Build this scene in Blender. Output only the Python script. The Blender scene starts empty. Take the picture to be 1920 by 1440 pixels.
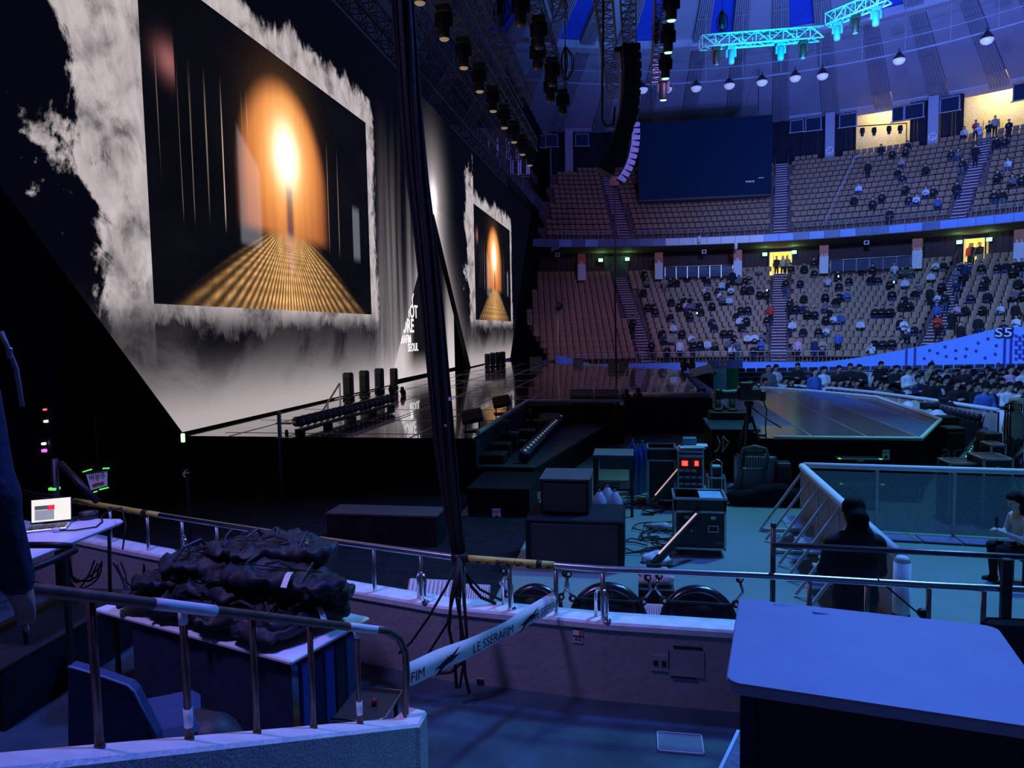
import bpy, math, random
import numpy as np
from mathutils import Vector, Matrix
random.seed(7); rng = np.random.default_rng(7)
S = bpy.context.scene
COL = S.collection

# ------------------------------------------------------------------ camera
F, EYE = 1350.0, 3.25                       # focal length in pixels of a 1920 wide frame, eye height above the arena floor
YAW, PITCH, ROLL = math.radians(10.127), math.radians(-4.27), math.radians(1.0)
def ray(px, py):
    dx, dy = px-960, py-720; c, s = math.cos(ROLL), math.sin(ROLL)
    r, u = dx*c-dy*s, -(dx*s+dy*c)
    fh, up = F*math.cos(PITCH)-u*math.sin(PITCH), F*math.sin(PITCH)+u*math.cos(PITCH)
    return Vector((r*math.cos(YAW)-fh*math.sin(YAW), r*math.sin(YAW)+fh*math.cos(YAW), up))
O = Vector((0, 0, EYE)); FWD = Vector((-math.sin(YAW), math.cos(YAW), 0)); RGT = Vector((math.cos(YAW), math.sin(YAW), 0))
CX, CY = 5.6, 32.0                           # centre of the round arena
def at_z(px, py, z): d = ray(px, py); return O+d*((z-EYE)/d.z)
def at_x(px, py, x): d = ray(px, py); return O+d*(x/d.x)
def at_y(px, py, y): d = ray(px, py); return O+d*(y/d.y)
def at_d(px, py, D): d = ray(px, py); return O+d*(D/d.dot(FWD))
def at_r(px, py, R):
    d = ray(px, py); a = d.x**2+d.y**2; b = -2*(d.x*CX+d.y*CY); c = CX**2+CY**2-R*R
    return O+d*((-b+math.sqrt(max(0, b*b-4*a*c)))/(2*a))
def pol(R, phi, z=0): return Vector((CX+R*math.sin(phi), CY+R*math.cos(phi), z))
def phi_of(p): return math.atan2(p[0]-CX, p[1]-CY)
cam = bpy.data.cameras.new('camera'); cam.sensor_fit = 'HORIZONTAL'; cam.sensor_width = 36; cam.lens = F/1920*36
cam.clip_start = .05; cam.clip_end = 400
co = bpy.data.objects.new('camera', cam); COL.objects.link(co); S.camera = co
f0 = ray(960, 720).normalized(); r0 = (ray(961, 720)-ray(960, 720)).normalized(); u0 = r0.cross(f0)
M = Matrix((r0, u0, -f0)).transposed().to_4x4(); M.translation = O; co.matrix_world = M

# ------------------------------------------------------------------ world, lights, exposure
w = bpy.data.worlds.new('world'); S.world = w; w.use_nodes = True
w.node_tree.nodes['Background'].inputs[0].default_value = (.10, .12, .42, 1)
w.node_tree.nodes['Background'].inputs[1].default_value = .07
S.view_settings.view_transform = 'Standard'; S.view_settings.look = 'None'
S.view_settings.exposure = 0.0; S.view_settings.gamma = 1.0; S.view_settings.use_curve_mapping = False
def lamp(name, kind, loc, target, color, energy, size=1.0, angle=None, blend=.5):
    l = bpy.data.lights.new(name, kind); l.color = color; l.energy = energy
    if kind == 'AREA': l.shape = 'DISK'; l.size = size
    elif kind != 'SUN': l.shadow_soft_size = size
    if angle: l.spot_size = math.radians(angle); l.spot_blend = blend
    o = bpy.data.objects.new(name, l); COL.objects.link(o); o.location = loc
    o.rotation_euler = (Vector(target)-Vector(loc)).to_track_quat('-Z', 'Y').to_euler()
    return o
# blue wash on floor and crowd, blue and violet washes on the stands and on the camera side, uplights on the roof
lamp('blue_house_wash', 'SPOT', (3.5, 13.5, 13.5), (12.5, 27, 1), (.13, .36, 1.0), 11500, .8, 60, .8)
lamp('blue_seat_wash', 'SPOT', (8, 27, 14.5), (22, 58, 5), (.17, .36, 1.0), 34000, 1.0, 80, .8)
lamp('violet_seat_wash', 'SPOT', (3, 27, 14.5), (-1, 62, 6), (.50, .32, .95), 6200, 1.0, 60, .8)
lamp('blue_foh_wash', 'SPOT', (4.5, 12, 17), (.8, 4.2, .8), (.060, .17, 1.0), 10500, .8, 70, .7)
lamp('violet_side_wash', 'SPOT', (-5.6, 2.2, 13.5), (-4.6, 5.6, 1.0), (.40, .30, 1.0), 4300, .8, 52, .8)
lamp('cyan_floor_wash', 'SPOT', (7.5, 17, 18), (3.4, 10.5, 0), (.10, .46, .58), 13000, .8, 52, .8)
for k, (x, y, e) in enumerate(((12, 36, 9000), (20, 40, 8000), (4, 42, 3200), (16, 28, 5000))):
    lamp('roof_uplight_%d' % k, 'SPOT', (x, y, 8.0), (x+3, y+16, 27), (.12, .18, 1.0), e*1.75, .6, 100, .8)
lamp('cyan_truss_light', 'SPOT', (6.5, 31.5, 12.0), (6.8, 35.2, 17), (.03, .55, 1.0), 7500, .3, 85, .6)

# ------------------------------------------------------------------ materials
MATS = {}
def mat(name, color, rough=.6, metal=0.0, var=.12, scale=6.0, bump=0.0, bscale=None, emit=None, estr=0.0, spec=.5, coat=0.0, alpha=None):
    if name in MATS: return MATS[name]
    m = bpy.data.materials.new(name); m.use_nodes = True; nt = m.node_tree; b = nt.nodes['Principled BSDF']
    tc = nt.nodes.new('ShaderNodeTexCoord'); no = nt.nodes.new('ShaderNodeTexNoise'); no.inputs['Scale'].default_value = scale; no.inputs['Detail'].default_value = 4
    nt.links.new(tc.outputs['Object'], no.inputs['Vector'])
    rp = nt.nodes.new('ShaderNodeValToRGB'); nt.links.new(no.outputs['Fac'], rp.inputs[0])
    rp.color_ramp.elements[0].position = .3; rp.color_ramp.elements[1].position = .7
    rp.color_ramp.elements[0].color = tuple(max(0, c*(1-var)) for c in color)+(1,); rp.color_ramp.elements[1].color = tuple(min(1, c*(1+var)) for c in color)+(1,)
    nt.links.new(rp.outputs[0], b.inputs['Base Color'])
    b.inputs['Roughness'].default_value = rough; b.inputs['Metallic'].default_value = metal
    b.inputs['Specular IOR Level'].default_value = spec; b.inputs['Coat Weight'].default_value = coat
    if emit: b.inputs['Emission Color'].default_value = tuple(emit)+(1,); b.inputs['Emission Strength'].default_value = estr
    if alpha is not None: b.inputs['Alpha'].default_value = alpha
    if bump:
        n2 = nt.nodes.new('ShaderNodeTexNoise'); n2.inputs['Scale'].default_value = bscale or scale*6; n2.inputs['Detail'].default_value = 5
        nt.links.new(tc.outputs['Object'], n2.inputs['Vector'])
        bp = nt.nodes.new('ShaderNodeBump'); bp.inputs['Strength'].default_value = bump; bp.inputs['Distance'].default_value = .02
        nt.links.new(n2.outputs['Fac'], bp.inputs['Height']); nt.links.new(bp.outputs[0], b.inputs['Normal'])
    MATS[name] = m; return m
BLACK = mat('black_cloth', (.012, .012, .016), .95, var=.3, bump=.3, bscale=30, spec=.1)
DRAPE = mat('drape', (.010, .011, .02), .9, var=.3, spec=.15)
BMET = mat('black_metal', (.02, .02, .022), .45, .3)
BPLAS = mat('black_plastic', (.018, .018, .02), .5)
RUB = mat('rubber', (.012, .012, .012), .8)
STEEL = mat('stainless', (.62, .62, .64), .28, 1.0, var=.06)
CHROME = mat('chrome', (.75, .75, .78), .15, 1.0, var=.03)
BRZ = mat('worn_brown_paint', (.16, .09, .075), .45, .4, var=.3, scale=14)
ALU = mat('aluminium', (.6, .62, .65), .4, .9)
TRUSS = mat('truss_alu', (.42, .42, .46), .5, .7)
DTRUSS = mat('dark_truss', (.22, .21, .23), .5, .4)
WHITE = mat('white_paint', (.78, .76, .76), .5, bump=.15, var=.08)
WPLAS = mat('white_plastic', (.8, .8, .82), .45, var=.04)
TAPEW = mat('white_tape', (.8, .8, .82), .55, var=.05)
GREYP = mat('grey_panel', (.33, .34, .38), .6)
CREAM = mat('cream_wall', (.85, .72, .40), .8)
SEATM = mat('seat_plastic', (.36, .21, .12), .5, var=.1, scale=.4)
CONC = mat('concrete', (.20, .19, .20), .85, bump=.3)
NAVY = mat('navy_cloth', (.012, .022, .06), .9, var=.3, bump=.2)
BLUE = mat('blue_paint', (.03, .08, .35), .5)
GREENG = mat('green_glow', (.1, .9, .15), .5, emit=(.15, 1, .12), estr=.9)
YEL = mat('yellow_tape', (.55, .45, .08), .5, var=.2)
RED = mat('red_print', (.45, .03, .04), .5)
INK = mat('ink', (.01, .01, .015), .6)
SKIN = mat('skin', (.62, .40, .30), .55, var=.06)
HAIR = mat('hair', (.012, .010, .010), .8, var=.3, spec=.15)
GLOWW = mat('phone_glow', (.8, .8, .9), .4, emit=(.9, .95, 1), estr=2.2)

# ------------------------------------------------------------------ mesh helpers
class MB:
    def __init__(s): s.v = []; s.f = []; s.m = []; s.mi = 0; s.sm = []; s.smooth = False
    def add(s, vs, fs):
        b = len(s.v); s.v += [tuple(v) for v in vs]
        for f in fs: s.f.append(tuple(b+i for i in f)); s.m.append(s.mi); s.sm.append(s.smooth)
        return s
    def box(s, c, size, rz=0, mtx=None, bevel=0):
        x, y, z = (d/2 for d in size); R = Matrix.Rotation(rz, 3, 'Z'); c = Vector(c)
        if bevel:
            b = min(bevel, .45*min(size)); P = []; Fs = []
            rings = [(x-b, y-b, -z), (x, y, -z+b), (x, y, z-b), (x-b, y-b, z)]
            for (a, d, h) in rings:
                bb = b if h in (-z+b, z-b) else b*.3
                P += [(-a+bb, -d, h), (a-bb, -d, h), (a, -d+bb, h), (a, d-bb, h), (a-bb, d, h), (-a+bb, d, h), (-a, d-bb, h), (-a, -d+bb, h)]
            for k in range(3):
                for i in range(8): j = (i+1) % 8; Fs.append((k*8+i, k*8+j, k*8+8+j, k*8+8+i))
            Fs.append(tuple(range(7, -1, -1))); Fs.append(tuple(24+i for i in range(8)))
        else:
            P = [(-x, -y, -z), (x, -y, -z), (x, y, -z), (-x, y, -z), (-x, -y, z), (x, -y, z), (x, y, z), (-x, y, z)]
            Fs = [(3, 2, 1, 0), (4, 5, 6, 7), (0, 1, 5, 4), (1, 2, 6, 5), (2, 3, 7, 6), (3, 0, 4, 7)]
        P = [R @ Vector(p) for p in P]
        if mtx is not None: P = [mtx @ p for p in P]
        return s.add([c+p for p in P], Fs)
    def bar(s, a, b, w, h=None, up=Vector((0, 0, 1))):
        a, b = Vector(a), Vector(b); d = (b-a).normalized(); h = h or w
        if abs(d.dot(up)) > .98: up = Vector((1, 0, 0))
        x = d.cross(up).normalized()*w/2; z = x.cross(d).normalized()*h/2
        P = [a-x-z, a+x-z, a+x+z, a-x+z, b-x-z, b+x-z, b+x+z, b-x+z]
        return s.add(P, [(0, 1, 2, 3), (7, 6, 5, 4), (0, 4, 5, 1), (1, 5, 6, 2), (2, 6, 7, 3), (3, 7, 4, 0)])
    def tube(s, pts, r, n=8, cap=True):
        pts = [Vector(p) for p in pts]; k = len(pts); sm = s.smooth; s.smooth = n > 5
        rs = r if isinstance(r, (list, tuple)) else [r]*k
        ring = []; prev = None
        for i, p in enumerate(pts):
            t = (pts[min(i+1, k-1)]-pts[max(i-1, 0)]).normalized()
            if prev is None: prev = t.orthogonal().normalized()
            prev = (prev-t*prev.dot(t)); prev = prev.normalized() if prev.length > 1e-6 else t.orthogonal().normalized()
            q = t.cross(prev)
            ring += [p+(prev*math.cos(2*math.pi*j/n)+q*math.sin(2*math.pi*j/n))*rs[i] for j in range(n)]
        fs = [(i*n+j, i*n+(j+1) % n, (i+1)*n+(j+1) % n, (i+1)*n+j) for i in range(k-1) for j in range(n)]
        s.add(ring, fs); s.smooth = False
        if cap:
            b = len(s.v)-len(ring)
            s.f += [tuple(b+j for j in range(n-1, -1, -1)), tuple(b+(k-1)*n+j for j in range(n))]; s.m += [s.mi]*2; s.sm += [False]*2
        s.smooth = sm; return s
    def lathe(s, prof, n=16, mtx=None, c=(0, 0, 0)):
        c = Vector(c); P = []
        for (r, z) in prof:
            P += [Vector((r*math.cos(2*math.pi*j/n), r*math.sin(2*math.pi*j/n), z)) for j in range(n)]
        if mtx is not None: P = [mtx @ p for p in P]
        k = len(prof); sm = s.smooth; s.smooth = True
        s.add([c+p for p in P], [(i*n+j, i*n+(j+1) % n, (i+1)*n+(j+1) % n, (i+1)*n+j) for i in range(k-1) for j in range(n)])
        b = len(s.v)-len(P)
        s.f += [tuple(b+j for j in range(n-1, -1, -1)), tuple(b+(k-1)*n+j for j in range(n))]; s.m += [s.mi]*2; s.sm += [False]*2
        s.smooth = sm; return s
    def prism(s, poly, vec):
        poly = [Vector(p) for p in poly]; vec = Vector(vec); n = len(poly)
        return s.add(poly+[p+vec for p in poly], [tuple(range(n-1, -1, -1)), tuple(range(n, 2*n))]+[(i, (i+1) % n, n+(i+1) % n, n+i) for i in range(n)])
    def grid(s, fn, nu, nv):
        P = [fn(i/nu, j/nv) for i in range(nu+1) for j in range(nv+1)]; sm = s.smooth; s.smooth = True
        s.add(P, [(i*(nv+1)+j, (i+1)*(nv+1)+j, (i+1)*(nv+1)+j+1, i*(nv+1)+j+1) for i in range(nu) for j in range(nv)]); s.smooth = sm
        return s
    def mesh(s, name, mats):
        me = bpy.data.meshes.new(name); me.from_pydata(s.v, [], s.f)
        for m in (mats if isinstance(mats, (list, tuple)) else [mats]): me.materials.append(m)
        if s.f:
            me.polygons.foreach_set('material_index', s.m); me.polygons.foreach_set('use_smooth', s.sm)
        me.update(); return me
    def build(s, name, mats, parent=None, loc=(0, 0, 0), rz=0):
        return link(name, s.mesh(name, mats), parent, loc, rz)
def link(name, me, parent=None, loc=(0, 0, 0), rz=0):
    o = bpy.data.objects.new(name, me); COL.objects.link(o); o.parent = parent; o.location = loc; o.rotation_euler = (0, 0, rz); return o
def tag(o, label=None, cat=None, group=None, kind=None):
    if label: o['label'] = label
    if cat: o['category'] = cat
    if group: o['group'] = group
    if kind: o['kind'] = kind
    return o
def thing(name, label, cat, loc=(0, 0, 0), rz=0, group=None):
    return tag(link(name, None, None, loc, rz), label, cat, group)
def struct(o, label, cat='structure'): return tag(o, label, cat, kind='structure')
def dup(root, loc=None, rz=None, label=None, group=None, parent=None):
    r = root.copy(); COL.objects.link(r); r.parent = parent
    if loc is not None: r.location = loc
    if rz is not None: r.rotation_euler = (0, 0, rz)
    tag(r, label, None, group)
    for ch in [c for c in root.children]:
        dup_part(ch, r)
    return r
def dup_part(ch, parent):
    c = ch.copy(); COL.objects.link(c); c.parent = parent
    for g in ch.children: dup_part(g, c)
def text(body, size, m, parent, right, up, loc, name='lettering', extrude=.001, align='CENTER', width=1.0, shear=0.0, bold=0.0):
    cu = bpy.data.curves.new(name, 'FONT'); cu.body = body; cu.size = size; cu.extrude = extrude; cu.align_x = align; cu.align_y = 'CENTER'; cu.shear = shear; cu.offset = bold
    cu.resolution_u = 3
    t = bpy.data.objects.new(name, cu); COL.objects.link(t)
    dg = bpy.context.evaluated_depsgraph_get(); me = bpy.data.meshes.new_from_object(t.evaluated_get(dg))
    bpy.data.objects.remove(t); bpy.data.curves.remove(cu)
    me.materials.clear(); me.materials.append(m)
    right, up = Vector(right).normalized(), Vector(up).normalized(); nrm = right.cross(up)
    Mx = Matrix((right, up, nrm)).transposed().to_4x4(); Mx.translation = Vector(loc)
    me.transform(Matrix.Translation(Vector(loc)) @ Matrix((right, up, nrm)).transposed().to_4x4() @ Matrix.Diagonal((width, 1, 1, 1)))
    o = link(name, me, parent); return o
ORD0 = ['first', 'second', 'third', 'fourth', 'fifth', 'sixth', 'seventh', 'eighth', 'ninth', 'tenth', 'eleventh', 'twelfth', 'thirteenth', 'fourteenth', 'fifteenth', 'sixteenth', 'seventeenth', 'eighteenth', 'nineteenth', 'twentieth'] 
TENS = ['', '', 'twenty', 'thirty', 'forty', 'fifty', 'sixty', 'seventy', 'eighty', 'ninety']; TENO = ['', '', 'twentieth', 'thirtieth', 'fortieth', 'fiftieth', 'sixtieth', 'seventieth', 'eightieth', 'ninetieth']
ORD = ORD0+[(TENO[k//10] if k % 10 == 0 else TENS[k//10]+'-'+ORD0[k % 10-1]) for k in range(21, 100)]
# ================================================================== structure: floor, stands, roof
DECK = 1.11
R2D = math.radians
flm = mat('arena_floor', (.20, .27, .25), .38, var=.10, scale=.8, bump=.04, bscale=5)
mb = MB()
N = 96
mb.add([(CX, CY, 0)]+[tuple(pol(40, 2*math.pi*k/N)) for k in range(N)], [(0, 1+(k+1) % N, 1+k) for k in range(N)])
struct(mb.build('floor', flm), 'grey green painted arena floor', 'floor')

# lower and upper tiers: tread and riser steps as arcs
LR0, LDR, LZ0, LDZ, LN = 25.0, .75, .55, .45, 17
UR0, UDR, UZ0, UDZ, UN = 34.4, .80, 11.15, .60, 14
PH0, PH1 = R2D(-29), R2D(50)
def xcut(R, phi): return CX+R*math.sin(phi) > -9.2
def arc_band(mb, prof, p0, p1, n):
    # prof: list of (R,z), swept about the arena centre, trimmed at the stage backing
    for i in range(n):
        a, b = p0+(p1-p0)*i/n, p0+(p1-p0)*(i+1)/n
        for (Ra, za), (Rb, zb) in zip(prof[:-1], prof[1:]):
            if not (xcut(Ra, a) and xcut(Rb, a)): continue
            mb.add([pol(Ra, a, za), pol(Ra, b, za), pol(Rb, b, zb), pol(Rb, a, zb)], [(0, 1, 2, 3)])
    return mb
def step_prof(R0, dR, z0, dz, n):
    p = [(R0-.35, z0)]
    for i in range(n):
        p += [(R0+dR*i+.40, z0+dz*i)]
        if i < n-1: p += [(R0+dR*i+.40, z0+dz*(i+1))]
    return p
tierm = mat('tier_concrete', (.16, .10, .09), .8, var=.2, scale=1.5)
struct(arc_band(MB(), step_prof(LR0, LDR, LZ0, LDZ, LN)+[(38.2, LZ0+LDZ*(LN-1))], PH0, PH1, 64).build('floor_lower_tier', tierm), 'stepped brown floor of the lower stand', 'floor')
struct(arc_band(MB(), step_prof(UR0, UDR, UZ0, UDZ, UN)+[(49.5, UZ0+UDZ*(UN-1))], PH0, PH1, 64).build('floor_upper_tier', tierm), 'stepped brown floor of the upper stand', 'floor')
backm = mat('corrugated_maroon', (.055, .018, .025), .7, var=.2)
nb = MB()
for i in range(230):                                       # ribbed back wall under the balcony
    a = PH0+(PH1-PH0)*i/230; b = PH0+(PH1-PH0)*(i+1)/230; o = .06 if i % 2 else 0
    dg = math.degrees((a+b)/2)
    if 8.9 < dg < 12.3 or 31.7 < dg < 34.5 or not xcut(38, a): continue
    nb.add([pol(38+o, a, 7.6), pol(38+o, b, 7.6), pol(38+o, b, 10.5), pol(38+o, a, 10.5)], [(0, 1, 2, 3)])
struct(nb.build('wall_lower_back', backm), 'dark maroon ribbed wall behind the lower stand', 'wall')
soff = mat('soffit', (.20, .17, .15), .8)
struct(arc_band(MB(), [(33.5, 10.39), (38.3, 10.3)], PH0, PH1, 64).build('ceiling_balcony', soff), 'grey underside of the balcony', 'ceiling')
# balcony fascia: one panel per bay
fas = struct(arc_band(MB(), [(33.62, 10.40), (33.62, 11.06), (34.1, 11.10), (34.1, 11.15)], PH0, PH1, 64).build('trim_1', GREYP), 'curved front edge of the balcony', 'trim')
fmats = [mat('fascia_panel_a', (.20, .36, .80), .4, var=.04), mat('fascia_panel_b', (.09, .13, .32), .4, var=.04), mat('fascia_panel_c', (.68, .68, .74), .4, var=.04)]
pw = R2D(2.02); i = 0
pan_me = []
for fm in fmats:
    pm = MB().box((0, 0, 0), (1.16, .07, .60), bevel=.012); pan_me.append(pm.mesh('fascia_panel', fm))
a = PH0+pw
while a < PH1:
    if xcut(33.5, a):
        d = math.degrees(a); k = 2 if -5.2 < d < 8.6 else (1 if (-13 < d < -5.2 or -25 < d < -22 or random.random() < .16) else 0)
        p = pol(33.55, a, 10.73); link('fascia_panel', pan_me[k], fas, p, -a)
    a += pw
# lower front wall rising towards the side
def walltop(phi):
    d = math.degrees(phi)
    if d < -22: return .57+(-22-d)*.12
    if d > 17: return .57+min(2.35, ((d-17)/25.0)**1.35*2.2)
    return .57
bluew = mat('banner_wall', (.16, .34, .90), .5, var=.03)
mb = MB()
for i in range(90):
    a, b = PH0+(R2D(58)-PH0)*i/90, PH0+(R2D(58)-PH0)*(i+1)/90
    if not xcut(24.2, a): continue
    ta, tb = walltop(a), walltop(b)
    mb.add([pol(24.2, a, 0), pol(24.2, b, 0), pol(24.2, b, tb), pol(24.2, a, ta), pol(24.4, b, tb), pol(24.4, a, ta), pol(24.4, b, .5), pol(24.4, a, .5)], [(0, 1, 2, 3), (3, 2, 4, 5), (5, 4, 6, 7)])
bw = struct(mb.build('wall_lower_front', bluew), 'pale blue curved wall in front of the lower stand, rising at the right', 'wall')
dark = mat('banner_blue', (.02, .03, .30), .5)
for px in (1700, 1716, 1884, 1896):                        # printed stripes
    q = at_r(px, 650, 24.2); a = phi_of(q); h = walltop(a)-.02
    st = MB(); st.prism([pol(24.16, a-.003, .02), pol(24.16, a+.003, .02), pol(24.16, a+.003, h), pol(24.16, a-.003, h)], (0, -.012, 0)); st.build('banner_stripe', dark, bw)
dot = MB(); dot.lathe([(.10, -.01), (.10, .01)], 6, Matrix.Rotation(math.pi/2, 3, 'X')); dotme = dot.mesh('banner_dot', dark)
for (px, py) in ((1733, 672), (1748, 678), (1743, 657), (1758, 662), (1772, 650), (1792, 657), (1812, 654), (1834, 643), (1852, 635), (1868, 648), (1792, 672), (1847, 671), (1866, 664), (1872, 682), (1830, 658), (1810, 668), (1774, 668)) + tuple((1905+7*(k % 3), 630+8*(k//3)+3*(k % 2)) for k in range(18)):
    q = at_r(px, py, 24.13); o = link('banner_dot', dotme, bw, q, -phi_of(q))
q = at_r(1883, 624, 24.05); a = phi_of(q)
s5 = thing('section_sign', 'white S5 letters outlined in navy on top of the blue wall', 'sign', (0, 0, 0))
tr, up = Vector((math.cos(a), -math.sin(a), 0)), Vector((0, 0, 1))
text('S5', .78, mat('navy_outline', (.01, .015, .12), .5), s5, tr, up, q, 'letter_outline', .05, bold=.05, width=1.35)
text('S5', .78, WPLAS, s5, tr, up, q-Vector((math.sin(a), math.cos(a), 0))*.08, 'lettering', .03, width=1.35)
# doors in the back wall: warm lit openings
warm = mat('lit_corridor', (.9, .75, .35), .8, emit=(1, .72, .22), estr=.55)
for n, (d0, d1) in enumerate(((9.1, 12.15), (31.95, 34.3))):
    a, b = R2D(d0), R2D(d1)
    st = MB(); z0, z1 = 7.65, 9.95
    st.prism([pol(37.9, a, z0), pol(37.9, a+.003, z0), pol(37.9, a+.003, z1), pol(37.9, a, z1)], pol(40.5, a)-pol(37.9, a))
    st.prism([pol(37.9, b-.003, z0), pol(37.9, b, z0), pol(37.9, b, z1), pol(37.9, b-.003, z1)], pol(40.5, b)-pol(37.9, b))
    st.add([pol(40.5, a, z0), pol(40.5, b, z0), pol(40.5, b, z1), pol(40.5, a, z1), pol(37.9, a, z1), pol(37.9, b, z1), pol(37.9, a, z0), pol(37.9, b, z0)], [(0, 1, 2, 3), (3, 2, 5, 4), (0, 1, 7, 6)])
    dr = struct(st.build('door_%d' % (n+1), warm), 'brightly lit yellow doorway at the back of the lower stand, %s' % ('middle' if n == 0 else 'right'), 'door')
    fr = MB(); fr.bar(pol(37.85, a, z0), pol(37.85, a, z1), .08); fr.bar(pol(37.85, b, z0), pol(37.85, b, z1), .08); fr.bar(pol(37.85, a, z1), pol(37.85, b, z1), .08); fr.build('door_frame', BMET, dr)
# dark doorway above the stage-side stairs
a0, b0 = R2D(-13.6), R2D(-10.2)
dd = MB(); dd.prism([pol(37.7, a0, 7.65), pol(37.7, b0, 7.65), pol(37.7, b0, 10.0), pol(37.7, a0, 10.0)], (0, .05, 0))
struct(dd.build('door_3', mat('dull_green_door', (.05, .06, .06), .7)), 'closed grey green door at the top of the stage-side stairs', 'door')
# exit lights
for px, py, lb in ((1126, 488, 'green exit light left of the dark stage-side doorway'), (1176, 486, 'green exit light right of the dark stage-side doorway'), (1434, 477, 'green exit light left of the middle lit doorway'), (1489, 473, 'green exit light right of the middle lit doorway'), (1799, 454, 'green exit light left of the right lit doorway'), (1855, 449, 'green exit light right of the right lit doorway')):
    q = at_r(px, py, 37.6); t = thing('exit_sign', lb, 'exit light', q, -phi_of(q), 'exit lights under the balcony')
    MB().box((0, 0, 0), (.44, .10, .34), bevel=.02).build('housing', BPLAS, t); MB().box((0, -.055, 0), (.40, .02, .30)).build('panel', mat('exit_green', (.3, .9, .5), .5, emit=(.45, 1, .6), estr=1.3), t)
    l = bpy.data.lights.new('exit_lamp', 'POINT'); l.energy = 12; l.color = (.4, 1, .4); l.shadow_soft_size = .2; lo = bpy.data.objects.new('exit_lamp', l); COL.objects.link(lo); lo.parent = t; lo.location = (0, -.4, .2)
# numbered pillars
signw = mat('pillar_white', (.72, .74, .80), .5); signo = mat('pillar_orange', (.62, .16, .07), .5)
for k, (d, num) in enumerate(((-17.9, '8'), (-6.43, '9'), (4.81, '9'), (16.33, '10'), (27.7, '10'), (38.8, '11'))):
    a = R2D(d); t = thing('numbered_pillar', 'orange and white pillar with number %s %s' % (num, ('beside the stage', 'left of the glass balustrade', 'right of the glass balustrade', 'beside the middle doorway', 'beside the right doorway', 'at the far right edge')[k]), 'pillar', pol(35, a, 7.6), -a, 'numbered pillars of the lower stand')
    MB().box((0, 0, .72), (.72, .40, 1.45), bevel=.02).build('shaft', signw, t); MB().box((0, 0, 1.9), (.72, .40, .95), bevel=.02).build('orange_band', signo, t)
    text(num, .62, mat('sign_white', (.85, .8, .78), .5), t, (1, 0, 0), (0, 0, 1), (0, -.205, 1.42), 'number', .004)
# glass balustrades at the back of the blocks
glassb = mat('balustrade_glass', (.10, .13, .22), .08, var=.05, alpha=.55)
for (d0, d1, lb) in ((-5.6, 4.1, 'glass balustrade left of the middle lit doorway'), (17.2, 27.0, 'glass balustrade right of the middle lit doorway')):
    t = thing('glass_balustrade', lb, 'balustrade', pol(34.6, R2D((d0+d1)/2), 7.6), 0)
    L = t.location; n = 6
    for i in range(n+1):
        a = R2D(d0+(d1-d0)*i/n); p = pol(34.6, a, 7.6)-L
        MB().bar(p, p+Vector((0, 0, 1.05)), .05).build('post', ALU, t)
        if i < n:
            b = R2D(d0+(d1-d0)*(i+1)/n); q = pol(34.6, b, 7.6)-L
            MB().prism([p+Vector((0, 0, .1)), q+Vector((0, 0, .1)), q+Vector((0, 0, .95)), p+Vector((0, 0, .95))], (0, .02, 0)).build('glass_pane', glassb, t)
    MB().tube([pol(34.6, R2D(d0+(d1-d0)*i/n), 8.66)-L for i in range(n+1)], .03, 6).build('top_rail', ALU, t)
# soffit speakers and cameras below the balcony
for (px, py, lb) in ((1320, 472, 'small white speaker under the balcony left of centre'), (1625, 455, 'small white speaker under the balcony right of centre'), (1045, 478, 'small dark speaker under the balcony beside the stage')):
    q = at_r(px, py, 35.5); t = thing('balcony_speaker', lb, 'speaker', q, -phi_of(q))
    MB().box((0, 0, 0), (.40, .3, .36), bevel=.03).build('cabinet', WPLAS, t); MB().lathe([(.13, 0), (.11, .03), (.0, .02)], 12, Matrix.Rotation(math.pi/2, 3, 'X'), (0, -.15, 0)).build('cone', BPLAS, t); MB().bar((0, 0, .18), (0, 0, max(.2, 10.34-q.z)), .05).build('bracket', BMET, t)
for (px, py, lb) in ((1311, 452, 'white surveillance camera hanging from the balcony front, left'), (1380, 464, 'white surveillance camera hanging below the balcony front, right')):
    q = at_r(px, py, 33.2); t = thing('surveillance_camera', lb, 'camera', q, -phi_of(q))
    MB().box((0, 0, .25), (.25, .25, .35), bevel=.03).build('bracket', WPLAS, t); MB().lathe([(.0, -.2), (.10, -.17), (.15, -.06), (.15, .05), (.1, .08)], 12).build('dome', WPLAS, t)

# stairs between the seat blocks
stairm = mat('stair_maroon', (.10, .03, .05), .8); nose = mat('stair_nosing', (.85, .80, .88), .6)
AIS = [-11.6, 10.6, 32.4]
def stairs(R0, dR, z0, dz, n, deg, lb, num):
    a = R2D(deg); t = struct(link('floor_stairs_%d' % num, None), lb, 'stairs')
    t.location = pol(R0, a, z0); t.rotation_euler = (0, 0, -a)
    st, ns = MB(), MB()
    for i in range(2*n-1):
        y = i*dR/2-.05; z = i*dz/2
        st.box((0, y+dR/4+.05, z-.14), (1.12, dR/2+.1, .42+dz*.3)); ns.box((0, y+.03, z+.075+dz*.15), (1.10, .10, .05))
    st.build('steps', stairm, t); ns.build('nosings', nose, t)
    for s in (-1, 1):
        hr = MB()
        for k in range(4):
            i = .5+k*(n-2)/3.0; y, z = i*dR, i*dz
            L = (n-2)/3.0*.62; hr.tube([(s*.6, y, z), (s*.6, y, z+.85), (s*.6, y+dR*L, z+.85+dz*L), (s*.6, y+dR*L, z+dz*L)], .025, 6)
        hr.build('handrail', mat('purple_rail', (.25, .24, .38), .4, .5), t)
names = ('beside the stage', 'in the middle', 'at the right')
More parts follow.
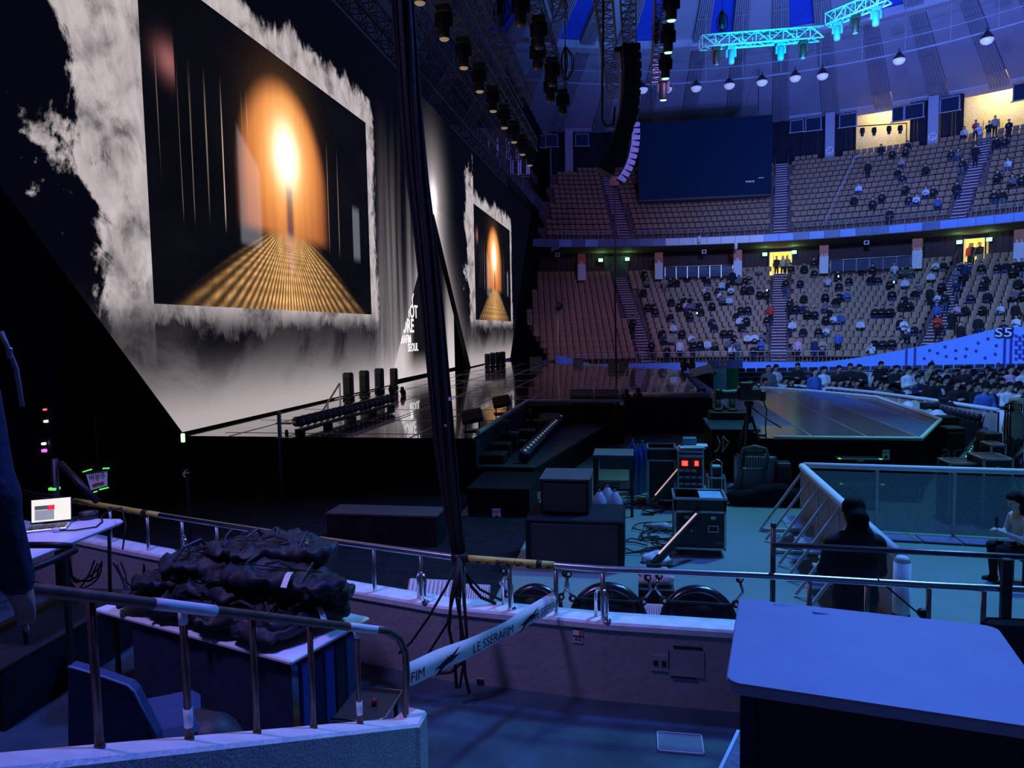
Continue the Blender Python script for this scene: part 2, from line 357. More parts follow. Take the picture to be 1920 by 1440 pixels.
for k, d in enumerate(AIS):
    stairs(LR0, LDR, LZ0, LDZ, LN, d, 'maroon aisle stairs with pale nosings in the lower stand, %s' % names[k], k+1)
    stairs(UR0, UDR, UZ0, UDZ, UN, d, 'maroon aisle stairs with pale nosings in the upper stand, %s' % names[k], k+4)

# guard rails along tier fronts
def guard(name, lb, R, z, d0, d1, step, h, mids=1):
    t = thing(name, lb, 'railing', pol(R, R2D(d0), z)); L = t.location
    post = MB().tube([(0, 0, 0), (0, 0, h)], .022, 5).mesh('post', ALU)
    d = d0
    while d <= d1: link('post', post, t, pol(R, R2D(d), z)-L); d += step
    m = int((d1-d0)/1.5)+1
    for k in range(mids+1):
        MB().tube([pol(R, R2D(d0+(d1-d0)*i/m), z+h-k*h*.45)-L for i in range(m+1)], .024 if k == 0 else .014, 5).build('top_rail' if k == 0 else 'mid_rail', ALU, t)
guard('guard_rail', 'thin steel guard rail along the front of the lower stand by the stage', 24.35, .57, -27, -13, 1.0, .78, 0)
guard('guard_rail', 'thin steel guard rail along the front of the lower stand, middle block', 24.35, .57, -12.8, 9.3, 1.25, .78, 0)
guard('guard_rail', 'thin steel guard rail along the front of the lower stand, right of the middle stairs', 24.35, .57, 9.5, 19, 1.25, .78, 0)
for d0, d1, lb in ((-22, -12.6, 'stage side'), (-10.6, 9.6, 'middle'), (11.6, 31.4, 'right of centre'), (33.4, 46, 'far right')):
    guard('balcony_rail', 'steel balcony rail along the front of the upper stand, %s' % lb, 33.75, 11.12, d0, d1, .62, .72)

# upper back: columns, curtains, windows, lit concourse
curt = mat('black_curtain', (.010, .014, .03), .9, var=.3)
ZB, ZE = 19.1, 23.9
def open_bay(d): return 19.0 < d < 24.6 or 29.6 < d < 36.2
cb = MB(); n = 200
for i in range(n):
    a, b = R2D(-25+75*i/n), R2D(-25+75*(i+1)/n); d = math.degrees((a+b)/2); o = .10*math.sin(i*1.9)
    if open_bay(d) or not xcut(46.6, a): continue
    cb.add([pol(46.6+o, a, ZB-.3), pol(46.6-o, b, ZB-.3), pol(46.6-o, b, ZE), pol(46.6+o, a, ZE)], [(0, 1, 2, 3)])
struct(cb.build('wall_upper_curtain', curt), 'black curtain behind the upper stand', 'wall')
struct(arc_band(MB(), [(49.4, ZB-.4), (49.4, 25.2), (47.0, 25.2)], R2D(-25), PH1, 60).build('wall_upper_back', CREAM), 'cream concourse wall behind the upper stand', 'wall')
for k, (d, e) in enumerate(((22, 130), (33, 170))):
    a = R2D(d); l = lamp('concourse_lamp_%d' % k, 'AREA', pol(47.9, a, 24.8), pol(48.4, a, 19), (1, .80, .35), e*2.0, 2.2)
colm = mat('column_grey', (.42, .43, .52), .6)
for d, num in ((-16.2, ''), (-4.9, ''), (16.05, '28'), (26.93, '29'), (37.6, '30')):
    a = R2D(d); t = thing('roof_column', 'grey concrete column %s behind the upper stand' % ('numbered '+num if num else ('beside the stage' if d < -10 else 'behind the dark scoreboard')), 'column', pol(46.0, a, ZB-.5), -a)
    MB().box((0, 0, 2.6), (.85, .7, 5.2), bevel=.04).build('shaft', colm, t); MB().box((.1, 0, .1), (1.5, .9, .5), bevel=.05).build('base', colm, t)
    if num:
        MB().lathe([(.36, 0), (.36, .03)], 16, Matrix.Rotation(math.pi/2, 3, 'X'), (0, -.35, 1.55)).build('number_disc', signw, t); text(num, .5, RED, t, (1, 0, 0), (0, 0, 1), (0, -.40, 1.55), 'number', .004)
wf = mat('window_frame', (.30, .32, .42), .5, .3); wg = mat('window_dark', (.02, .03, .07), .15)
k = 0
for (px, py, w_, h_) in ((1012, 266, 22, 22), (1034, 264, 22, 22), (1091, 263, 24, 22), (1494, 237, 22, 22), (1525, 233, 26, 24), (1590, 226, 28, 24), (1684, 214, 18, 26), (1714, 209, 30, 26), (1781, 196, 30, 26), (1915, 172, 24, 30)):
    k += 1; q = at_r(px, py, 46.1); sc = (q-O).dot(FWD)/F; a = phi_of(q); W, Hh = w_*sc, h_*sc
    t = struct(link('window_%d' % k, None, None, q, -a), 'dark square window with a grey frame under the roof, number %d from the stage' % k, 'window')
    fr = MB()
    for s in (-1, 1): fr.box((s*W/2, 0, 0), (.10, .2, Hh+.1)); fr.box((0, 0, s*Hh/2), (W+.1, .2, .10))
    fr.build('window_frame', wf, t); MB().box((0, .05, 0), (W, .05, Hh)).build('pane', wg, t); MB().box((0, -.2, -Hh/2-.05), (W+.3, .3, .07)).build('window_sill', ALU, t)

# roof
panm = mat('roof_panel', (.40, .41, .46), .75, var=.07, scale=.25); corm = mat('roof_corrugated', (.32, .33, .38), .6, var=.06, scale=.3)
bluem = mat('roof_blue', (.02, .09, .62), .6, var=.05); ringm = mat('roof_ring', (.5, .5, .56), .7)
PI2 = R2D(5.65)
ceil = struct(arc_band(MB(), [(47.3, 23.75), (46.2, 24.1), (46.2, 23.9), (47.3, 23.5)], R2D(-30), R2D(70), 80).build('ceiling', ringm), 'round arena roof of radial panels and corrugated strips', 'ceiling')
def zroof(R): return 23.9+(46.8-R)*.236 if R > 32.5 else 27.27+(32.5-R)*.20
def wedge(Ra, Rb, a0, a1, off=0):
    P = []
    for i in range(4):
        R = Ra+(Rb-Ra)*i/3
        P += [pol(R, a0, zroof(R)+off), pol(R, (a0+a1)/2, zroof(R)+off), pol(R, a1, zroof(R)+off)]
    return MB().add(P, [(3*i+j, 3*i+j+1, 3*i+j+4, 3*i+j+3) for i in range(3) for j in range(2)])
sw = R2D(.95)
for kk in range(-9, 16):
    a = R2D(10.45)+PI2*kk
    if math.degrees(a) > 78: continue
    wedge(46.8, 32.9, a+sw, a+PI2-sw).build('roof_panel', panm, ceil)
    inner_blue = (kk % 2 == 0)
    wedge(32.3, 9, a+sw*1.2, a+PI2-sw*1.2, .15 if inner_blue else 0).build('roof_panel', bluem if inner_blue else panm, ceil)
    st = MB(); nr = 7
    for (Ra, Rb, off, ww) in ((46.8, 32.9, -.25, sw), (32.3, 9, -.35, sw*1.2)):
        for j in range(nr):
            b0, b1 = a-ww+2*ww*j/nr, a-ww+2*ww*(j+.55)/nr
            b2 = a-ww+2*ww*(j+1)/nr
            for i in range(3):
                R, Q = Ra+(Rb-Ra)*i/3, Ra+(Rb-Ra)*(i+1)/3
                st.add([pol(R, b0, zroof(R)+off), pol(R, b1, zroof(R)+off), pol(Q, b1, zroof(Q)+off), pol(Q, b0, zroof(Q)+off), pol(R, b2, zroof(R)+off+.12), pol(Q, b2, zroof(Q)+off+.12)], [(0, 1, 2, 3), (1, 4, 5, 2)])
        for R in ((44.2, 39.5, 35.5) if Ra > 40 else (29, 24)):
            st.add([pol(R, a-ww, zroof(R)+off-.04), pol(R, a+ww, zroof(R)+off-.04), pol(R-.25, a+ww, zroof(R)+off+.0), pol(R-.25, a-ww, zroof(R)+off+.0)], [(0, 1, 2, 3)])
    st.build('corrugated_strip', corm, ceil)
arc_band(MB(), [(33.1, 27.3), (33.1, 26.75), (32.2, 26.75), (32.2, 27.4)], R2D(-60), R2D(80), 80).build('ring_beam', ringm, ceil)
cat = thing('lamp_catwalk', 'thin curved pipe catwalk carrying the dome lamps under the roof', 'catwalk', pol(28.5, 0, 22.5)); L = cat.location
MB().tube([pol(28.5, R2D(-50+2.5*i), 22.62)-L for i in range(52)], .07, 6).build('pipe', GREYP, cat)
MB().tube([pol(28.5, R2D(-50+2.5*i), 23.6)-L for i in range(52)], .04, 6).build('upper_pipe', GREYP, cat)
for i in range(24):
    p = pol(28.5, R2D(-46+5.65*i), 22.6)-L; MB().bar(p, p+Vector((0, 0, 5.2)), .05).build('hanger', GREYP, cat)
lampm = mat('lamp_glass', (.85, .87, .95), .35, 0, var=.05, emit=(.75, .8, 1), estr=.22)
lt = None
lab = ('behind the loudspeaker column', 'beside the green beam lights', 'third from the loudspeaker column', 'fourth from the loudspeaker column', 'left of the cyan truss lights', 'below the cyan truss', 'right of the cyan truss', 'above the left yellow opening', 'above the right yellow opening')
for (px, py), lb in zip(((1205, 168), (1250, 167), (1305, 165), (1367, 160), (1428, 154), (1490, 146), (1541, 142), (1684, 113), (1848, 75)), lab):
    q = at_r(px, py, 28.5)-Vector((0, .2, 0))
    if lt is None:
        lt = thing('dome_lamp', 'white dome lamp under the roof ' + lb, 'lamp', q, 0, 'dome lamps on the catwalk')
        MB().lathe([(.05, .50), (.14, .45), (.2, .3), (.40, .10), (.42, 0), (.40, -.02)], 16).build('housing', BPLAS, lt)
        MB().lathe([(.42, .0), (.40, -.16), (.26, -.32), (.02, -.40)], 12).build('reflector', lampm, lt)
        MB().bar((0, 0, .5), (0, 0, .75), .06).build('bracket', BMET, lt)
    else: dup(lt, q, 0, 'white dome lamp under the roof ' + lb)
# ================================================================== LED wall
XS = -9.78
class E:                                                    # tiny expression compiler for shader math
    def __init__(s, nt, sock): s.nt, s.k = nt, sock
    def _op(s, op, b=None, rev=False, clamp=False):
        n = s.nt.nodes.new('ShaderNodeMath'); n.operation = op; n.use_clamp = clamp
        ins = [s] if b is None else ([b, s] if rev else [s, b])
        for i, q in enumerate(ins):
            if isinstance(q, E): s.nt.links.new(q.k, n.inputs[i])
            else: n.inputs[i].default_value = q
        return E(s.nt, n.outputs[0])
    def __add__(s, b): return s._op('ADD', b)
    __radd__ = __add__
    def __sub__(s, b): return s._op('SUBTRACT', b)
    def __rsub__(s, b): return s._op('SUBTRACT', b, True)
    def __mul__(s, b): return s._op('MULTIPLY', b)
    __rmul__ = __mul__
    def __truediv__(s, b): return s._op('DIVIDE', b)
    def gt(s, b): return s._op('GREATER_THAN', b)
    def lt(s, b): return s._op('LESS_THAN', b)
    def mx(s, b): return s._op('MAXIMUM', b)
    def mn(s, b): return s._op('MINIMUM', b)
    def ab(s): return s._op('ABSOLUTE')
    def sin(s): return s._op('SINE')
    def exp(s): return s._op('EXPONENT')
    def at2(s, b): return s._op('ARCTAN2', b)
    def pw(s, b): return s._op('POWER', b)
    def sq(s): return s*s
    def sqrt(s): return s._op('SQRT')
    def cl(s): return s._op('ADD', 0.0, clamp=True)
    def ss(s, a, b):                                        # smoothstep a..b -> 0..1
        n = s.nt.nodes.new('ShaderNodeMapRange'); n.interpolation_type = 'SMOOTHSTEP'
        s.nt.links.new(s.k, n.inputs['Value'])
        if a <= b: n.inputs['From Min'].default_value = a; n.inputs['From Max'].default_value = b
        else: n.inputs['From Min'].default_value = b; n.inputs['From Max'].default_value = a; n.inputs['To Min'].default_value = 1; n.inputs['To Max'].default_value = 0
        return E(s.nt, n.outputs['Result'])
def noise(x, y, scale=1.0, detail=5, rough=.6, dist=0.0, seed=0.0):
    nt = x.nt; c = nt.nodes.new('ShaderNodeCombineXYZ'); nt.links.new(x.k, c.inputs[0]); nt.links.new(y.k, c.inputs[1]); c.inputs[2].default_value = seed
    n = nt.nodes.new('ShaderNodeTexNoise'); n.inputs['Scale'].default_value = scale; n.inputs['Detail'].default_value = detail; n.inputs['Roughness'].default_value = rough; n.inputs['Distortion'].default_value = dist
    nt.links.new(c.outputs[0], n.inputs['Vector']); return E(nt, n.outputs['Fac'])
def led_mat(name, fn, strength):
    m = bpy.data.materials.new(name); m.use_nodes = True; nt = m.node_tree; b = nt.nodes['Principled BSDF']
    uv = nt.nodes.new('ShaderNodeUVMap'); uv.uv_map = 'metres'; sp = nt.nodes.new('ShaderNodeSeparateXYZ'); nt.links.new(uv.outputs[0], sp.inputs[0])
    R, G, B = fn(E(nt, sp.outputs[0]), E(nt, sp.outputs[1]))
    c = nt.nodes.new('ShaderNodeCombineXYZ')
    for i, q in enumerate((R, G, B)): nt.links.new(q.mx(0.0).k, c.inputs[i])
    b.inputs['Base Color'].default_value = (.008, .008, .012, 1); b.inputs['Roughness'].default_value = .7; b.inputs['Specular IOR Level'].default_value = .05
    nt.links.new(c.outputs[0], b.inputs['Emission Color']); b.inputs['Emission Strength'].default_value = strength
    return m
U0, U1, V0, V1 = 13.30, 25.45, 3.92, 10.85
def led_fn(u, v):
    far = u.gt(34.1); ul = u-far*29.4                        # the same picture plays on both halves
    s, t = (ul-U0)/(U1-U0), (v-V0)/(V1-V0)
    ins = s.gt(0)*s.lt(1)*t.gt(0)*t.lt(1)
    # --- torn smoke round the picture
    dx = (U0-ul).mx(ul-U1).mx(0.0); dy = (V0-v).mx(v-V1).mx(0.0); d = (dx.sq()+dy.sq()).sqrt()
    left = ul.lt(U0); above = v.gt(V1)
    n1 = noise(ul+v*.25, v, .34, 8, .62, .6, 1.3); n2 = noise(ul, v*.5, 1.5, 9, .68, 1.2, 4.0); n3 = noise(ul, v, .9, 6, .6, .4, 9.0)
    W = .75+left*2.2+above*.25
    edge = d-W*(n1*2.3-.35)-(n2-.5)*1.5
    smoke = edge.ss(.22, -.22)
    below = v.ss(V0+.2, V0-.6)
    smoke = smoke*(1-below*.85)
    tex = (.24+n2*.80-n3.ss(.44, .72)*.46)*smoke
    # --- haze towards the floor and between the two pictures
    hz = v.ss(4.6, 1.0); cloud = noise(ul, v, .42, 6, .6, .8, 21.0).ss(.38, .66)
    low = hz*(.16+.44*v.ss(3.2, 1.2))*(1-cloud*v.ss(1.4, 3.4)*.95)
    low = low*(ul-U0+v*.5).ss(-2.6, -.6)
    mid = ul.gt(U1+.3)*(1-far)
    stk = noise(u*1.3, v*.05, 1.0, 3, .5, 0, 33.0).ss(.36, .72)*v.ss(12.5, 3.0)*mid*.30
    r1 = ((u-34.1)*.55).sq()+((v-9.6)*.42).sq(); star = (r1*-1.1).exp()*.55+(r1*-9.0).exp()*1.6
    ray_ = (((u-34.1).ab()-(9.2-v).mx(0.0)*.80).ab()*-1.3).exp()*v.lt(9.2)*v.ss(-2, 8.5)*.35
    gr = (tex.mx(low)+stk+star+ray_)*(1-ins)
    # --- tunnel picture
    p = (s-.49)*1.755; q = t-.62; r = (p.sq()+(q*.85).sq())
    core = (r*-120.0).exp()*2.4; halo = (r*-22.0).exp(); wide = (r*-4.6).exp()
    arch = (p.ab()-.36).mx((p.sq()*1.1+(t-.50).mx(0.0).sq()*.9).sqrt()-.37).ss(.05, -.06)
    vn = noise(s*38.0, t*.9, 1.0, 3, .6, 0, 3.0); fig = (p-.015).ab().ss(.045, .01)*t.ss(.56, .48)*t.ss(.10, .2)
    fl = t.ss(.33, .27); ang = p.at2(.36-t); inf = ((p-.02).ab()-(.36-t)*2.0).ss(.12, -.05)
    lines = ((ang*84.0).sin()*.5+.5).pw(1.3)*(((t*-1.0+.40).pw(-1.0)*14.0).sin()*.22+.78); nf = noise(s*55.0, t*18.0, 1.0, 4, .6, 0, 8.0)
    floor_ = fl*inf*(lines*.75+.12)*(nf*1.2+.15)*(p.ab()*-2.2).exp()
    side = (1-arch)*(1-fl*inf); stre = noise(s*60.0, t*.25, 1.0, 2, .5, 0, 15.0).ss(.60, .76)*t.ss(.25, .35)*t.ss(.80, .55)*side
    pil = (s-.325).ab().ss(.05, .035)*t.ss(.22, .25)*(t-(s-.3)*-1.5).ss(.64, .60)*.16+(s-.90).ab().ss(.03, .02)*t.ss(.25, .30)*t.ss(.55, .5)*.18
    redb = ((s-.075).sq()*-900.0-(t-.74).sq()*420.0).exp()*.40*s.lt(.088)
    base = noise(s*3, t*3, 1.0, 3, .6, 0, 6.0)*.008
    dim = 1-fig*.8
    ro = arch*(1-fl)*(wide*1.0+halo*.8)*(.65+vn*.6)*dim+core+halo*.25+floor_*2.8+stre*1.3+pil*.85+redb+base
    go = arch*(1-fl)*(wide*.26+halo*.50)*(.65+vn*.6)*dim+core+halo*.12+floor_*1.45+stre*.95+pil*.9+redb*.35+base
    bo = arch*(1-fl)*(wide*.08+halo*.10)*(.65+vn*.5)*dim+core*.85+halo*.03+floor_*.5+stre*.75+pil*1.0+redb*.35+base*1.7+fig*.10*t.ss(.55, .2)
    navy = (1-ins)*.0035
    return gr*1.0+ro*ins+navy*.5, gr*.88+go*ins+navy*.6, gr*.90+bo*ins+navy*1.7
LEDM = led_mat('led_wall_picture', led_fn, .78)
def uvmesh(o, fn):
    me = o.data; uv = me.uv_layers.new(name='metres')
    for l in me.loops: uv.data[l.index].uv = fn(me.vertices[l.vertex_index].co)
led = thing('led_wall', 'huge black LED wall with two glowing tunnel pictures and torn white smoke', 'screen', (XS, 34.1, DECK))
LO = led.location
BZ, TZ, AP = 1.17, 14.0, 8.95
polyL = [(14.0, BZ), (27.15, BZ), (34.1, AP), (34.1, TZ), (2.0, TZ)]
polyR = [(41.05, BZ), (54.2, BZ), (66.2, TZ), (34.1, TZ), (34.1, AP)]
for poly, nm in ((polyL, 'left'), (polyR, 'right')):
    fm = MB(); fm.add([(XS+.0, y, z) for y, z in poly], [tuple(range(5))])
    o = fm.build('led_face', LEDM, led); o.location = -LO; uvmesh(o, lambda c: (c.y, c.z))
    tag(o, 'glowing picture half of the LED wall')
    bk = MB(); bk.prism([(XS-.01, y, z) for y, z in poly], (-.25, 0, 0)); o = bk.build('cabinet_frame', BMET, led); o.location = -LO
def rear_fn(u, v):
    n = noise(u, v*.4, .5, 4, .6, .3, 5.0)
    g = v.ss(7.5, 1.0)*.9*(.75+n*.45)
    shade = u.ss(31.5, 33.5)*u.ss(39.9-.0, 39.0)*v.ss(.6, 2.4)
    edge = (u-39.2+(v-1.1)*.0).ss(-.8, .8)*v.ss(8, 2)*.5
    g = (g*(1-shade)+edge*shade+.01)
    return g*1.0, g*.88, g*.90
XR = -10.7
rs = thing('rear_led_screen', 'recessed LED screen with white lettering seen through the notch of the LED wall', 'screen', (XR, 34, DECK))
yr = at_x(853, 690, XR).y
fm = MB(); fm.add([(XR, y, z) for y, z in ((24.0, 1.15), (yr, 1.15), (yr, 9.6), (24.0, 9.6))], [(0, 1, 2, 3)])
o = fm.build('led_face', led_mat('rear_led_picture', rear_fn, .8), rs); o.location = -rs.location; uvmesh(o, lambda c: (c.y, c.z))
o = MB().prism([(XR-.01, 24, 1.15), (XR-.01, yr, 1.15), (XR-.01, yr, 9.6), (XR-.01, 24, 9.6)], (-.2, 0, 0)).build('cabinet_frame', BMET, rs); o.location = -rs.location
for yy in (26, 34, 42): MB().bar((-.15, yy-34, -DECK), (-.15, yy-34, .2), .12).build('support', BMET, rs)
LETT = mat('led_letter', (.9, .9, .9), .5, emit=(1, .97, .95), estr=1.0)
for body, px, py, hpx, al, wd in (('EASY', 776, 563, 23, 'RIGHT', 1.0), ('CRAZY HOT', 783, 586, 24, 'RIGHT', 1.0), ('ENCORE', 776, 612, 26, 'RIGHT', 1.05), ('LE SSERAFIM', 771, 636, 15, 'RIGHT', 1.0), ('SEOUL', 784, 651, 15, 'RIGHT', 1.0)):
    q = at_x(px, py, XR+.02); h = hpx*q.y/F
    o = text(body, h*1.42, LETT, rs, (0, 1, 0), (0, 0, 1), q-rs.location, 'lettering', .004, al, wd, bold=h*.03)

# ================================================================== main stage
deckm = mat('deck_panel', (.028, .022, .024), .11, var=.35, scale=2.5, bump=.04, bscale=3, spec=1.0, coat=.8)
linem = mat('deck_tape', (.55, .50, .50), .5)
stg = thing('main_stage', 'wide dark glossy stage deck with taped lines and black skirt', 'stage', (-4, 30, 0)); L = stg.location
outline = [(-9.9, 13.85), (-3.22, 13.85), (-3.22, 20.4), (-.5, 20.4), (-.5, 22.6), (2.1, 22.6), (2.1, 37.5), (-1.5, 41), (-6.2, 46.5), (-9.9, 48.5)]
o = MB().prism([(x, y, 0) for x, y in outline], (0, 0, DECK-.03)).build('skirt', NAVY, stg); o.location = -L
def inside(x, y):
    c = False; n = len(outline)
    for i in range(n):
        (x0, y0), (x1, y1) = outline[i], outline[(i+1) % n]
        if (y0 > y) != (y1 > y) and x < (x1-x0)*(y-y0)/(y1-y0)+x0: c = not c
    return c
PXW, PYW = 2.62, 1.17
pme = MB().box((0, 0, 0), (PXW-.012, PYW-.012, .03)).mesh('deck_panel', deckm)
nx0 = -9.84
for i in range(5):
    for j in range(31):
        cx, cy = nx0+PXW*(i+.5), 13.87+PYW*(j+.5)
        ok = all(inside(cx+sx*(PXW/2-.06), cy+sy*(PYW/2-.06)) for sx in (-1, 1) for sy in (-1, 1))
        if ok: link('deck_panel', pme, stg, Vector((cx, cy, DECK-.015))-L)
        else:
            k = 6                                            # cut panels along the edges
            pts = [(cx+(a+.5-k/2)*PXW/k, cy) for a in range(k) if inside(cx+(a+.5-k/2)*PXW/k, cy-.3) and inside(cx+(a+.5-k/2)*PXW/k, cy+.3)]
            if pts:
                x0, x1 = min(p[0] for p in pts)-PXW/k/2, max(p[0] for p in pts)+PXW/k/2
                MB().box(((x0+x1)/2, cy, DECK-.015), (x1-x0-.012, PYW-.012, .03)).build('deck_panel', deckm, stg).location = -L
for (x, y0, y1, w_) in ((-8.6, 13.9, 46, .05), (-6.0, 13.9, 45.5, .03), (-5.85, 13.9, 45.5, .03), (-4.6, 13.9, 44, .03), (-3.3, 20.5, 42, .03), (-2.0, 20.5, 41, .03), (-1.85, 20.5, 41, .03), (-.7, 20.5, 40, .05), (.55, 22.7, 38.5, .05), (-7.3, 13.9, 46, .03)):
    MB().box((x, (y0+y1)/2, DECK+.003), (w_, y1-y0, .006)).build('tape_line', linem, stg).location = -L
for (y, x0, x1) in ((14.4, -9, -3.3), (16.6, -9.4, -3.3), (19.0, -9.4, -3.3), (22.9, -9.4, 2), (26.5, -9.4, 2), (30.2, -9.4, 2), (34.5, -9.4, 2), (38, -9.4, .8)):
    MB().box(((x0+x1)/2, y, DECK+.003), (x1-x0, .03, .006)).build('tape_line', linem, stg).location = -L
for k in range(26):                                          # short marking dashes
    x, y = random.uniform(-8, 1.5), random.uniform(16, 36)
    if inside(x, y): MB().box((x, y, DECK+.004), (random.uniform(.2, .5), .04, .006)).build('marking', linem, stg).location = -L
foam = mat('white_foam', (.78, .78, .82), .7, var=.08)
for pts in ([(-3.2, 13.95), (-3.2, 20.35), (-.5, 20.35)], [(-.5, 22.5), (2.1, 22.5)]):
    MB().tube([(x, y, DECK+.10) for x, y in pts], .055, 8).build('edge_pipe', foam, stg).location = -L
MB().tube([(-.5, 20.35, DECK+.1), (-.5, 20.35, DECK-.2)], .055, 8).build('edge_pipe', foam, stg).location = -L
bcl = mat('brown_black_cloth', (.035, .026, .026), .9, bump=.3, spec=.1)
def cloth(name, a, b, z0, z1, m, parent, L, amp=.05, n=40, f=5.0):
    a, b = Vector(a), Vector(b); d = b-a; nrm = Vector((d.y, -d.x, 0)).normalized()
    def fn(u, v):
        p = a.lerp(b, u); k = amp*(1-.5*v)*(math.sin(u*d.length*f)+.6*math.sin(u*d.length*f*2.3+1)); return p+nrm*k+Vector((0, 0, z0+(z1-z0)*v))
    o = MB().grid(fn, n, 4).build(name, m, parent); o.location = -L; return o
cloth('skirt_cloth', (-3.3, 20.28, 0), (-.45, 20.28, 0), .02, DECK, bcl, stg, L)
cloth('skirt_cloth', (-.45, 22.45, 0), (2.15, 22.45, 0), .02, DECK, NAVY, stg, L, .03)
cloth('skirt_cloth', (-9.9, 13.72, 0), (-3.2, 13.72, 0), .02, DECK-.01, BLACK, stg, L, .03, 60)
# side steps with blue lit nosings
ss_ = thing('stage_steps', 'narrow steps with pale nosings down the right side of the deck', 'steps', (2.5, 30, 0)); L2 = ss_.location
for k in range(3):
    MB().box((2.32+.32*k, 30.0, (DECK-.22*k-.16)/2), (.32, 14.5, DECK-.22*k-.16)).build('step', mat('teal_step', (.05, .13, .2), .5), ss_).location = -L2
    MB().box((2.47+.32*k, 30.0, DECK-.22*k-.15), (.03, 14.5, .03)).build('nosing', ALU, ss_).location = -L2
# lower riser holding the subs and the light row
lp = thing('front_riser', 'low black riser in front of the main stage carrying subwoofers and a row of lights', 'riser', (-2.4, 17, 0)); L = lp.location
LPZ = .57
poly = [(-3.2, 13.75), (-2.05, 13.75), (-.9, 20.2), (-3.2, 20.2)]
MB().prism([(x, y, 0) for x, y in poly], (0, 0, LPZ-.03)).build('base', BLACK, lp).location = -L
MB().prism([(x, y, LPZ-.03) for x, y in poly], (0, 0, .03)).build('top_board', mat('riser_top', (.04, .04, .055), .6), lp).location = -L

# ================================================================== runway stage
rw = thing('runway_stage', 'glossy blue striped runway stage with pale edging', 'stage', (4.5, 20, 0)); L = rw.location
rpts = [(2.25, 14.25), (5.05, 14.25), (6.45, 17.1), (6.75, 22.4), (5.35, 24.7), (4.3, 25.8), (3.3, 25.95), (3.3, 22.4), (2.25, 22.4)]
MB().prism([(x, y, 0) for x, y in rpts], (0, 0, DECK-.03)).build('skirt', BLACK, rw).location = -L
rdm = mat('runway_grey', (.07, .07, .10), .2, var=.25, scale=1.5, spec=.6); rbm = mat('runway_blue', (.02, .13, .34), .35, var=.15)
def clip(poly, a, b, c):                                      # keep a*x+b*y<=c
    out = []
    for i in range(len(poly)):
        p, q = poly[i], poly[(i+1) % len(poly)]; fp, fq = a*p[0]+b*p[1]-c, a*q[0]+b*q[1]-c
        if fp <= 0: out.append(p)
        if fp*fq < 0: t = fp/(fp-fq); out.append((p[0]+(q[0]-p[0])*t, p[1]+(q[1]-p[1])*t))
    return out
xs = [2.25, 3.25, 4.25, 5.15, 6.05, 6.9]; ys = [14.25, 16.1, 18.0, 20.0, 22.0, 24.0, 26.1]
for i in range(5):
    for j in range(6):
        P = clip(clip(clip(clip(rpts, -1, 0, -(xs[i]+.006)), 1, 0, xs[i+1]-.006), 0, -1, -(ys[j]+.006)), 0, 1, ys[j+1]-.006)
        if len(P) > 2: MB().prism([(x, y, DECK-.03) for x, y in P], (0, 0, .03)).build('deck_panel', rbm if (i == 3 or (i == 0 and j != 0)) else rdm, rw).location = -L
for x in xs[1:-1]:
    P = clip(clip(rpts, -1, 0, -(x-.015)), 1, 0, x+.015); y0, y1 = min(p[1] for p in P), max(p[1] for p in P)
    MB().box((x, (y0+y1)/2, DECK+.004), (.03, y1-y0, .006)).build('tape_line', ALU, rw).location = -L
edge = [(2.5, 14.22)]+[(x+.03, y-.02) for x, y in rpts[1:-2]]
MB().tube([(x, y, DECK+.02) for x, y in edge], .045, 6).build('edge_pipe', foam, rw).location = -L
cloth('skirt_cloth', (2.2, 14.12, 0), (5.1, 14.12, 0), .02, DECK-.02, BLACK, rw, L, .02)
# fold-down steps with green glow tape in front of the runway
fs = thing('runway_steps', 'black fold-down steps with green glow tape in front of the runway', 'steps', (3.7, 13.8, 0)); L = fs.location
for k, (z, y) in enumerate(((.80, 13.9), (.42, 13.5))):
    w0 = at_y(1567 if k == 0 else 1571, 845, y).x; w1 = at_y(1650 if k == 0 else 1655, 845, y).x
    MB().box(((w0+w1)/2, y, z), (w1-w0, .30, .04)).build('tread', BMET, fs).location = -L; MB().box(((w0+w1)/2, y-.15, z+.022), (w1-w0, .02, .01)).build('nosing', ALU, fs).location = -L
    for x in (w0+.03, w1-.03): MB().box((x, y-.14, z+.026), (.05, .06, .01)).build('glow_tape', GREENG, fs).location = -L
    MB().box(((w0+w1)/2, y-.155, z-.01), (.12, .01, .03)).build('glow_tape', YEL, fs).location = -L
    for x in (w0+.06, w1-.06): MB().bar((x, y, z), (x, y+.1, 0), .04).build('leg', BMET, fs).location = -L
def paper(name, lb, px, py, Y, wpx, hpx, word, arrow=True):
    q = at_y(px, py, Y); s = q.y/F
    t = thing(name, lb, 'sign', q); MB().box((0, 0, 0), (wpx*s, .01, hpx*s)).build('paper', WPLAS, t)
    text(word, hpx*s*.26, INK, t, (1, 0, 0), (0, 0, 1), (0, -.008, hpx*s*.25), 'lettering', .001)
    if arrow:
        h = hpx*s; MB().prism([(-.02*h*5, -.008, -.05*h), (.02*h*5, -.008, -.05*h), (.02*h*5, -.008, -.18*h), (.22*h, -.008, -.18*h), (0, -.008, -.42*h), (-.22*h, -.008, -.18*h), (-.1*h, -.008, -.18*h)], (0, -.002, 0)).build('arrow', INK, t)
paper('paper_sign', 'white paper notice with a down arrow on the runway skirt', 1661, 853, 14.085, 12, 17, '비상구')
t = thing('draped_block', 'black draped block in front of the low riser', 'block', (-2.45, 12.9, 0)); MB().box((0, 0, .24), (1.1, 1.5, .48)).build('base', BLACK, t); MB().box((0, 0, .49), (1.12, 1.52, .02)).build('top', BLACK, t)
paper('paper_sign', 'white paper notice with a down arrow on the dark stage front', 931, 965, 12.13, 17, 24, '비상구')

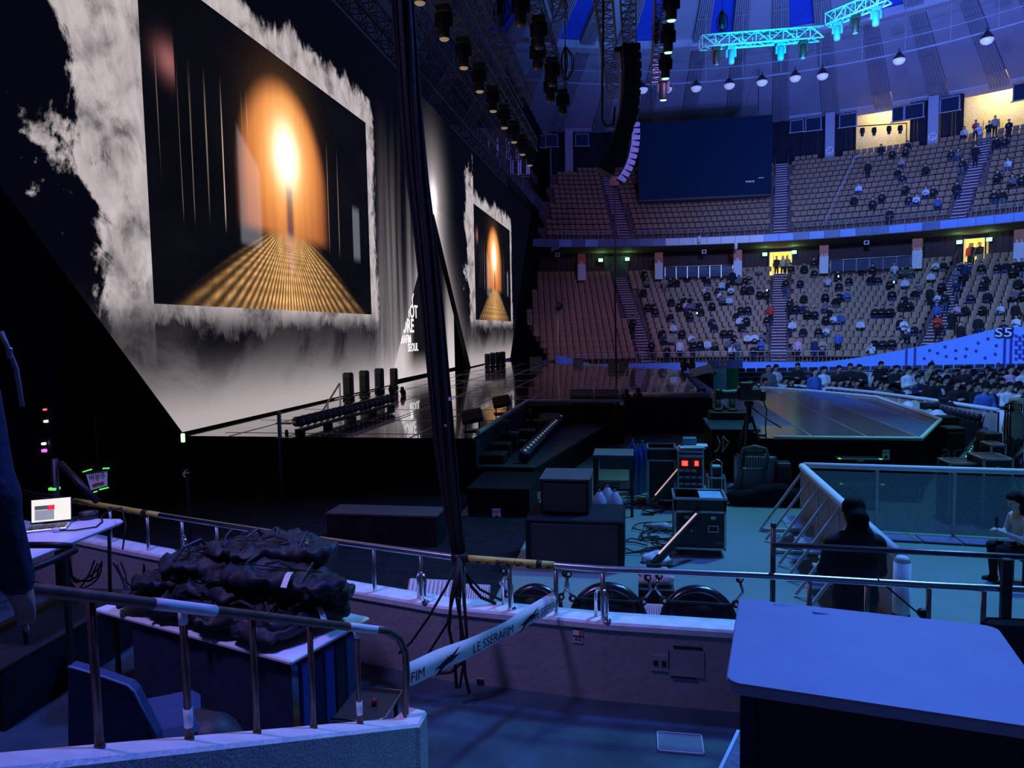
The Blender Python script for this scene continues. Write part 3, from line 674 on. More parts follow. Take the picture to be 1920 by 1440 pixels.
# ================================================================== overhead trusses
def truss(name, lb, A, B, w, m, seg=None, group=None, cat='truss', th=1.0):
    A, B = Vector(A), Vector(B); t = thing(name, lb, cat, (A+B)/2, 0, group); c = t.location
    d = (B-A).normalized(); x = d.cross(Vector((0, 0, 1))).normalized()*w/2; z = Vector((0, 0, w/2)); n = seg or max(2, int((B-A).length/(w*1.1)))
    cor = [x+z, -x+z, -x-z, x-z]
    for k in cor: MB().tube([A+k-c, B+k-c], w*.055*th, 6).build('chord', m, t)
    br = MB()
    for i in range(n):
        p, q = A.lerp(B, i/n), A.lerp(B, (i+1)/n)
        for a in range(4):
            b = (a+1) % 4; u, v = cor[a], cor[b]
            br.tube([p+(u if i % 2 else v)-c, q+(v if i % 2 else u)-c], w*.032*th, 4, False)
            br.tube([p+u-c, p+v-c], w*.032*th, 4, False)
    br.build('bracing', m, t); return t
truss('overhead_truss', 'long dark truss along the top edge of the LED wall', (-9.5, 15, 14.6), (-9.5, 64, 14.6), .7, DTRUSS, 62)
truss('overhead_truss', 'second dark truss beside the truss on top of the LED wall', (-8.6, 15, 15.6), (-8.6, 60, 15.4), .6, DTRUSS, 56)
# cable sheets under the top truss
TR = [(-6.0, 13.7, 14, 41.5, .62, 'truss of moving lights nearest the LED wall'), (-5.0, 13.7, 22.0, 33.5, .5, 'short bare truss between the two light trusses'), (-3.35, 13.7, 16, 32.3, .55, 'truss of moving lights in the middle of the rig'), (-2.55, 13.7, 18, 24.8, .45, 'short bare truss left of the loudspeaker column'), (-1.1, 13.7, 18, 34, .55, 'truss directly behind the loudspeaker column'), (-.35, 14.2, 24, 43, .5, 'truss behind and right of the loudspeaker column'), (.75, 13.7, 18, 32.0, .5, 'truss with green beam lights right of the loudspeaker column')]
for (x, z, y0, y1, w_, lb) in TR: truss('overhead_truss', 'dark ' + lb, (x, y0, z), (x, y1, z), w_, DTRUSS if x < -1.2 else TRUSS)
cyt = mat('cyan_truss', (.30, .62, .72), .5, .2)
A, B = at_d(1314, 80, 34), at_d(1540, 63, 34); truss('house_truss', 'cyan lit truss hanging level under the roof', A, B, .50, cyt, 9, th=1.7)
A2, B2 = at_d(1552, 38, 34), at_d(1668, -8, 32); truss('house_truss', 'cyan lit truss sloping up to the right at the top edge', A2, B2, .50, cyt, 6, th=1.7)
for p, q in ((A, 0), (B, 0)):
    pass
# hoist chain and cable coil above the level cyan truss
def cable_coil(lb, c, h, w_, n=7, r=.022):
    t = thing('hanging_cable_coil', lb, 'cable', c)
    for k in range(n):
        a = math.pi*k/n; x, y = math.cos(a)*w_*random.uniform(.5, 1), math.sin(a)*w_*.5
        MB().tube([(0, 0, h*.5), (x*.9, y, h*.2), (x, y, -h*.2), (x*.3, y*.3, -h*.5), (-x*.5, -y, -h*.15), (-x*.4, -y, h*.25), (0, 0, h*.5)], r, 5).build('loop', BMET, t)
    MB().bar((0, 0, h*.5), (0, 0, h*2.2), .03).build('hoist_chain', BMET, t)
cable_coil('coil of dark cable over the level cyan truss', at_d(1354, 42, 34), 1.1, .35)
cable_coil('coil of dark cable hanging at the top over the stage trusses', at_d(940, 18, 24), 1.0, .30)
cable_coil('loose dark cable loop beside the middle light truss', at_d(1060, 118, 27), 1.2, .35, 4)
cable_coil('dark cable loops on the truss with green beams', at_d(1230, 55, 26), .9, .28, 5)
# moving heads
lensm = mat('lens', (.25, .25, .28), .1, .2); hotm = mat('warm_bulb', (.5, .4, .3), .3, emit=(1, .70, .40), estr=.22)
greenb = mat('green_beam', (.2, .9, .5), .3, emit=(.25, 1, .55), estr=3.0); teal = mat('teal_plastic', (.05, .28, .38), .4)
def head_proto(m, lens, hang=True):
    s = -1 if hang else 1
    t = thing('moving_head_light', 'x', 'stage light', (0, 0, 0))
    MB().box((0, 0, s*.09), (.36, .30, .18), bevel=.03).build('base', m, t)
    y = MB(); 
    for k in (-1, 1): y.bar((k*.17, 0, s*.18), (k*.17, 0, s*.52), .05, .12)
    y.bar((-.19, 0, s*.19), (.19, 0, s*.19), .12, .05); y.build('yoke', m, t)
    pr = [(.09, .18), (.14, .24), (.145, .50), (.15, .72), (.13, .80)]
    h = MB().lathe([(r, s*z) for r, z in pr], 14).build('head', m, t); MB().lathe([(.125, s*.80), (.10, s*.83), (.02, s*.84)], 12).build('lens', lens, h)
    return t
PR = {}
def moving_head(key, m, lens, hang, loc, lb, group, sc=1.0, rz=0, tilt=0):
    if key not in PR: r = PR[key] = head_proto(m, lens, hang); r.location = loc; tag(r, lb, None, group)
    else: r = dup(PR[key], loc, 0, lb, group)
    r.scale = (sc,)*3; r.rotation_euler = (tilt, 0, rz); return r
for k in range(10):
    y = 17.5+2.55*k; moving_head('hb', BPLAS, hotm, True, (-6.0, y, 13.385), 'black moving light on the truss nearest the LED wall, %s from the camera' % ORD[k], 'moving lights on the LED wall truss', 1.25)
for k in range(8):
    y = 18.5+1.85*k; moving_head('hc', BPLAS, lensm, True, (-3.35+(.15 if k % 2 else -.15), y, 13.42), 'black moving light on the middle light truss, %s from the camera' % ORD[k], 'moving lights on the middle truss', 1.25)
for k in range(5):
    q = at_x((1252, 1250, 1246, 1242, 1237)[k], (75, 92, 123, 150, 178)[k], 1.0); moving_head('hg', BPLAS, greenb, True, (.98, 20.5+2.6*k, 13.45), 'moving light with green glow on the right truss, %s from the camera' % ORD[k], 'green glowing lights on the right truss', 1.1, 0, .15)
for (px, py, D, lb, m) in ((1371, 96, 34, 'second', teal), (1343, 93, 34, 'leftmost', BPLAS), (1464, 88, 34, 'third', teal), (1506, 80, 34, 'rightmost', BPLAS)):
    moving_head('hd' if m is teal else 'he', m, lensm, True, A.lerp(B, (px-1314)/226)-Vector((0, 0, .235)), 'moving light under the level cyan truss, %s of four' % lb, 'lights on the level cyan truss', 1.0)
for (px, py, lb, m) in ((1571, 58, 'left', teal), (1606, 36, 'middle', BPLAS), (1644, 22, 'right', teal)):
    moving_head('hd' if m is teal else 'he', m, lensm, True, A2.lerp(B2, (px-1552)/116)-Vector((0, 0, .235)), 'moving light under the sloping cyan truss, %s of three' % lb, 'lights on the sloping cyan truss', 1.0)
for k in range(4):
    q = at_r((1617, 1639, 1667, 1688)[k], (240, 239, 236, 235)[k], 46.4); moving_head('hw', BPLAS, WPLAS, True, q, 'black moving light hanging in the lit yellow opening, %s from left' % ORD[k], 'lights in the yellow opening', .95)
# pipe the four lights hang from
q0, q1 = at_r(1603, 238, 46.4), at_r(1700, 232, 46.4); t = thing('light_pipe', 'pipe frame carrying four lights in the yellow opening', 'pipe', q0)
MB().tube([Vector((0, 0, .05)), q1-q0+Vector((0, 0, .05))], .05, 6).build('crossbar', BMET, t); MB().bar((0, 0, .05), (0, 0, -2.2), .06).build('upright', BMET, t); MB().bar(q1-q0+Vector((0, 0, .05)), q1-q0+Vector((0, 0, -2.2)), .06).build('upright', BMET, t)
# pipe tower at the LED truss end; weak emission stands in for violet light
tw = thing('pipe_tower', 'cluster of vertical pipes with violet light painted in as glow hanging at the end of the light truss', 'rigging', at_d(965, 300, 52)); L = tw.location
vio = mat('violet_pipe_glow', (.38, .36, .75), .35, .4, emit=(.22, .18, 1.0), estr=.22)
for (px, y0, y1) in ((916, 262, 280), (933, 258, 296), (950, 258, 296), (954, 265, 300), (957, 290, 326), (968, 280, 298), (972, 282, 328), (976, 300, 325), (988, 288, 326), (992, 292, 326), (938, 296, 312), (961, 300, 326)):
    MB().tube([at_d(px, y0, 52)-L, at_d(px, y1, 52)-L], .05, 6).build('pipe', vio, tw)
for (p, q) in (((934, 296), (971, 295)), ((953, 301), (973, 300)), ((958, 327), (992, 327)), ((976, 331), (992, 331))): MB().tube([at_d(*p, 52)-L, at_d(*q, 52)-L], .04, 6).build('crossbar', TRUSS, tw)
# vertical cable sheets below the LED truss
fr = thing('cable_fringe', 'row of pale hanging rods along the lower truss of the LED wall', 'rigging', (-8.8, 60, 14)); L = fr.location
for k in range(30): y = 46+.85*k; MB().bar((-8.7, y, 14.9), (-8.7, y, 13.7), .05).build('rod', mat('dull_violet_rod', (.22, .21, .40), .5, .3), fr).location = -L
# line arrays
def line_array(name, lb, pts, wid, dep, m, n):
    # pts: pixel spine, depth D ; each cabinet follows the spine
    P = [Vector(p) for p in pts]; Ls = [0]
    for a, b in zip(P[:-1], P[1:]): Ls.append(Ls[-1]+(b-a).length)
    def at(s):
        s = min(max(s, 0), Ls[-1]-1e-6)
        for i in range(len(P)-1):
            if Ls[i] <= s <= Ls[i+1]: return P[i].lerp(P[i+1], (s-Ls[i])/(Ls[i+1]-Ls[i]))
    t = thing(name, lb, 'loudspeaker', P[0]); st = Ls[-1]/n
    for i in range(n):
        a, b = at(st*i+.01), at(st*(i+1)-.01); d = (b-a).normalized(); y = FWD; x = d.cross(y).normalized()
        M3 = Matrix((x, y, -d)).transposed()
        c = (a+b)/2-P[0]; h = (b-a).length*.5; X, Yv, Zv = x*dep/2, y*wid/2, d*h
        X2 = x*dep*.5
        vs = [c-X-Yv-Zv, c+X-Yv-Zv*.7, c+X+Yv-Zv*.7, c-X+Yv-Zv, c-X-Yv+Zv, c+X-Yv+Zv*.7, c+X+Yv+Zv*.7, c-X+Yv+Zv]
        MB().add(vs, [(3, 2, 1, 0), (4, 5, 6, 7), (0, 1, 5, 4), (1, 2, 6, 5), (2, 3, 7, 6), (3, 0, 4, 7)]).build('cabinet', m, t)
    return t
D1 = 20.0
t = line_array('line_array', 'tall black curved line array of loudspeakers hanging over the deck', [at_d(*p, D1) for p in ((1181, 86), (1184, 130), (1183, 170), (1178, 215), (1165, 258), (1147, 300), (1131, 326))], .55, .46, BPLAS, 15)
L = t.location
MB().bar(at_d(1152, 94, D1)-L, at_d(1197, 84, D1)-L, .12, .1).build('rigging_frame', BMET, t)
for k in range(5): MB().tube([at_d(1160+6*k, 92, D1)-L, at_d(1166+5*k, 110, D1+.3)-L, at_d(1165+3*k, 210, D1+.3)-L, at_d(1150+2*k, 262, D1+.3)-L], .018, 5).build('cable', RUB, t)
MB().tube([at_d(1131, -20, D1)-L, at_d(1131, 60, D1)-L, at_d(1129, 160, D1)-L, at_d(1129, 225, D1)-L, at_d(1136, 236, D1)-L, at_d(1150, 234, D1)-L, at_d(1153, 200, D1)-L], .03, 6).build('cable', RUB, t)
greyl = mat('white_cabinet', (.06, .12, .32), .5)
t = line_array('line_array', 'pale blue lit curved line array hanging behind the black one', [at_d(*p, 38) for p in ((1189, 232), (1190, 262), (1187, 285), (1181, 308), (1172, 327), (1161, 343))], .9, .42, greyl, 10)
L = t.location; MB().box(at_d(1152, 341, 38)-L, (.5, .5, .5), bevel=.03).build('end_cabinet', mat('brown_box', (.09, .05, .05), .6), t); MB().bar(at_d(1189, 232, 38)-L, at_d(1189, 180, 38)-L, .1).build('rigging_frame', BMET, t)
# dark hanging scoreboard
q0, q1 = at_r(1197, 300, 37), at_r(1447, 300, 37); zt, zb = at_r(1320, 221, 36).z, at_r(1320, 372, 36).z
c = (q0+q1)/2; ang = math.atan2(q1.y-q0.y, q1.x-q0.x); W = (q1-q0).length
c.z = (zt+zb)/2
sb = thing('scoreboard_screen', 'large switched off dark blue video screen in front of the upper stand', 'screen', c, ang)
MB().box((0, 0, 0), (W, .3, zt-zb), bevel=.03).build('cabinet_frame', BMET, sb); MB().box((0, -.16, .05), (W-.12, .03, zt-zb-.3)).build('display', mat('dark_display', (.003, .008, .03), .6, var=.1, emit=(.0, .008, .05), estr=.35, spec=.08), sb)
text('RAXE SE', .20, mat('display_text', (.6, .65, .8), .5, emit=(.4, .5, .85), estr=.5), sb, (1, 0, 0), (0, 0, 1), (W*.34, -.19, -(zt-zb)*.31), 'lettering', .002)
MB().box((W*.42, -.185, -(zt-zb)*.27), (.45, .01, .03)).build('dash', MATS['display_text'], sb)
for s in (-1, 1): MB().bar((s*W*.4, .1, (zt-zb)/2), (s*W*.4, .1, (zt-zb)/2+4.0), .06).build('hanger', BMET, sb)
# ================================================================== figures: smooth blended bodies meshed with surface nets
def sdf_mesh(name, prims, mats, cell, k=.03):
    A = np.array([list(p[0]) for p in prims], float); B = np.array([list(p[1]) for p in prims], float); RA = np.array([p[2] for p in prims]); RB = np.array([p[3] for p in prims])
    rm = max(RA.max(), RB.max()); lo = np.minimum(A, B).min(0)-rm-2*cell; hi = np.maximum(A, B).max(0)+rm+2*cell
    n = np.ceil((hi-lo)/cell).astype(int)+1
    ax = [lo[i]+cell*np.arange(n[i]) for i in range(3)]
    D = np.full(tuple(n), 9.0)
    def prim(i, X, Y, Z):
        a, b = A[i], B[i]; ab = b-a; L2 = max(ab@ab, 1e-9)
        h = np.clip(((X-a[0])*ab[0]+(Y-a[1])*ab[1]+(Z-a[2])*ab[2])/L2, 0, 1)
        sq = prims[i][5] if len(prims[i]) > 5 else (1, 1, 1)
        dx, dy, dz = (X-a[0]-h*ab[0])/sq[0], (Y-a[1]-h*ab[1])/sq[1], (Z-a[2]-h*ab[2])/sq[2]
        return np.sqrt(dx*dx+dy*dy+dz*dz)-(RA[i]+(RB[i]-RA[i])*h)
    for i in range(len(prims)):
        m = max(RA[i], RB[i])*1.5+4*k+3*cell
        s = [slice(max(0, int((min(A[i][j], B[i][j])-m-lo[j])/cell)), int((max(A[i][j], B[i][j])+m-lo[j])/cell)+2) for j in range(3)]
        X, Y, Z = np.meshgrid(ax[0][s[0]], ax[1][s[1]], ax[2][s[2]], indexing='ij')
        d = prim(i, X, Y, Z); kk = prims[i][6] if len(prims[i]) > 6 else k; c = D[s[0], s[1], s[2]]
        h = np.maximum(kk-np.abs(c-d), 0)/kk; D[s[0], s[1], s[2]] = np.minimum(c, d)-h*h*kk*.25
    ins = D < 0; sh = tuple(n-1)
    cnt = np.zeros(sh); pos = np.zeros(sh+(3,))
    off = [(0, 0, 0), (1, 0, 0), (0, 1, 0), (1, 1, 0), (0, 0, 1), (1, 0, 1), (0, 1, 1), (1, 1, 1)]
    g = lambda arr, o: arr[o[0]:o[0]+sh[0], o[1]:o[1]+sh[1], o[2]:o[2]+sh[2]]
    for p in range(8):
        for q in range(p+1, 8):
            op, oq = np.array(off[p]), np.array(off[q])
            if np.abs(op-oq).sum() != 1: continue
            cr = g(ins, off[p]) != g(ins, off[q]); a, b = g(D, off[p]), g(D, off[q])
            den = np.where(np.abs(a-b) < 1e-9, 1, a-b); t = np.where(cr, a/den, 0)
            cnt += cr; pos += np.where(cr[..., None], op+(oq-op)*t[..., None], 0)
    act = cnt > 0; idx = -np.ones(sh, int); idx[act] = np.arange(act.sum())
    cells = np.argwhere(act); V = lo+cell*(cells+pos[act]/cnt[act][:, None])
    faces = []
    for axn in range(3):
        o = [0, 0, 0]; o[axn] = 1
        a = ins[:n[0]-o[0], :n[1]-o[1], :n[2]-o[2]]; b = ins[o[0]:, o[1]:, o[2]:]
        for flip, msk in ((0, a & ~b), (1, ~a & b)):
            e = np.argwhere(msk); u, v = (axn+1) % 3, (axn+2) % 3
            e = e[(e[:, u] > 0) & (e[:, v] > 0) & (e[:, u] < n[u]-1) & (e[:, v] < n[v]-1)]
            du = np.zeros(3, int); du[u] = 1; dv = np.zeros(3, int); dv[v] = 1
            Q = [e-du-dv, e-dv, e, e-du]
            q = np.stack([idx[x[:, 0], x[:, 1], x[:, 2]] for x in Q], 1)
            faces.append(q[:, ::-1] if flip else q)
    Fc = np.concatenate(faces); Fc = Fc[(Fc >= 0).all(1)]
    best = np.full(len(V), 9.0); mi = np.zeros(len(V), int)
    for i in range(len(prims)):
        d = prim(i, V[:, 0], V[:, 1], V[:, 2]); c = d < best; best[c] = d[c]; mi[c] = prims[i][4]
    me = bpy.data.meshes.new(name); me.from_pydata(V.tolist(), [], Fc.tolist())
    for m in mats: me.materials.append(m)
    fm = mi[Fc[:, 0]]; me.polygons.foreach_set('material_index', fm.astype(np.int32)); me.polygons.foreach_set('use_smooth', np.ones(len(Fc), bool)); me.update()
    return me
SK, HA, TP, BT, SH = 0, 1, 2, 3, 4                            # slots: skin, hair, top, trousers, shoes
def head_prims(c, long=False, fx=0.0, tilt=0.0, det=False):
    c = Vector(c); R = Matrix.Rotation(fx, 3, 'Z') @ Matrix.Rotation(tilt, 3, 'X'); w = lambda x, y, z: tuple(c+R @ Vector((x, y, z)))
    P = [(w(0, -.005, .03), w(0, -.01, -.05), .088, .066, SK, (1, 1.08, 1.1)), (w(0, .018, .05), w(0, .03, .02), .098, .092, HA, (1, 1.05, 1.05), .012),
         (w(0, -.02, .085), w(0, .03, .085), .075, .085, HA, (1.1, 1, .9), .012), (w(0, -.100, -.005), w(0, -.108, -.02), .012, .015, SK), (w(-.085, .0, -.01), w(-.088, .0, -.03), .02, .016, SK), (w(.085, .0, -.01), w(.088, .0, -.03), .02, .016, SK)]
    if det: P += [(w(s*.035, -.088, .012), w(s*.04, -.088, .012), .011, .011, HA, (1, 1, .6), .006) for s in (-1, 1)]+[(w(-.02, -.09, -.06), w(.02, -.09, -.06), .009, .009, 5, (1, 1, .7), .006)]
    if long: P += [(w(0, .05, .04), w(0, .075, -.22), .085, .075, HA, (1.15, .8, 1), .02), (w(-.085, .02, .0), w(-.09, .0, -.2), .03, .03, HA, (1, 1, 1), .02), (w(.085, .02, .0), w(.09, .0, -.2), .03, .03, HA, (1, 1, 1), .02)]
    return P
def body(pose, long=False, bulky=1.0, arms='down', lean=0.0, det=False, look=0.0):
    P = []; b = bulky
    def limb(a, m, c, r0, r1, r2, mt): P.append((a, m, r0, r1, mt)); P.append((m, c, r1, r2, mt))
    if pose == 'sit':
        hz = .50; sh = Vector((0, .02-lean*.5, 1.02-lean*.06)); hip = Vector((0, .05, hz))
        for s in (-1, 1):
            limb((s*.09, .04, hz), (s*.12, -.40, hz+.04), (s*.13, -.36, .08), .095, .072, .05, BT); P.append(((s*.13, -.34, .05), (s*.14, -.48, .04), .045, .04, SH))
    else:
        hz = .90; sh = Vector((0, -lean*.45, 1.42-lean*.10)); hip = Vector((0, 0, hz)); st = .12 if pose == 'walk' else 0
        for s in (-1, 1):
            limb((s*.09, 0, hz), (s*.10, -.03-s*st, .48), (s*.11, .02-s*st*1.6, .09), .10, .07, .05, BT); P.append(((s*.11, .02-s*st*1.6, .05), (s*.12, -.14-s*st*1.6, .04), .048, .042, SH))
    mid = hip.lerp(sh, .55)
    P.append((tuple(hip), tuple(mid), .135*b, .14*b, TP, (1.22, .95, 1))); P.append((tuple(mid), tuple(sh-Vector((0, 0, .06))), .14*b, .13*b, TP, (1.28, .9, 1)))
    P.append(((sh.x-.15, sh.y, sh.z-.03), (sh.x+.15, sh.y, sh.z-.03), .072*b, .072*b, TP))
    P.append((tuple(hip+Vector((0, 0, .02))), tuple(hip+Vector((0, 0, -.03))), .13, .13, BT, (1.2, 1, 1)))
    for s in (-1, 1):
        a = Vector((s*.20, sh.y, sh.z-.05))
        if arms == 'phone': m, h = a+Vector((s*.04, -.06, -.26)), Vector((s*.05, a.y-.30, a.z-.17))
        elif arms == 'up': m, h = a+Vector((s*.06, -.16, -.16)), Vector((s*.05, a.y-.22, a.z+.14))
        elif arms == 'lap': m, h = a+Vector((s*.06, .0, -.27)), Vector((s*.09, a.y-.26, a.z-.36))
        elif arms == 'reach': m, h = a+Vector((s*.05, -.20, -.18)), Vector((s*.16, a.y-.42, a.z-.30))
        else: m, h = a+Vector((s*.05, .01, -.28)), a+Vector((s*.06, -.05, -.53))
        limb(tuple(a), tuple(m), tuple(h), .06*b, .05*b, .038*b, TP)
        d = (h-m).normalized(); e = h+d*.09
        if det:
            side = Vector((1, 0, 0)) if abs(d.x) < .7 else Vector((0, 1, 0)); side = (side-d*side.dot(d)).normalized(); nrm = d.cross(side)
            P.append((tuple(h), tuple(h+d*.06), .028, .032, SK, (1, 1, 1), .012)); curl = Vector((0, 0, -.012))
            for q, ln in enumerate((.062, .072, .066, .05)):
                r0_ = h+d*.07+side*(.027-.018*q); k1 = r0_+d*ln*.55+curl; k2 = k1+d*ln*.4+curl*2.2
                P.append((tuple(r0_), tuple(k1), .0095, .009, SK, (1, 1, 1), .004)); P.append((tuple(k1), tuple(k2), .009, .0075, SK, (1, 1, 1), .004))
            tb = h+d*.02+side*(-.03)*s; P.append((tuple(tb), tuple(tb+d*.05-side*.022*s), .012, .009, SK, (1, 1, 1), .006))
        else: P.append((tuple(h), tuple(e), .04, .032, SK))
    nk = sh+Vector((0, -.01-lean*.05, .06)); hd = sh+Vector((0, -.03-lean*.2, .20))
    P.append((tuple(sh), tuple(nk+Vector((0, 0, .04))), .06, .05, SK)); P += head_prims(hd, long, look, .35 if arms in ('phone', 'lap') else .05, det)
    return P
PM = [SKIN, HAIR, None, None, RUB, mat('lips', (.5, .2, .18), .5)]
cl = {'k': ('black', (.012, .012, .016)), 'w': ('white', (.70, .72, .78)), 'g': ('grey', (.16, .17, .20)), 'b': ('blue', (.06, .14, .42)), 'p': ('pink', (.72, .42, .58)), 'r': ('red', (.60, .05, .035)), 'o': ('olive green', (.10, .11, .07)), 'n': ('beige', (.42, .34, .26)), 'y': ('navy', (.02, .03, .10))}
CLO = {k: mat('cloth_'+v[0].replace(' ', '_'), v[1], .85, var=.2, scale=4) for k, v in cl.items()}
CLO['j'] = mat('denim', (.05, .08, .17), .85, var=.25)
PROT = {}
def proto(key):
    if key not in PROT:
        a = dict(sp=('sit', False, 1.0, 'phone', .1), spl=('sit', True, 1.0, 'phone', .1), sl=('sit', False, 1.12, 'lap', .2), sll=('sit', True, 1.1, 'lap', .15), su=('sit', False, 1.05, 'up', .1), t=('stand', False, 1.05, 'down', 0), tl=('stand', True, 1.05, 'down', 0), tp=('stand', False, 1.05, 'phone', .05), tb=('stand', False, 1.1, 'reach', .7), w=('walk', False, 1.08, 'down', .05))[key]
        PROT[key] = sdf_mesh('person_'+key, body(*a), [SKIN, HAIR, CLO['k'], CLO['k'], RUB], .034, .04)
    return PROT[key]
PEOPLE = []
def person(key, c, loc, rz, label, group, legs='k', sc=1.0):
    o = link('person', proto(key), None, loc, rz); o.scale = (sc,)*3
    for i, m in ((2, CLO[c]), (3, CLO[legs])): o.material_slots[i].link = 'OBJECT'; o.material_slots[i].material = m
    tag(o, label, 'person', group); PEOPLE.append(o); return o
# ---- seats
bk = MB()
def seat_shape(b):
    n = 5
    def bf(u, v): x = (u-.5)*.46; return (x, .17+.05*v-.05*(1-(2*u-1)**2)*-1*.6, .40+.44*v-(.03*(2*u-1)**4 if v > .9 else 0))
    b.add([bf(i/4, j/2) for i in range(5) for j in range(3)], [(i*3+j, i*3+3+j, i*3+4+j, i*3+1+j) for i in range(4) for j in range(2)])
    b.add([Vector(bf(i/4, j/2))+Vector((0, .035, 0)) for i in range(5) for j in range(3)], [(i*3+1+j, i*3+4+j, i*3+3+j, i*3+j) for i in range(4) for j in range(2)])
    b.box((0, -.02, .41), (.44, .38, .045)); b.box((0, .05, .2), (.07, .09, .40)); return b
seat_me = seat_shape(MB()).mesh('stadium_seat', SEATM)
SEATS = []
SP = .535
def block_name(d):
    return ('stage-side block', 'block left of the middle stairs', 'block right of the middle stairs', 'far right block')[0 if d < -11.6 else 1 if d < 10.6 else 2 if d < 32.4 else 3]
for tier, (R0, dR, z0, dz, n) in (('lower', (LR0, LDR, LZ0, LDZ, LN)), ('upper', (UR0, UDR, UZ0, UDZ, UN))):
    for i in range(n):
        R = R0+dR*i; z = z0+dz*i; m = int(math.radians(78)*R/SP)
        for j in range(m):
            a = R2D(-29)+j*SP/R+(.5*SP/R if i % 2 else 0); d = math.degrees(a)
            if d > 47 or CX+R*math.sin(a) < (-9.0 if tier == 'lower' else -8.0) or any(abs(d-s)*R*math.pi/180 < .92 for s in AIS): continue
            if tier == 'lower' and i >= LN-2 and (-5.9 < d < 4.4 or 16.9 < d < 27.3): continue
            if tier == 'lower' and z+.9 < walltop(a)-.3: continue
            if tier == 'upper' and i >= UN-1 and any(abs(d-c_)*R*math.pi/180 < .9 for c_ in (-16.2, 16.05, 26.93, 37.6)): continue
            p = pol(R, a, z); v = p-O; dep = v.dot(FWD); lat = v.dot(RGT)
            if abs(lat/dep) > .76: continue
            if tier == 'upper' and -8.0 < d < 9.0 and 5 < i < 13: continue
            SEATS.append((dep, tier, i, a, p))
def seat_pos(a, R):
    d = math.degrees(a); w1 = SP/R*57.2958; o = 1.0/R*57.2958
    if d < AIS[0]: return '%s seat left of the stage-side stairs' % ORD[max(0, int((AIS[0]-d-o)/w1+.3))]
    k = 0 if d < AIS[1] else 1 if d < AIS[2] else 2
    return '%s seat right of the %s stairs' % (ORD[max(0, int((d-AIS[k]-o)/w1+.3))], ('stage-side', 'middle', 'right')[k])
SEATS.sort(key=lambda q: q[0])
def near_visible(q): return q[4].dot(RGT)/q[0] < .715
ind = [q for q in SEATS if near_visible(q)][:300]; ids = set(id(q) for q in ind)
for (dep, tier, i, a, p) in ind:
    o = link('stadium_seat', seat_me, None, p, -a)
    tag(o, 'tan seat, %s stand, %s row, %s' % (tier, ORD[i], seat_pos(a, LR0+LDR*i if tier == 'lower' else UR0+UDR*i)), 'seat', 'tan seats of the %s stand' % tier)
rest = MB(); sv = np.array([v.co[:] for v in seat_me.vertices]); sf = [tuple(f.vertices) for f in seat_me.polygons]
VV, FF = [], []
for q in SEATS:
    if id(q) in ids: continue
    c, s = math.cos(-q[3]), math.sin(-q[3]); b = len(VV)*len(sv)
    VV.append(np.stack([sv[:, 0]*c-sv[:, 1]*s+q[4].x, sv[:, 0]*s+sv[:, 1]*c+q[4].y, sv[:, 2]+q[4].z], 1)); FF += [tuple(b+k for k in f) for f in sf]
me = bpy.data.meshes.new('stadium_seat_rows'); me.from_pydata(np.concatenate(VV).tolist(), [], FF); me.materials.append(SEATM)
tag(link('stadium_seat_rows', me), 'remaining rows of tan moulded seats in both stands', 'seats', kind='stuff')
# ---- spectators in the stands, read off the photograph (head positions) and set into the nearest row
TIER = {'L': (LR0, LDR, LZ0, LDZ, LN), 'U': (UR0, UDR, UZ0, UDZ, UN)}
CNT = {}; USED = set()
def spectator(px, py, c, stand, tier):
    R0, dR, z0, dz, n = TIER[tier]; hh = 1.66 if stand else 1.24; best = None
    for i in range(n+ (1 if stand else 0)):
        q = at_r(px, py, R0+dR*i+(.0 if not stand else -.25)); e = abs(q.z-(z0+dz*i)-hh)
        if best is None or e < best[0]: best = (e, i, q)
    e, i, q = best; a = phi_of(q); d = math.degrees(a); R = R0+dR*i
    onst = any(abs(d-s)*R*math.pi/180 < .6 for s in AIS)
    if not stand:
        a += 0; k = round((a-R2D(-29)-(.5*SP/R if i % 2 else 0))/(SP/R)); k += next(s_ for s_ in (0, 1, -1, 2, -2, 3, -3) if (tier, i, k+s_) not in USED); USED.add((tier, i, k)); a = R2D(-29)+k*SP/R+(.5*SP/R if i % 2 else 0)
    p = pol(R-(.30 if stand and not onst and i > 0 else .02), a, z0+dz*i+(.10 if onst else 0))
    h = int(px*7+py*13)
    if stand: key = ('t', 'tl', 'tp', 'w', 'tb', 'tp')[h % 6]
    else: key = ('sp', 'spl', 'sl', 'sll', 'su', 'sp', 'spl')[h % 7]
    legs = 'kkjygk'[h % 6]
    tname = 'lower' if tier == 'L' else 'upper'
    where = 'on the stairs' if onst else 'row %d' % (i+1)
    key2 = (c, stand, tier, where, block_name(d)); CNT[key2] = CNT.get(key2, 0)+1
    lb = '%s spectator in %s, %s stand, %s row, %s' % ('standing' if stand else 'seated', cl[c][0], tname, ORD[i], ('on the %s stairs' % ('stage-side' if d < 0 else 'middle' if d < 20 else 'right')) if onst else seat_pos(a, R).replace(' seat', ' place'))
    person(key, c, p, -a+random.uniform(-.3, .3), lb, '%s spectators in the %s stand' % ('standing' if stand else 'seated', tname), legs, random.uniform(.99, 1.08))
def crowd(ox, oy, sc, tier, data):
    for tok in data.split():
        x, y, c = tok.split(','); spectator(ox+float(x)/sc, oy+float(y)/sc, c[0], len(c) > 1, tier)
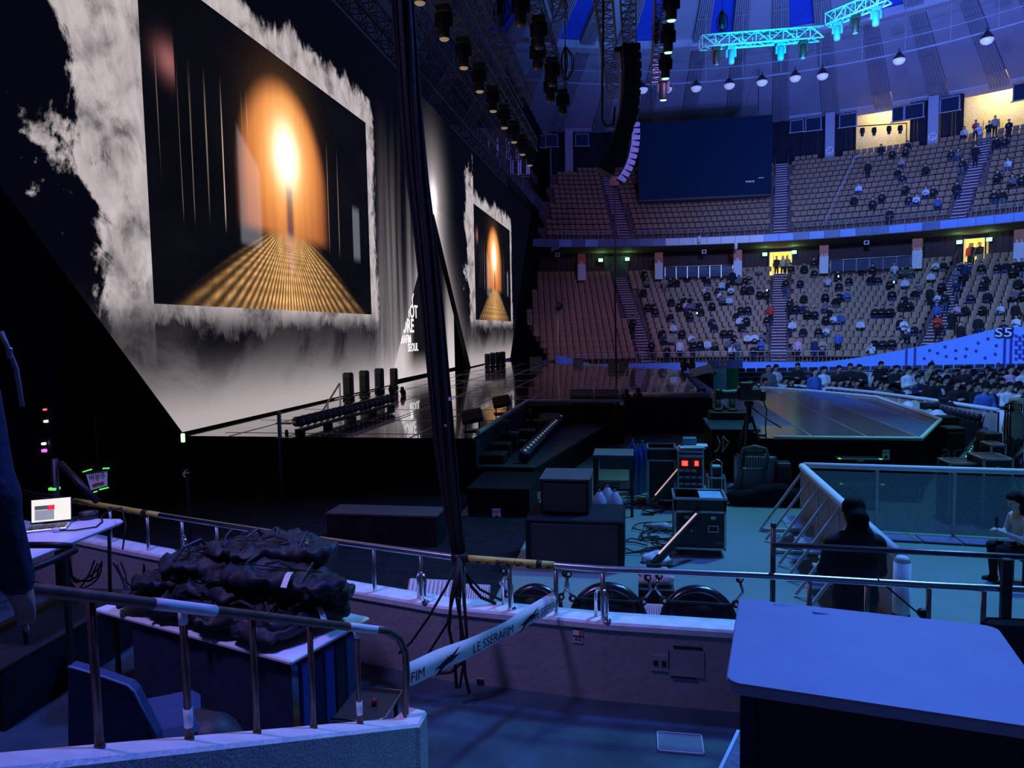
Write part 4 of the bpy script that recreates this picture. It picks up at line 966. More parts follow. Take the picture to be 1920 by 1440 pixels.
crowd(1220, 460, 6, 'L', '250,375,k 325,385,k 430,335,k 620,355,k 650,320,k 995,350,g 1085,310,n 1085,355,k 775,420,w 860,410,k 755,465,k 905,465,w 590,475,w 635,500,k 800,505,w 890,555,w 775,560,g 705,615,k 230,610,k 325,615,k 400,570,k 460,570,k 315,660,p 385,670,y 470,655,g 550,615,k 545,705,k 10,660,k 50,700,k 205,775,k 455,775,k 665,820,y 680,885,k 250,880,w 115,940,k 145,1020,y 240,1005,n 385,935,k 490,1005,w 480,1065,ks 540,1040,k 620,1075,w 705,1050,o 840,1060,g 820,950,k 915,940,k 930,1000,k 985,1050,gs 870,1140,w 1005,695,k 960,770,k 1030,780,w 1125,705,k 1110,820,k 1015,875,k 1090,1000,w 1195,990,w 1280,1000,g 1280,800,k 1350,680,rs 1065,440,k 1140,475,k 1225,490,k 1320,480,k 1250,250,n 210,1150,k 1170,1130,k 335,1055,ws 155,370,ns 920,280,ks 1245,1110,bs 15,1080,ks')
crowd(980, 480, 6.545, 'L', '1355,740,ks 1480,200,k 1540,220,k 1520,300,g 1495,390,k 1565,590,k')
crowd(1460, 460, 6, 'L', '175,240,k 320,235,k 415,280,k 370,185,k 75,365,ks 250,385,k 575,370,w 670,315,k 685,405,k 810,355,k 265,530,k 520,520,k 630,560,k 680,515,k 770,515,b 935,200,ks 1060,235,ks 1000,335,k 1160,330,k 1310,230,ws 1290,330,g 1290,380,k 1430,285,o 1270,530,k 130,625,ks 195,650,k 285,690,y 350,745,k 435,730,k 555,680,g 530,740,k 635,745,w 555,795,k 660,795,b 1085,730,k 1190,715,k 1290,710,k 930,840,w 180,860,w 280,900,k 445,920,k 575,910,w 210,1050,ps 405,1035,ys 490,1040,ns 670,1010,bs 1055,1045,k 1185,1050,k 1285,1035,k 1085,1110,w 1410,830,ws 1410,650,k')
crowd(1690, 440, 5.54, 'L', '340,300,w 425,300,k 65,365,o 60,455,w 345,415,w 425,490,k 210,520,g 70,600,k 180,570,k 300,570,ks 365,590,w 450,600,ks 30,700,k 360,760,bs 370,890,rs 530,820,ks 40,880,k 90,950,w 180,950,k 65,1010,ks 600,760,p 640,760,k 840,740,k 1040,740,w 1190,735,ks 620,950,ks 800,890,ks 1090,920,k 1200,880,ws 740,600,y 910,570,k 1135,570,g 1185,600,k 820,330,k 985,310,k 1110,265,k 1100,310,k 1165,360,k 1170,460,k 870,420,k 850,490,k 625,300,ks 670,330,ys 560,390,gs 575,490,ys 1260,290,ks')
crowd(1440, 260, 8, 'U', '1660,130,k 1890,160,k 1500,340,ks 1350,680,w 1280,860,k 1600,910,k 1720,820,k 1790,1080,k')
crowd(1680, 200, 6, 'U', '115,410,k 90,480,k 80,600,n 45,710,k 60,780,k 90,890,k 130,1010,k 235,990,w 370,920,w 460,895,k 500,1040,b 645,880,k 315,680,k 600,505,k 675,495,g 725,580,k 890,445,ks 945,240,ws 900,140,rs 1110,130,ns 1040,175,ks 750,235,w 1275,165,ks 1145,385,k 1245,355,k 1275,605,w 1135,745,k 1300,800,g 1410,780,k 1065,950,k 1190,975,k')
for (px, py, c, lb) in ((1823, 461, 'k', 'black, left silhouette in the right lit doorway'), (1838, 459, 'k', 'black, right silhouette in the right lit doorway'), (1819, 471, 'r', 'red, in front of the right lit doorway'), (1456, 482, 'k', 'black, in the middle lit doorway'), (1476, 492, 'g', 'grey, at the right of the middle lit doorway'), (1468, 490, 'n', 'beige, deep in the middle lit doorway')):
    q = at_r(px, py, 38.4); a = phi_of(q); person('t' if c == 'k' else 'tl', c, pol(38.4, a, 7.66), -a, 'standing spectator in ' + lb, 'people in the lit doorways', 'k', 1.1)
# ---- standing crowd on the floor behind the runway barrier
n = 0; FCN = {}
for r, D in enumerate((21.5, 23.0, 24.6, 26.3, 28.2, 30.2)):
    for k in range(26):
        xn = .40+.0128*k+random.uniform(-.006, .006); Dk = D+random.uniform(-.5, .5)
        xpx = 960+xn*1350
        ymin = 1180+26*r
        lim = {0: 1840, 1: 1790, 2: 1735, 3: 1690, 4: 1650, 5: 1610}[r]
        if xpx < lim or xpx > 1935 or (k+r) % 2 == 0 and r > 3: continue
        p = O+FWD*Dk+RGT*(xn*Dk); p.z = 0; c = random.choice('kkkkkwwgbynkk'); n += 1
        person(random.choice(('spl', 'sp', 'sll', 'sl')), c, p, random.uniform(-.2, 1.1), 'seated spectator in %s in the floor crowd, %s row, %s from the left' % (cl[c][0], ORD[r], ORD[FCN.setdefault(r, 0)]), 'floor crowd behind the runway', 'k', random.uniform(.98, 1.08)); FCN[r] += 1
for (px, py, c, lb) in ((1453, 690, 'w', 'white striped top, left end of the bleachers'), (1441, 692, 'g', 'grey, behind the striped spectator'), (1496, 687, 'k', 'black, arms folded before the bleachers'), (1527, 698, 'b', 'bright blue, bending before the bleachers'), (1543, 694, 'w', 'white jersey'), (1572, 692, 'k', 'black, left of the white boxes'), (1594, 688, 'k', 'black, talking beside the white boxes'), (1611, 690, 'k', 'black, just left of the white boxes'), (1650, 684, 'k', 'black, drinking before the bleachers'), (1680, 692, 'k', 'black, crouching right of the drinker'), (1701, 695, 'w', 'white, beside the crouching spectator'), (1743, 686, 'n', 'beige, tallest of the floor crowd'), (1806, 694, 'k', 'black, wide, before the bleachers'), (1893, 694, 'p', 'pink, long hair, far right'), (1915, 695, 'w', 'white, at the right edge')):
    q = at_z(px, py, 1.66); q.z = 0
    person('tp' if c in 'knw' else 'tl', c, q, random.uniform(-.3, .6), 'standing spectator in ' + lb, 'standing floor crowd', 'k', 1.02)
n0 = n
for (px, py, c) in ((1432, 716, 'k'), (1440, 714, 'p'), (1470, 714, 'w'), (1482, 716, 'k'), (1503, 715, 'k'), (1524, 716, 'n'), (1535, 718, 'w'), (1550, 716, 'b'), (1562, 718, 'y'), (1575, 718, 'b'), (1588, 716, 'k'), (1597, 715, 'k'), (1606, 719, 'k'), (1640, 716, 'k'), (1650, 720, 'g'), (1660, 722, 'o')):
    q = at_z(px, py, 1.22); q.z = 0; n += 1
    person('sp' if n % 2 else 'spl', c, q, random.uniform(-.2, .8), 'seated spectator in %s before the bleachers, %s from left along the barrier' % (cl[c][0], ORD[n-n0-1]), 'seated crowd before the bleachers', 'k', 1.0)
# white-capped spectator near the barrier end
q = at_z(1903, 760, 1.5); q.z = 0; wcp = person('tl', 'w', q, .4, 'spectator in white with a white cap beside the barrier end', 'standing floor crowd', 'j', .93)
m = MB(); m.lathe([(.13, 0), (.15, .03), (.13, .1), (.06, .13)], 14); m.box((0, -.14, .02), (.18, .16, .02)); m.build('cap', WPLAS, wcp, (0, -.03, 1.67))
# phones glowing in hands
for k, (px, py) in enumerate(((1294, 637), (1438, 544), (1572, 518), (1676, 529), (1307, 587))):
    q = at_r(px, py, 25.0+(665-py)/185*11.0); tag(MB().box((0, 0, 0), (.09, .02, .16), bevel=.01).build('smartphone', GLOWW, None, q, -phi_of(q)), ('bright phone torch in front of the lower stand, left', 'glowing phone beside the middle stairs', 'glowing phone high in the block right of the middle stairs', 'glowing phone near the glass balustrade', 'glowing phone in the block left of the middle stairs')[k], 'phone')
# long tape banner run over the empty upper seats
tp = thing('hanging_tape', 'long pale blue tape strung zigzag down the empty upper seats', 'tape', at_r(1600, 300, 43)); L = tp.location
pts = [(1615, 290, 43.5), (1601, 296, 43.2), (1598, 308, 42.4), (1592, 318, 41.6), (1585, 335, 40.2), (1574, 356, 39), (1563, 377, 37.6), (1558, 393, 36.4), (1549, 408, 35.2), (1548, 421, 34.3)]
P3 = [at_r(x, y, R)-L for x, y, R in pts]
MB().tube(P3, .05, 5).build('tape', mat('blue_tape', (.55, .68, .85), .5), tp)
# ================================================================== stage and backstage equipment
def span(px0, px1, yt, yb, Y):
    m = (yt+yb)/2; p, q = at_y(px0, m, Y), at_y(px1, m, Y); c = (px0+px1)/2
    return p.x, q.x, at_y(c, yb, Y).z, at_y(c, yt, Y).z
EDGE = mat('case_edge', (.5, .52, .56), .35, .9); CASEB = mat('case_board', (.02, .02, .024), .4)
def flight_case(name, lb, x0, x1, y0, dep, z0, z1, board=CASEB, wheels=True, lid=None, handles=1, cat='flight case'):
    t = thing(name, lb, cat, ((x0+x1)/2, y0+dep/2, z0)); W, Hh = x1-x0, z1-z0; zb = .10 if wheels else 0
    b = MB().box((0, 0, zb+(Hh-zb)/2), (W-.03, dep-.03, Hh-zb-.02)).build('body', board, t)
    for sx in (-1, 1):
        for sy in (-1, 1): MB().bar((sx*(W/2-.015), sy*(dep/2-.015), zb), (sx*(W/2-.015), sy*(dep/2-.015), Hh), .03).build('edge_trim', EDGE, t)
        for z in (zb+.015, Hh-.015): MB().bar((sx*(W/2-.015), -dep/2+.015, z), (sx*(W/2-.015), dep/2-.015, z), .03).build('edge_trim', EDGE, t)
    for sy in (-1, 1):
        for z in (zb+.015, Hh-.015): MB().bar((-W/2+.015, sy*(dep/2-.015), z), (W/2-.015, sy*(dep/2-.015), z), .03).build('edge_trim', EDGE, t)
    if wheels:
        for sx in (-1, 1):
            for sy in (-1, 1): MB().lathe([(.045, -.018), (.05, -.01), (.05, .01), (.045, .018)], 12, Matrix.Rotation(math.pi/2, 3, 'Y'), (sx*(W/2-.1), sy*(dep/2-.08), .05)).build('castor', RUB, t)
    for k in range(handles):
        cx = (k-(handles-1)/2)*W*.5
        h = MB()
        for s in (-1, 1): h.box((cx+s*.065, -dep/2, Hh*.62), (.012, .025, .085)); h.box((cx, -dep/2, Hh*.62+s*.042), (.14, .025, .012))
        h.build('handle', EDGE, t)
        MB().box((cx, -dep/2, Hh*.86), (.08, .03, .06), bevel=.008).build('latch', EDGE, t)
    return t
def speaker_box(name, lb, x0, x1, y0, dep, z0, z1, m=BPLAS, logo=None, cat='loudspeaker', grille=True):
    t = thing(name, lb, cat, ((x0+x1)/2, y0+dep/2, z0)); W, Hh = x1-x0, z1-z0
    MB().box((0, 0, Hh/2), (W, dep, Hh), bevel=.02).build('cabinet', m, t)
    if grille: MB().box((0, -dep/2-.008, Hh/2), (W*.88, .016, Hh*.82), bevel=.006).build('grille', mat('grille', (.03, .03, .034), .7, bump=.5, bscale=120), t)
    if logo: text(logo, Hh*.42, mat('logo_grey', (.30, .30, .34), .5), t, (1, 0, 0), (0, 0, 1), (0, -dep/2-.022, Hh*.55), 'logo', .002)
    return t
# upright beam lights on the deck
def beam_light(loc, h, lb, grp):
    if 'beam' not in PR:
        t = PR['beam'] = thing('beam_light', lb, 'stage light', loc, 0, grp)
        MB().box((0, 0, .06), (.34, .34, .12), bevel=.02).build('base', BPLAS, t); MB().box((0, 0, .56), (.34, .30, .86), bevel=.05).build('housing', mat('dark_housing', (.045, .045, .05), .4), t); MB().box((0, -.16, .50), (.24, .02, .6), bevel=.008).build('cover', BPLAS, t)
        MB().box((0, 0, .985), (.26, .22, .03), bevel=.01).build('lens', lensm, t)
    else: t = dup(PR['beam'], loc, 0, lb, grp)
    t.scale = (h*1.02, h*1.02, h)
for k, (px, py, h) in enumerate(((654, 749, 51), (684, 742, 48), (712, 735, 45), (739, 728, 38))):
    q = at_z(px, py, DECK); beam_light(q, h*q.dot(FWD)/F, 'tall dark upright beam light near the LED wall, %s from the camera' % ORD[k], 'upright beam lights by the near picture')
for k, (px, py, h) in enumerate(((914, 690, 26), (924, 689, 27), (934, 688, 27), (943, 687, 27))):
    q = at_z(px, py-1, DECK); beam_light(q, h*q.dot(FWD)/F, 'tall dark upright beam light under the far picture, %s from the camera' % ORD[k], 'upright beam lights by the far picture')
# rows of round lights
def light_row(lb, grp, a, b, n, r, stand_h, face, lens, m):
    a, b = Vector(a), Vector(b); d = (b-a)/(n-1)
    bar = thing('light_stand', 'low black bar carrying the row of round lights ' + lb, 'stand', (a+b)/2, math.atan2(d.y, d.x)); Ln = (b-a).length
    MB().box((0, 0, stand_h-.04), (Ln+.2, .14, .05)).build('crossbar', BMET, bar)
    for k in range(5): MB().box((-Ln/2+Ln*k/4, 0, (stand_h-.06)/2), (.05, .22, stand_h-.06)).build('foot', BMET, bar)
    first = None; Mx = Vector(face).to_track_quat('Z', 'Y').to_matrix()
    for k in range(n):
        p = a+d*k+Vector((0, 0, stand_h+r*1.25))
        l2 = 'round black light %s, %s from the camera' % (lb, ORD[k])
        if first is None:
            first = thing('round_stage_light', l2, 'stage light', p, 0, grp)
            MB().lathe([(r*.5, -r*1.5), (r*.95, -r*1.1), (r, -r*.2), (r, r*.55), (r*.9, r*.6)], 14, Mx).build('can', m, first)
            MB().lathe([(r*(.30 if lens is whb else .88), r*.56), (r*(.28 if lens is whb else .6), r*.74), (r*.05, r*.82)], 12, Mx).build('lens', lens, first)
            y = MB(); y.tube([(0, 0, -r*1.2), (r*.8, -r*.8, -r*.9), (r*.8, -r*.8, 0)], .012, 5); y.build('yoke', BMET, first)
        else: dup(first, p, 0, l2, grp)
whb = mat('pale_bulb', (.75, .7, .62), .3, emit=(1, .9, .75), estr=.12)
light_row('along the near LED picture', 'round lights along the LED wall', at_z(563, 815, DECK), at_z(733, 766, DECK), 18, .115, .14, (1, -.45, .1), lensm, BMET)
light_row('on the low front riser', 'round lights on the front riser', at_z(984, 868, LPZ), at_z(1051, 797, LPZ), 18, .115, .05, (.25, -.3, 1), whb, mat('navy_can', (.03, .05, .12), .45))
MB_sm = None
for k, (px, py) in enumerate(((712, 742), (735, 738), (757, 742))):
    moving_head('fl', BPLAS, lensm, False, at_z(px, py, DECK), 'small black moving light behind the row of round lights, %s from left' % ORD[k], 'small moving lights on the deck', .42, 0, .5)
for k, (px, py) in enumerate(((1176, 744), (1196, 752))):
    q = at_z(px, py, DECK); moving_head('fl', BPLAS, lensm, False, (q.x, 20.75+.4*k, DECK), 'black moving light at the deck corner beside the wedge monitors, %s' % ('left' if k == 0 else 'right'), 'moving lights at the deck corner', .55, 0, -.6)
for k, (px, py) in enumerate(((1283, 694), (1297, 695))):
    q = at_z(px, py, DECK); moving_head('fl', BPLAS, lensm, False, q, 'round black light at the far right of the deck, %s' % ('left' if k == 0 else 'right'), 'lights at the far right deck edge', .8, 0, -.5)
# metal brace and post by the screen corner
t = thing('screen_brace', 'thin metal A-shaped brace leaning behind the row of round lights', 'brace', at_z(638, 757, DECK)); L = t.location
q = at_z(604, 772, DECK); MB().bar(L-L, (0, 0, .62), .04).build('upright', ALU, t); MB().bar((0, 0, .62), q-L, .04).build('strut', ALU, t); MB().bar(q-L+Vector((.12, .1, 0)), q-L+Vector((.12, .1, .2)), .04).build('stub', ALU, t)
p = at_y(526, 845, 13.5); t = thing('cable_post', 'steel post with small shelves and an orange cap at the stage corner', 'post', (p.x, 13.5, 0))
MB().bar((0, 0, 0), (0, 0, at_y(526, 772, 13.5).z), .06).build('upright', EDGE, t); MB().box((.14, 0, 1.15), (.34, .2, .03)).build('shelf', EDGE, t); MB().box((.14, 0, 1.45), (.34, .2, .03)).build('shelf', EDGE, t); MB().lathe([(.03, 0), (.04, .05), (.03, .14)], 10, None, (.15, 0, 1.17)).build('cap', mat('orange_plastic', (.5, .16, .03), .5), t)
# two tilted panel lights
for k, (px, py, sc) in enumerate(((886, 808, 1.0), (941, 776, .92))):
    q = at_z(px, py, DECK); t = thing('panel_light', 'black tilted panel light on a short stand, %s' % ('nearer one behind the cable column' if k == 0 else 'farther one'), 'stage light', q, .35)
    Rm = Matrix.Rotation(math.radians(38), 3, 'X') @ Matrix.Rotation(-.25, 3, 'Y')
    MB().box((0, 0, .30), (.46, .30, .12), mtx=Rm, bevel=.02).build('panel', BPLAS, t); MB().box((-.02, .02, .37), (.44, .28, .015), mtx=Rm, bevel=.005).build('face', mat('panel_edge', (.12, .11, .11), .3), t)
    for s in (-1, 1): MB().bar((s*.15, 0, .02), (s*.15, 0, .28), .03).build('leg', BMET, t)
    MB().box((0, 0, .015), (.40, .30, .03)).build('base', BMET, t)
# wedge monitors
WS = [(0, 0), (0, .22), (.10, .36), (.30, .37), (.66, 0)]
wm = mat('wedge_grey', (.16, .15, .15), .6, bump=.2); wb = mat('wedge_top_bluelight', (.10, .17, .34), .5)  # second colour: blue light on the wedge tops, put into the paint
def wedge_monitor(lb, x0, x1, y, z, s=1.0, rz=0):
    t = thing('wedge_monitor', lb, 'loudspeaker', ((x0+x1)/2, y, z), rz); W = (x1-x0)/2
    MB().prism([(-W, a*s, b*s) for a, b in WS], (2*W, 0, 0)).build('cabinet', wm, t)
    MB().prism([(-W+.03, .11*s, .375*s), (W-.03, .11*s, .375*s), (W-.03, .29*s, .382*s), (-W+.03, .29*s, .382*s)], (0, 0, .008)).build('top_light_patch', wb, t)
    MB().box((0, -.006, .11*s), (2*W*.9, .012, .15*s)).build('grille', MATS['grille'] if 'grille' in MATS else BPLAS, t)
    MB().box((-W-.004, .22*s, .17*s), (.012, .12*s, .05*s)).build('handle_slot', INK, t)
speaker_box('subwoofer', 'small black box at the near end of the front riser', *[*span(900, 945, 842, 868, 14.05)[:2]], 14.05, .45, LPZ, LPZ+.20, logo=None)
wedge_monitor('grey wedge monitor on the deck edge, left of the pair', *span(1068, 1111, 740, 757, 20.75)[:2], 20.75, DECK)
wedge_monitor('grey wedge monitor on the deck edge, right of the pair', *span(1114, 1160, 740, 757, 20.75)[:2], 20.75, DECK)
wedge_monitor('grey wedge monitor lying on the low front riser', *span(1010, 1048, 760, 780, 19.2)[:2], 19.2, LPZ)
for k, (x0, x1, yt, yb, Y, lg) in enumerate(((915, 955, 820, 845, 14.75, None), (937, 969, 803, 831, 15.6, 'act'), (968, 1001, 792, 815, 16.6, None), (983, 1008, 774, 795, 17.8, 'act'), (969, 984, 809, 824, 15.9, None))):
    a, b, z0, z1 = span(x0, x1, yt, yb, Y); h = (.30, .40, .32, .40, .18)[k]
    speaker_box('subwoofer', 'black %s on the front riser, %s' % (('subwoofer with act lettering' if lg else 'plain box'), ('second from the camera', 'nearer lettered one', 'behind the nearer lettered one', 'farther lettered one', 'smallest, beside the light row')[k]), a, b, Y, .36, LPZ, LPZ+h, logo=lg)
for k, (px, py, Y) in enumerate(((949, 803, 15.62), (993, 775, 17.85))):
    p = at_y(px, py, Y); t = thing('speaker_pole', 'short black pole standing on the %s lettered subwoofer' % ('nearer', 'farther')[k], 'pole', (p.x, Y+.15, LPZ+.40)); MB().tube([(0, 0, 0), (0, 0, .28)], .035, 10).build('tube', BMET, t); MB().lathe([(.09, 0), (.09, .02)], 12).build('flange', BMET, t)
# clutter at the far edge of the deck
for k, (x0, x1, yb, h, lb) in enumerate(((993, 1014, 684, .45, 'low black crate at the far left edge of the deck'), (1140, 1158, 690, .42, 'black wedge crate at the far edge of the deck'), (1160, 1178, 691, .40, 'black crate right of the wedge crate at the far deck edge'), (1074, 1092, 684, .32, 'small black case with cables at the far edge'))):
    q = at_z((x0+x1)/2, yb, DECK); w_ = (x1-x0)*q.dot(FWD)/F
    t = thing('equipment_crate', lb, 'crate', q); MB().prism([(-w_/2, 0, 0), (w_/2, 0, 0), (w_/2, .1, h), (-w_/2, .1, h)], (0, .6, 0)).build('body', wm, t); MB().box((0, .4, h+.02), (w_*.9, .5, .04)).build('lid', BPLAS, t)
q = at_z(1111, 685, DECK); t = thing('thin_stand', 'thin pale stand on the far deck edge in front of the empty seats', 'stand', q); MB().bar((0, 0, 0), (0, 0, 1.85), .04).build('pole', ALU, t); MB().box((0, 0, .02), (1.0, .4, .06)).build('base', WPLAS, t)
q = at_d(1046, 574, 50); t = thing('ball_lamp', 'dark ball on a thin pole in front of the empty stage-side seats', 'lamp', (q.x, q.y, 0)); MB().tube([(0, 0, .0), (0, 0, q.z)], .025, 6).build('pole', ALU, t); MB().lathe([(.02, -.34), (.2, -.28), (.34, -.05), (.34, .05), (.2, .28), (.02, .34)], 16, None, (0, 0, q.z)).build('ball', BPLAS, t)
t = thing('hanging_cable', 'thin black cable hanging from the pale line array to the floor', 'cable', at_d(1152, 345, 38)); L = t.location; MB().tube([L-L, at_d(1154, 470, 38)-L, at_d(1153, 560, 38)-L, Vector((at_d(1156, 672, 38).x, at_d(1156, 672, 38).y, 0))-L], .045, 6).build('cable', RUB, t)
# right end of the deck: small bottles, box, tilted panel, teal cabinet
q = at_z(1306, 742, DECK); t = thing('tissue_box', 'small black box on the right front corner of the deck', 'box', q+Vector((.16, .25, 0))); MB().box((0, 0, .10), (.24, .2, .20), bevel=.01).build('body', BPLAS, t); MB().box((0, -.102, .13), (.10, .006, .04)).build('sticker', WPLAS, t)
for k, dx in enumerate((-.14, -.05, .03, .09)):
    t = thing('water_bottle', 'small pale bottle at the right front corner of the deck, %s from left' % ORD[k], 'bottle', q+Vector((dx, .4+.1*(k % 2), 0)), 0, 'bottles on the deck corner'); MB().lathe([(.035, 0), (.037, .12), (.03, .17), (.013, .20)], 10).build('bottle', WPLAS, t); MB().lathe([(.015, .20), (.015, .23)], 8).build('cap', BLUE, t)
q = at_z(1310, 705, DECK-.1); t = thing('tilted_board', 'pale tilted board on a dark box beside the right deck edge', 'board', (q.x+.15, q.y, 0)); MB().box((0, .3, .55), (1.0, .7, 1.1)).build('box', BPLAS, t); MB().box((-.05, .1, 1.25), (1.0, .9, .03), mtx=Matrix.Rotation(.35, 3, 'X') @ Matrix.Rotation(-.3, 3, 'Y')).build('board', mat('khaki_board', (.40, .38, .30), .6), t)
q = at_z(1355, 722, .0); a = at_d(1355, 722, 34.5); a.z = 0
t = thing('teal_cabinet', 'teal service cabinet with green curtain beside the bleachers', 'cabinet', (a.x, a.y, 0), -YAW*0)
MB().box((-.25, 0, .62), (.8, .6, 1.24), bevel=.02).build('body', mat('teal_paint', (.25, .85, .75), .5), t); MB().box((.42, .02, .62), (.56, .5, 1.2)).build('curtain', mat('green_cloth', (.02, .28, .10), .8), t)
for k in range(7): MB().bar((.18+.08*k, -.25, .05), (.18+.08*k, -.25, 1.2), .03).build('curtain_fold', mat('green_fold', (.03, .36, .14), .8), t)
MB().lathe([(.07, 0), (.07, .02)], 12, Matrix.Rotation(math.pi/2, 3, 'X'), (-.38, -.3, 1.02)).build('dial', RED, t); MB().lathe([(.06, 0), (.06, .02)], 12, Matrix.Rotation(math.pi/2, 3, 'X'), (-.14, -.3, 1.04)).build('dial', WPLAS, t)
MB().box((.1, .1, 1.45), (1.6, .5, .4), bevel=.01).build('top_board', bluew, t); MB().box((-.02, -.16, 1.52), (.34, .01, .26)).build('notice', WPLAS, t)
for k in range(3): MB().box((-.02, -.168, 1.60-.07*k), (.28-.06*k, .004, .03)).build('notice_line', INK, t)
# retractable bleachers: folded black seat rows
bl = thing('bleachers', 'retractable black bleacher rows below the blue wall', 'bleachers', O+FWD*38+RGT*20-Vector((0, 0, EYE)), YAW)
for k in range(4):
    z = .12+.19*k; y = .9*k-1.0
    MB().box((0, y+.4, z/2), (17.5, .9, z)).build('step', BMET, bl); MB().box((0, y-.02, z+.01), (17.5, .05, .04)).build('nosing', mat('dull_alu', (.35, .37, .42), .5, .5), bl)
fse = MB().box((0, 0, .11), (.50, .10, .20), bevel=.03); fme = fse.mesh('folded_seat', mat('folded_seat', (.03, .035, .06), .5))
for k in range(4):
    for j in range(30): link('folded_seat', fme, bl, (-8.4+.58*j, .9*k-.6, .13+.19*k))
# white boxes stacked in the crowd
q = at_z(1624, 728, .55); q.z = 0
for k in range(2): t = thing('white_box', 'white %s box of the pair stacked in the floor crowd' % ('lower', 'upper')[k], 'box', q+Vector((0, 0, .02+.62*k)), 0, 'white boxes in the crowd'); MB().box((0, 0, .3), (.42, .4, .58), bevel=.02).build('carton', WPLAS, t); MB().box((0, -.203, .3), (.05, .006, .58)).build('tape', GREYP, t)

# ---- runway barriers
white_b = mat('barrier_white', (.62, .62, .60), .5, .1); mesh_b = mat('barrier_panel', (.42, .40, .38), .6)
def barrier(lb, pts, h, strut, seg=1.05, side=1, panel=mesh_b, tube_r=.06, foot=.45, z=0.0, plate=False):
    pts = [Vector((p[0], p[1], z)) for p in pts]; t = thing('crowd_barrier', lb, 'barrier', pts[0]); L = t.location
    MB().tube([p+Vector((0, 0, h))-L for p in pts], tube_r, 8).build('padded_rail', foam, t)
    for a, b in zip(pts[:-1], pts[1:]):
        d = (b-a); n = max(1, round(d.length/seg)); nr = Vector((d.y, -d.x, 0)).normalized()*side
        for k in range(n):
            p, q = a.lerp(b, k/n), a.lerp(b, (k+1)/n); u = (q-p).normalized()*.02
            MB().prism([p+u-L+Vector((0, 0, .06)), q-u-L+Vector((0, 0, .06)), q-u-L+Vector((0, 0, h-.08)), p+u-L+Vector((0, 0, h-.08))], nr*.012).build('panel', panel, t)
            MB().bar(p-L, p-L+Vector((0, 0, h-.03)), .04).build('post', white_b, t)
            if strut:
                for f in ((0, .5) if seg > 1 else (0,)):
                    pp = p.lerp(q, f); MB().bar(pp-L+Vector((0, 0, h-.1)), pp+nr*foot-L+Vector((0, 0, .03)), .035).build('strut', white_b, t)
                MB().bar(p-L+Vector((0, 0, .03)), p+nr*foot-L+Vector((0, 0, .03)), .04, .04).build('foot_bar', white_b, t)
                if plate: MB().box((p.lerp(q, .5)+nr*foot*.5-L)+Vector((0, 0, .30))-nr*.12, (foot*.55, d.length/n*.62, .03)).build('step_plate', ALU, t)
    return t
bp = [(at_z(x, y, 1.05).x, at_z(x, y, 1.05).y) for x, y in ((1415, 722), (1470, 722), (1560, 728), (1640, 736), (1740, 749), (1872, 769))]
barrier('white padded crowd barrier curving behind the runway', bp, 1.05, True, 1.1, 1, mesh_b, .055, .5)
t = thing('barrier_end_post', 'padded white end post of the runway barrier', 'post', (bp[-1][0], bp[-1][1], 0)); MB().tube([(.08, -.05, 0), (.08, -.05, 1.05)], .07, 10).build('padding', foam, t)
# gear in the pit between runway and barrier
pit = [(1700, 752), (1745, 765)]
for k, (px, py) in enumerate(((1668, 765), (1718, 782))):
    q = at_z(px, py, .75); t = thing('covered_light', 'light wrapped in a white plastic bag beside the runway, %s one' % ('farther', 'nearer')[k], 'covered equipment', (q.x+.5, q.y, 0))
    P = [((0, 0, .78), (.1, .0, .70), .17, .19, 0), ((-.15, .0, .72), (.2, .05, .66), .12, .14, 0), ((.02, .05, .86), (.1, .05, .9), .08, .05, 0), ((0, 0, .3), (0, 0, .6), .10, .14, 0)]
    o = link('plastic_bag', sdf_mesh('plastic_bag', P, [mat('thin_plastic', (.75, .8, .85), .35, var=.15, bump=.8, bscale=12)], .03, .05), t); MB().box((0, 0, .12), (.4, .35, .24), bevel=.02).build('base', BPLAS, t)
for k, (px, py) in enumerate(((1700, 762), (1738, 770))):
    q = at_z(px, py, .85); t = thing('tilted_flap', 'khaki tilted flap in the pit beside the runway, %s one' % ('left', 'right')[k], 'board', (q.x+.35, q.y+.3, 0)); MB().box((0, 0, .82), (.75, .5, .03), mtx=Matrix.Rotation(.6, 3, 'X') @ Matrix.Rotation(-.3, 3, 'Y')).build('board', MATS['khaki_board'], t); MB().bar((0, .1, 0), (0, .1, .82), .05).build('leg', BMET, t)
pa, pb = at_z(1575, 742, .75), at_z(1800, 800, .75)
def pit_row(a, b, n, lb):
    for k in range(n):
        p = a.lerp(b, k/(n-1)); l2 = 'small black light in the pit %s, %s from the far end' % (lb, ORD[k])
        if 'pit' not in PR:
            t = PR['pit'] = thing('pit_light', l2, 'stage light', (p.x, p.y, 0), .4, 'small lights in the runway pit'); MB().box((0, 0, .42), (.16, .2, .84), bevel=.02).build('stand', BPLAS, t); MB().lathe([(.08, -.08), (.11, 0), (.1, .1)], 12, None, (0, 0, .92)).build('head', BPLAS, t); MB().lathe([(.09, .10), (.05, .12), (.01, .125)], 10, None, (0, 0, .92)).build('lens', lensm, t)
        else: dup(PR['pit'], (p.x, p.y, 0), .4, l2)
a, b = at_z(1528, 734, .9), at_z(1605, 746, .9); pit_row(Vector((a.x+.15, a.y+.1, 0)), Vector((b.x+.2, b.y, 0)), 9, 'along the far runway edge')
a, b = at_z(1745, 772, .75), at_z(1832, 797, .75); pit_row(a, b, 12, 'along the barrier')
a, b = at_z(1845, 795, .75), at_z(1810, 845, .75); 
light_row('in the pit at the runway corner', 'round lights at the runway corner', Vector((a.x, a.y, 0)), Vector((b.x, b.y, 0)), 14, .10, .45, (-.4, -.5, .6), lensm, BMET)
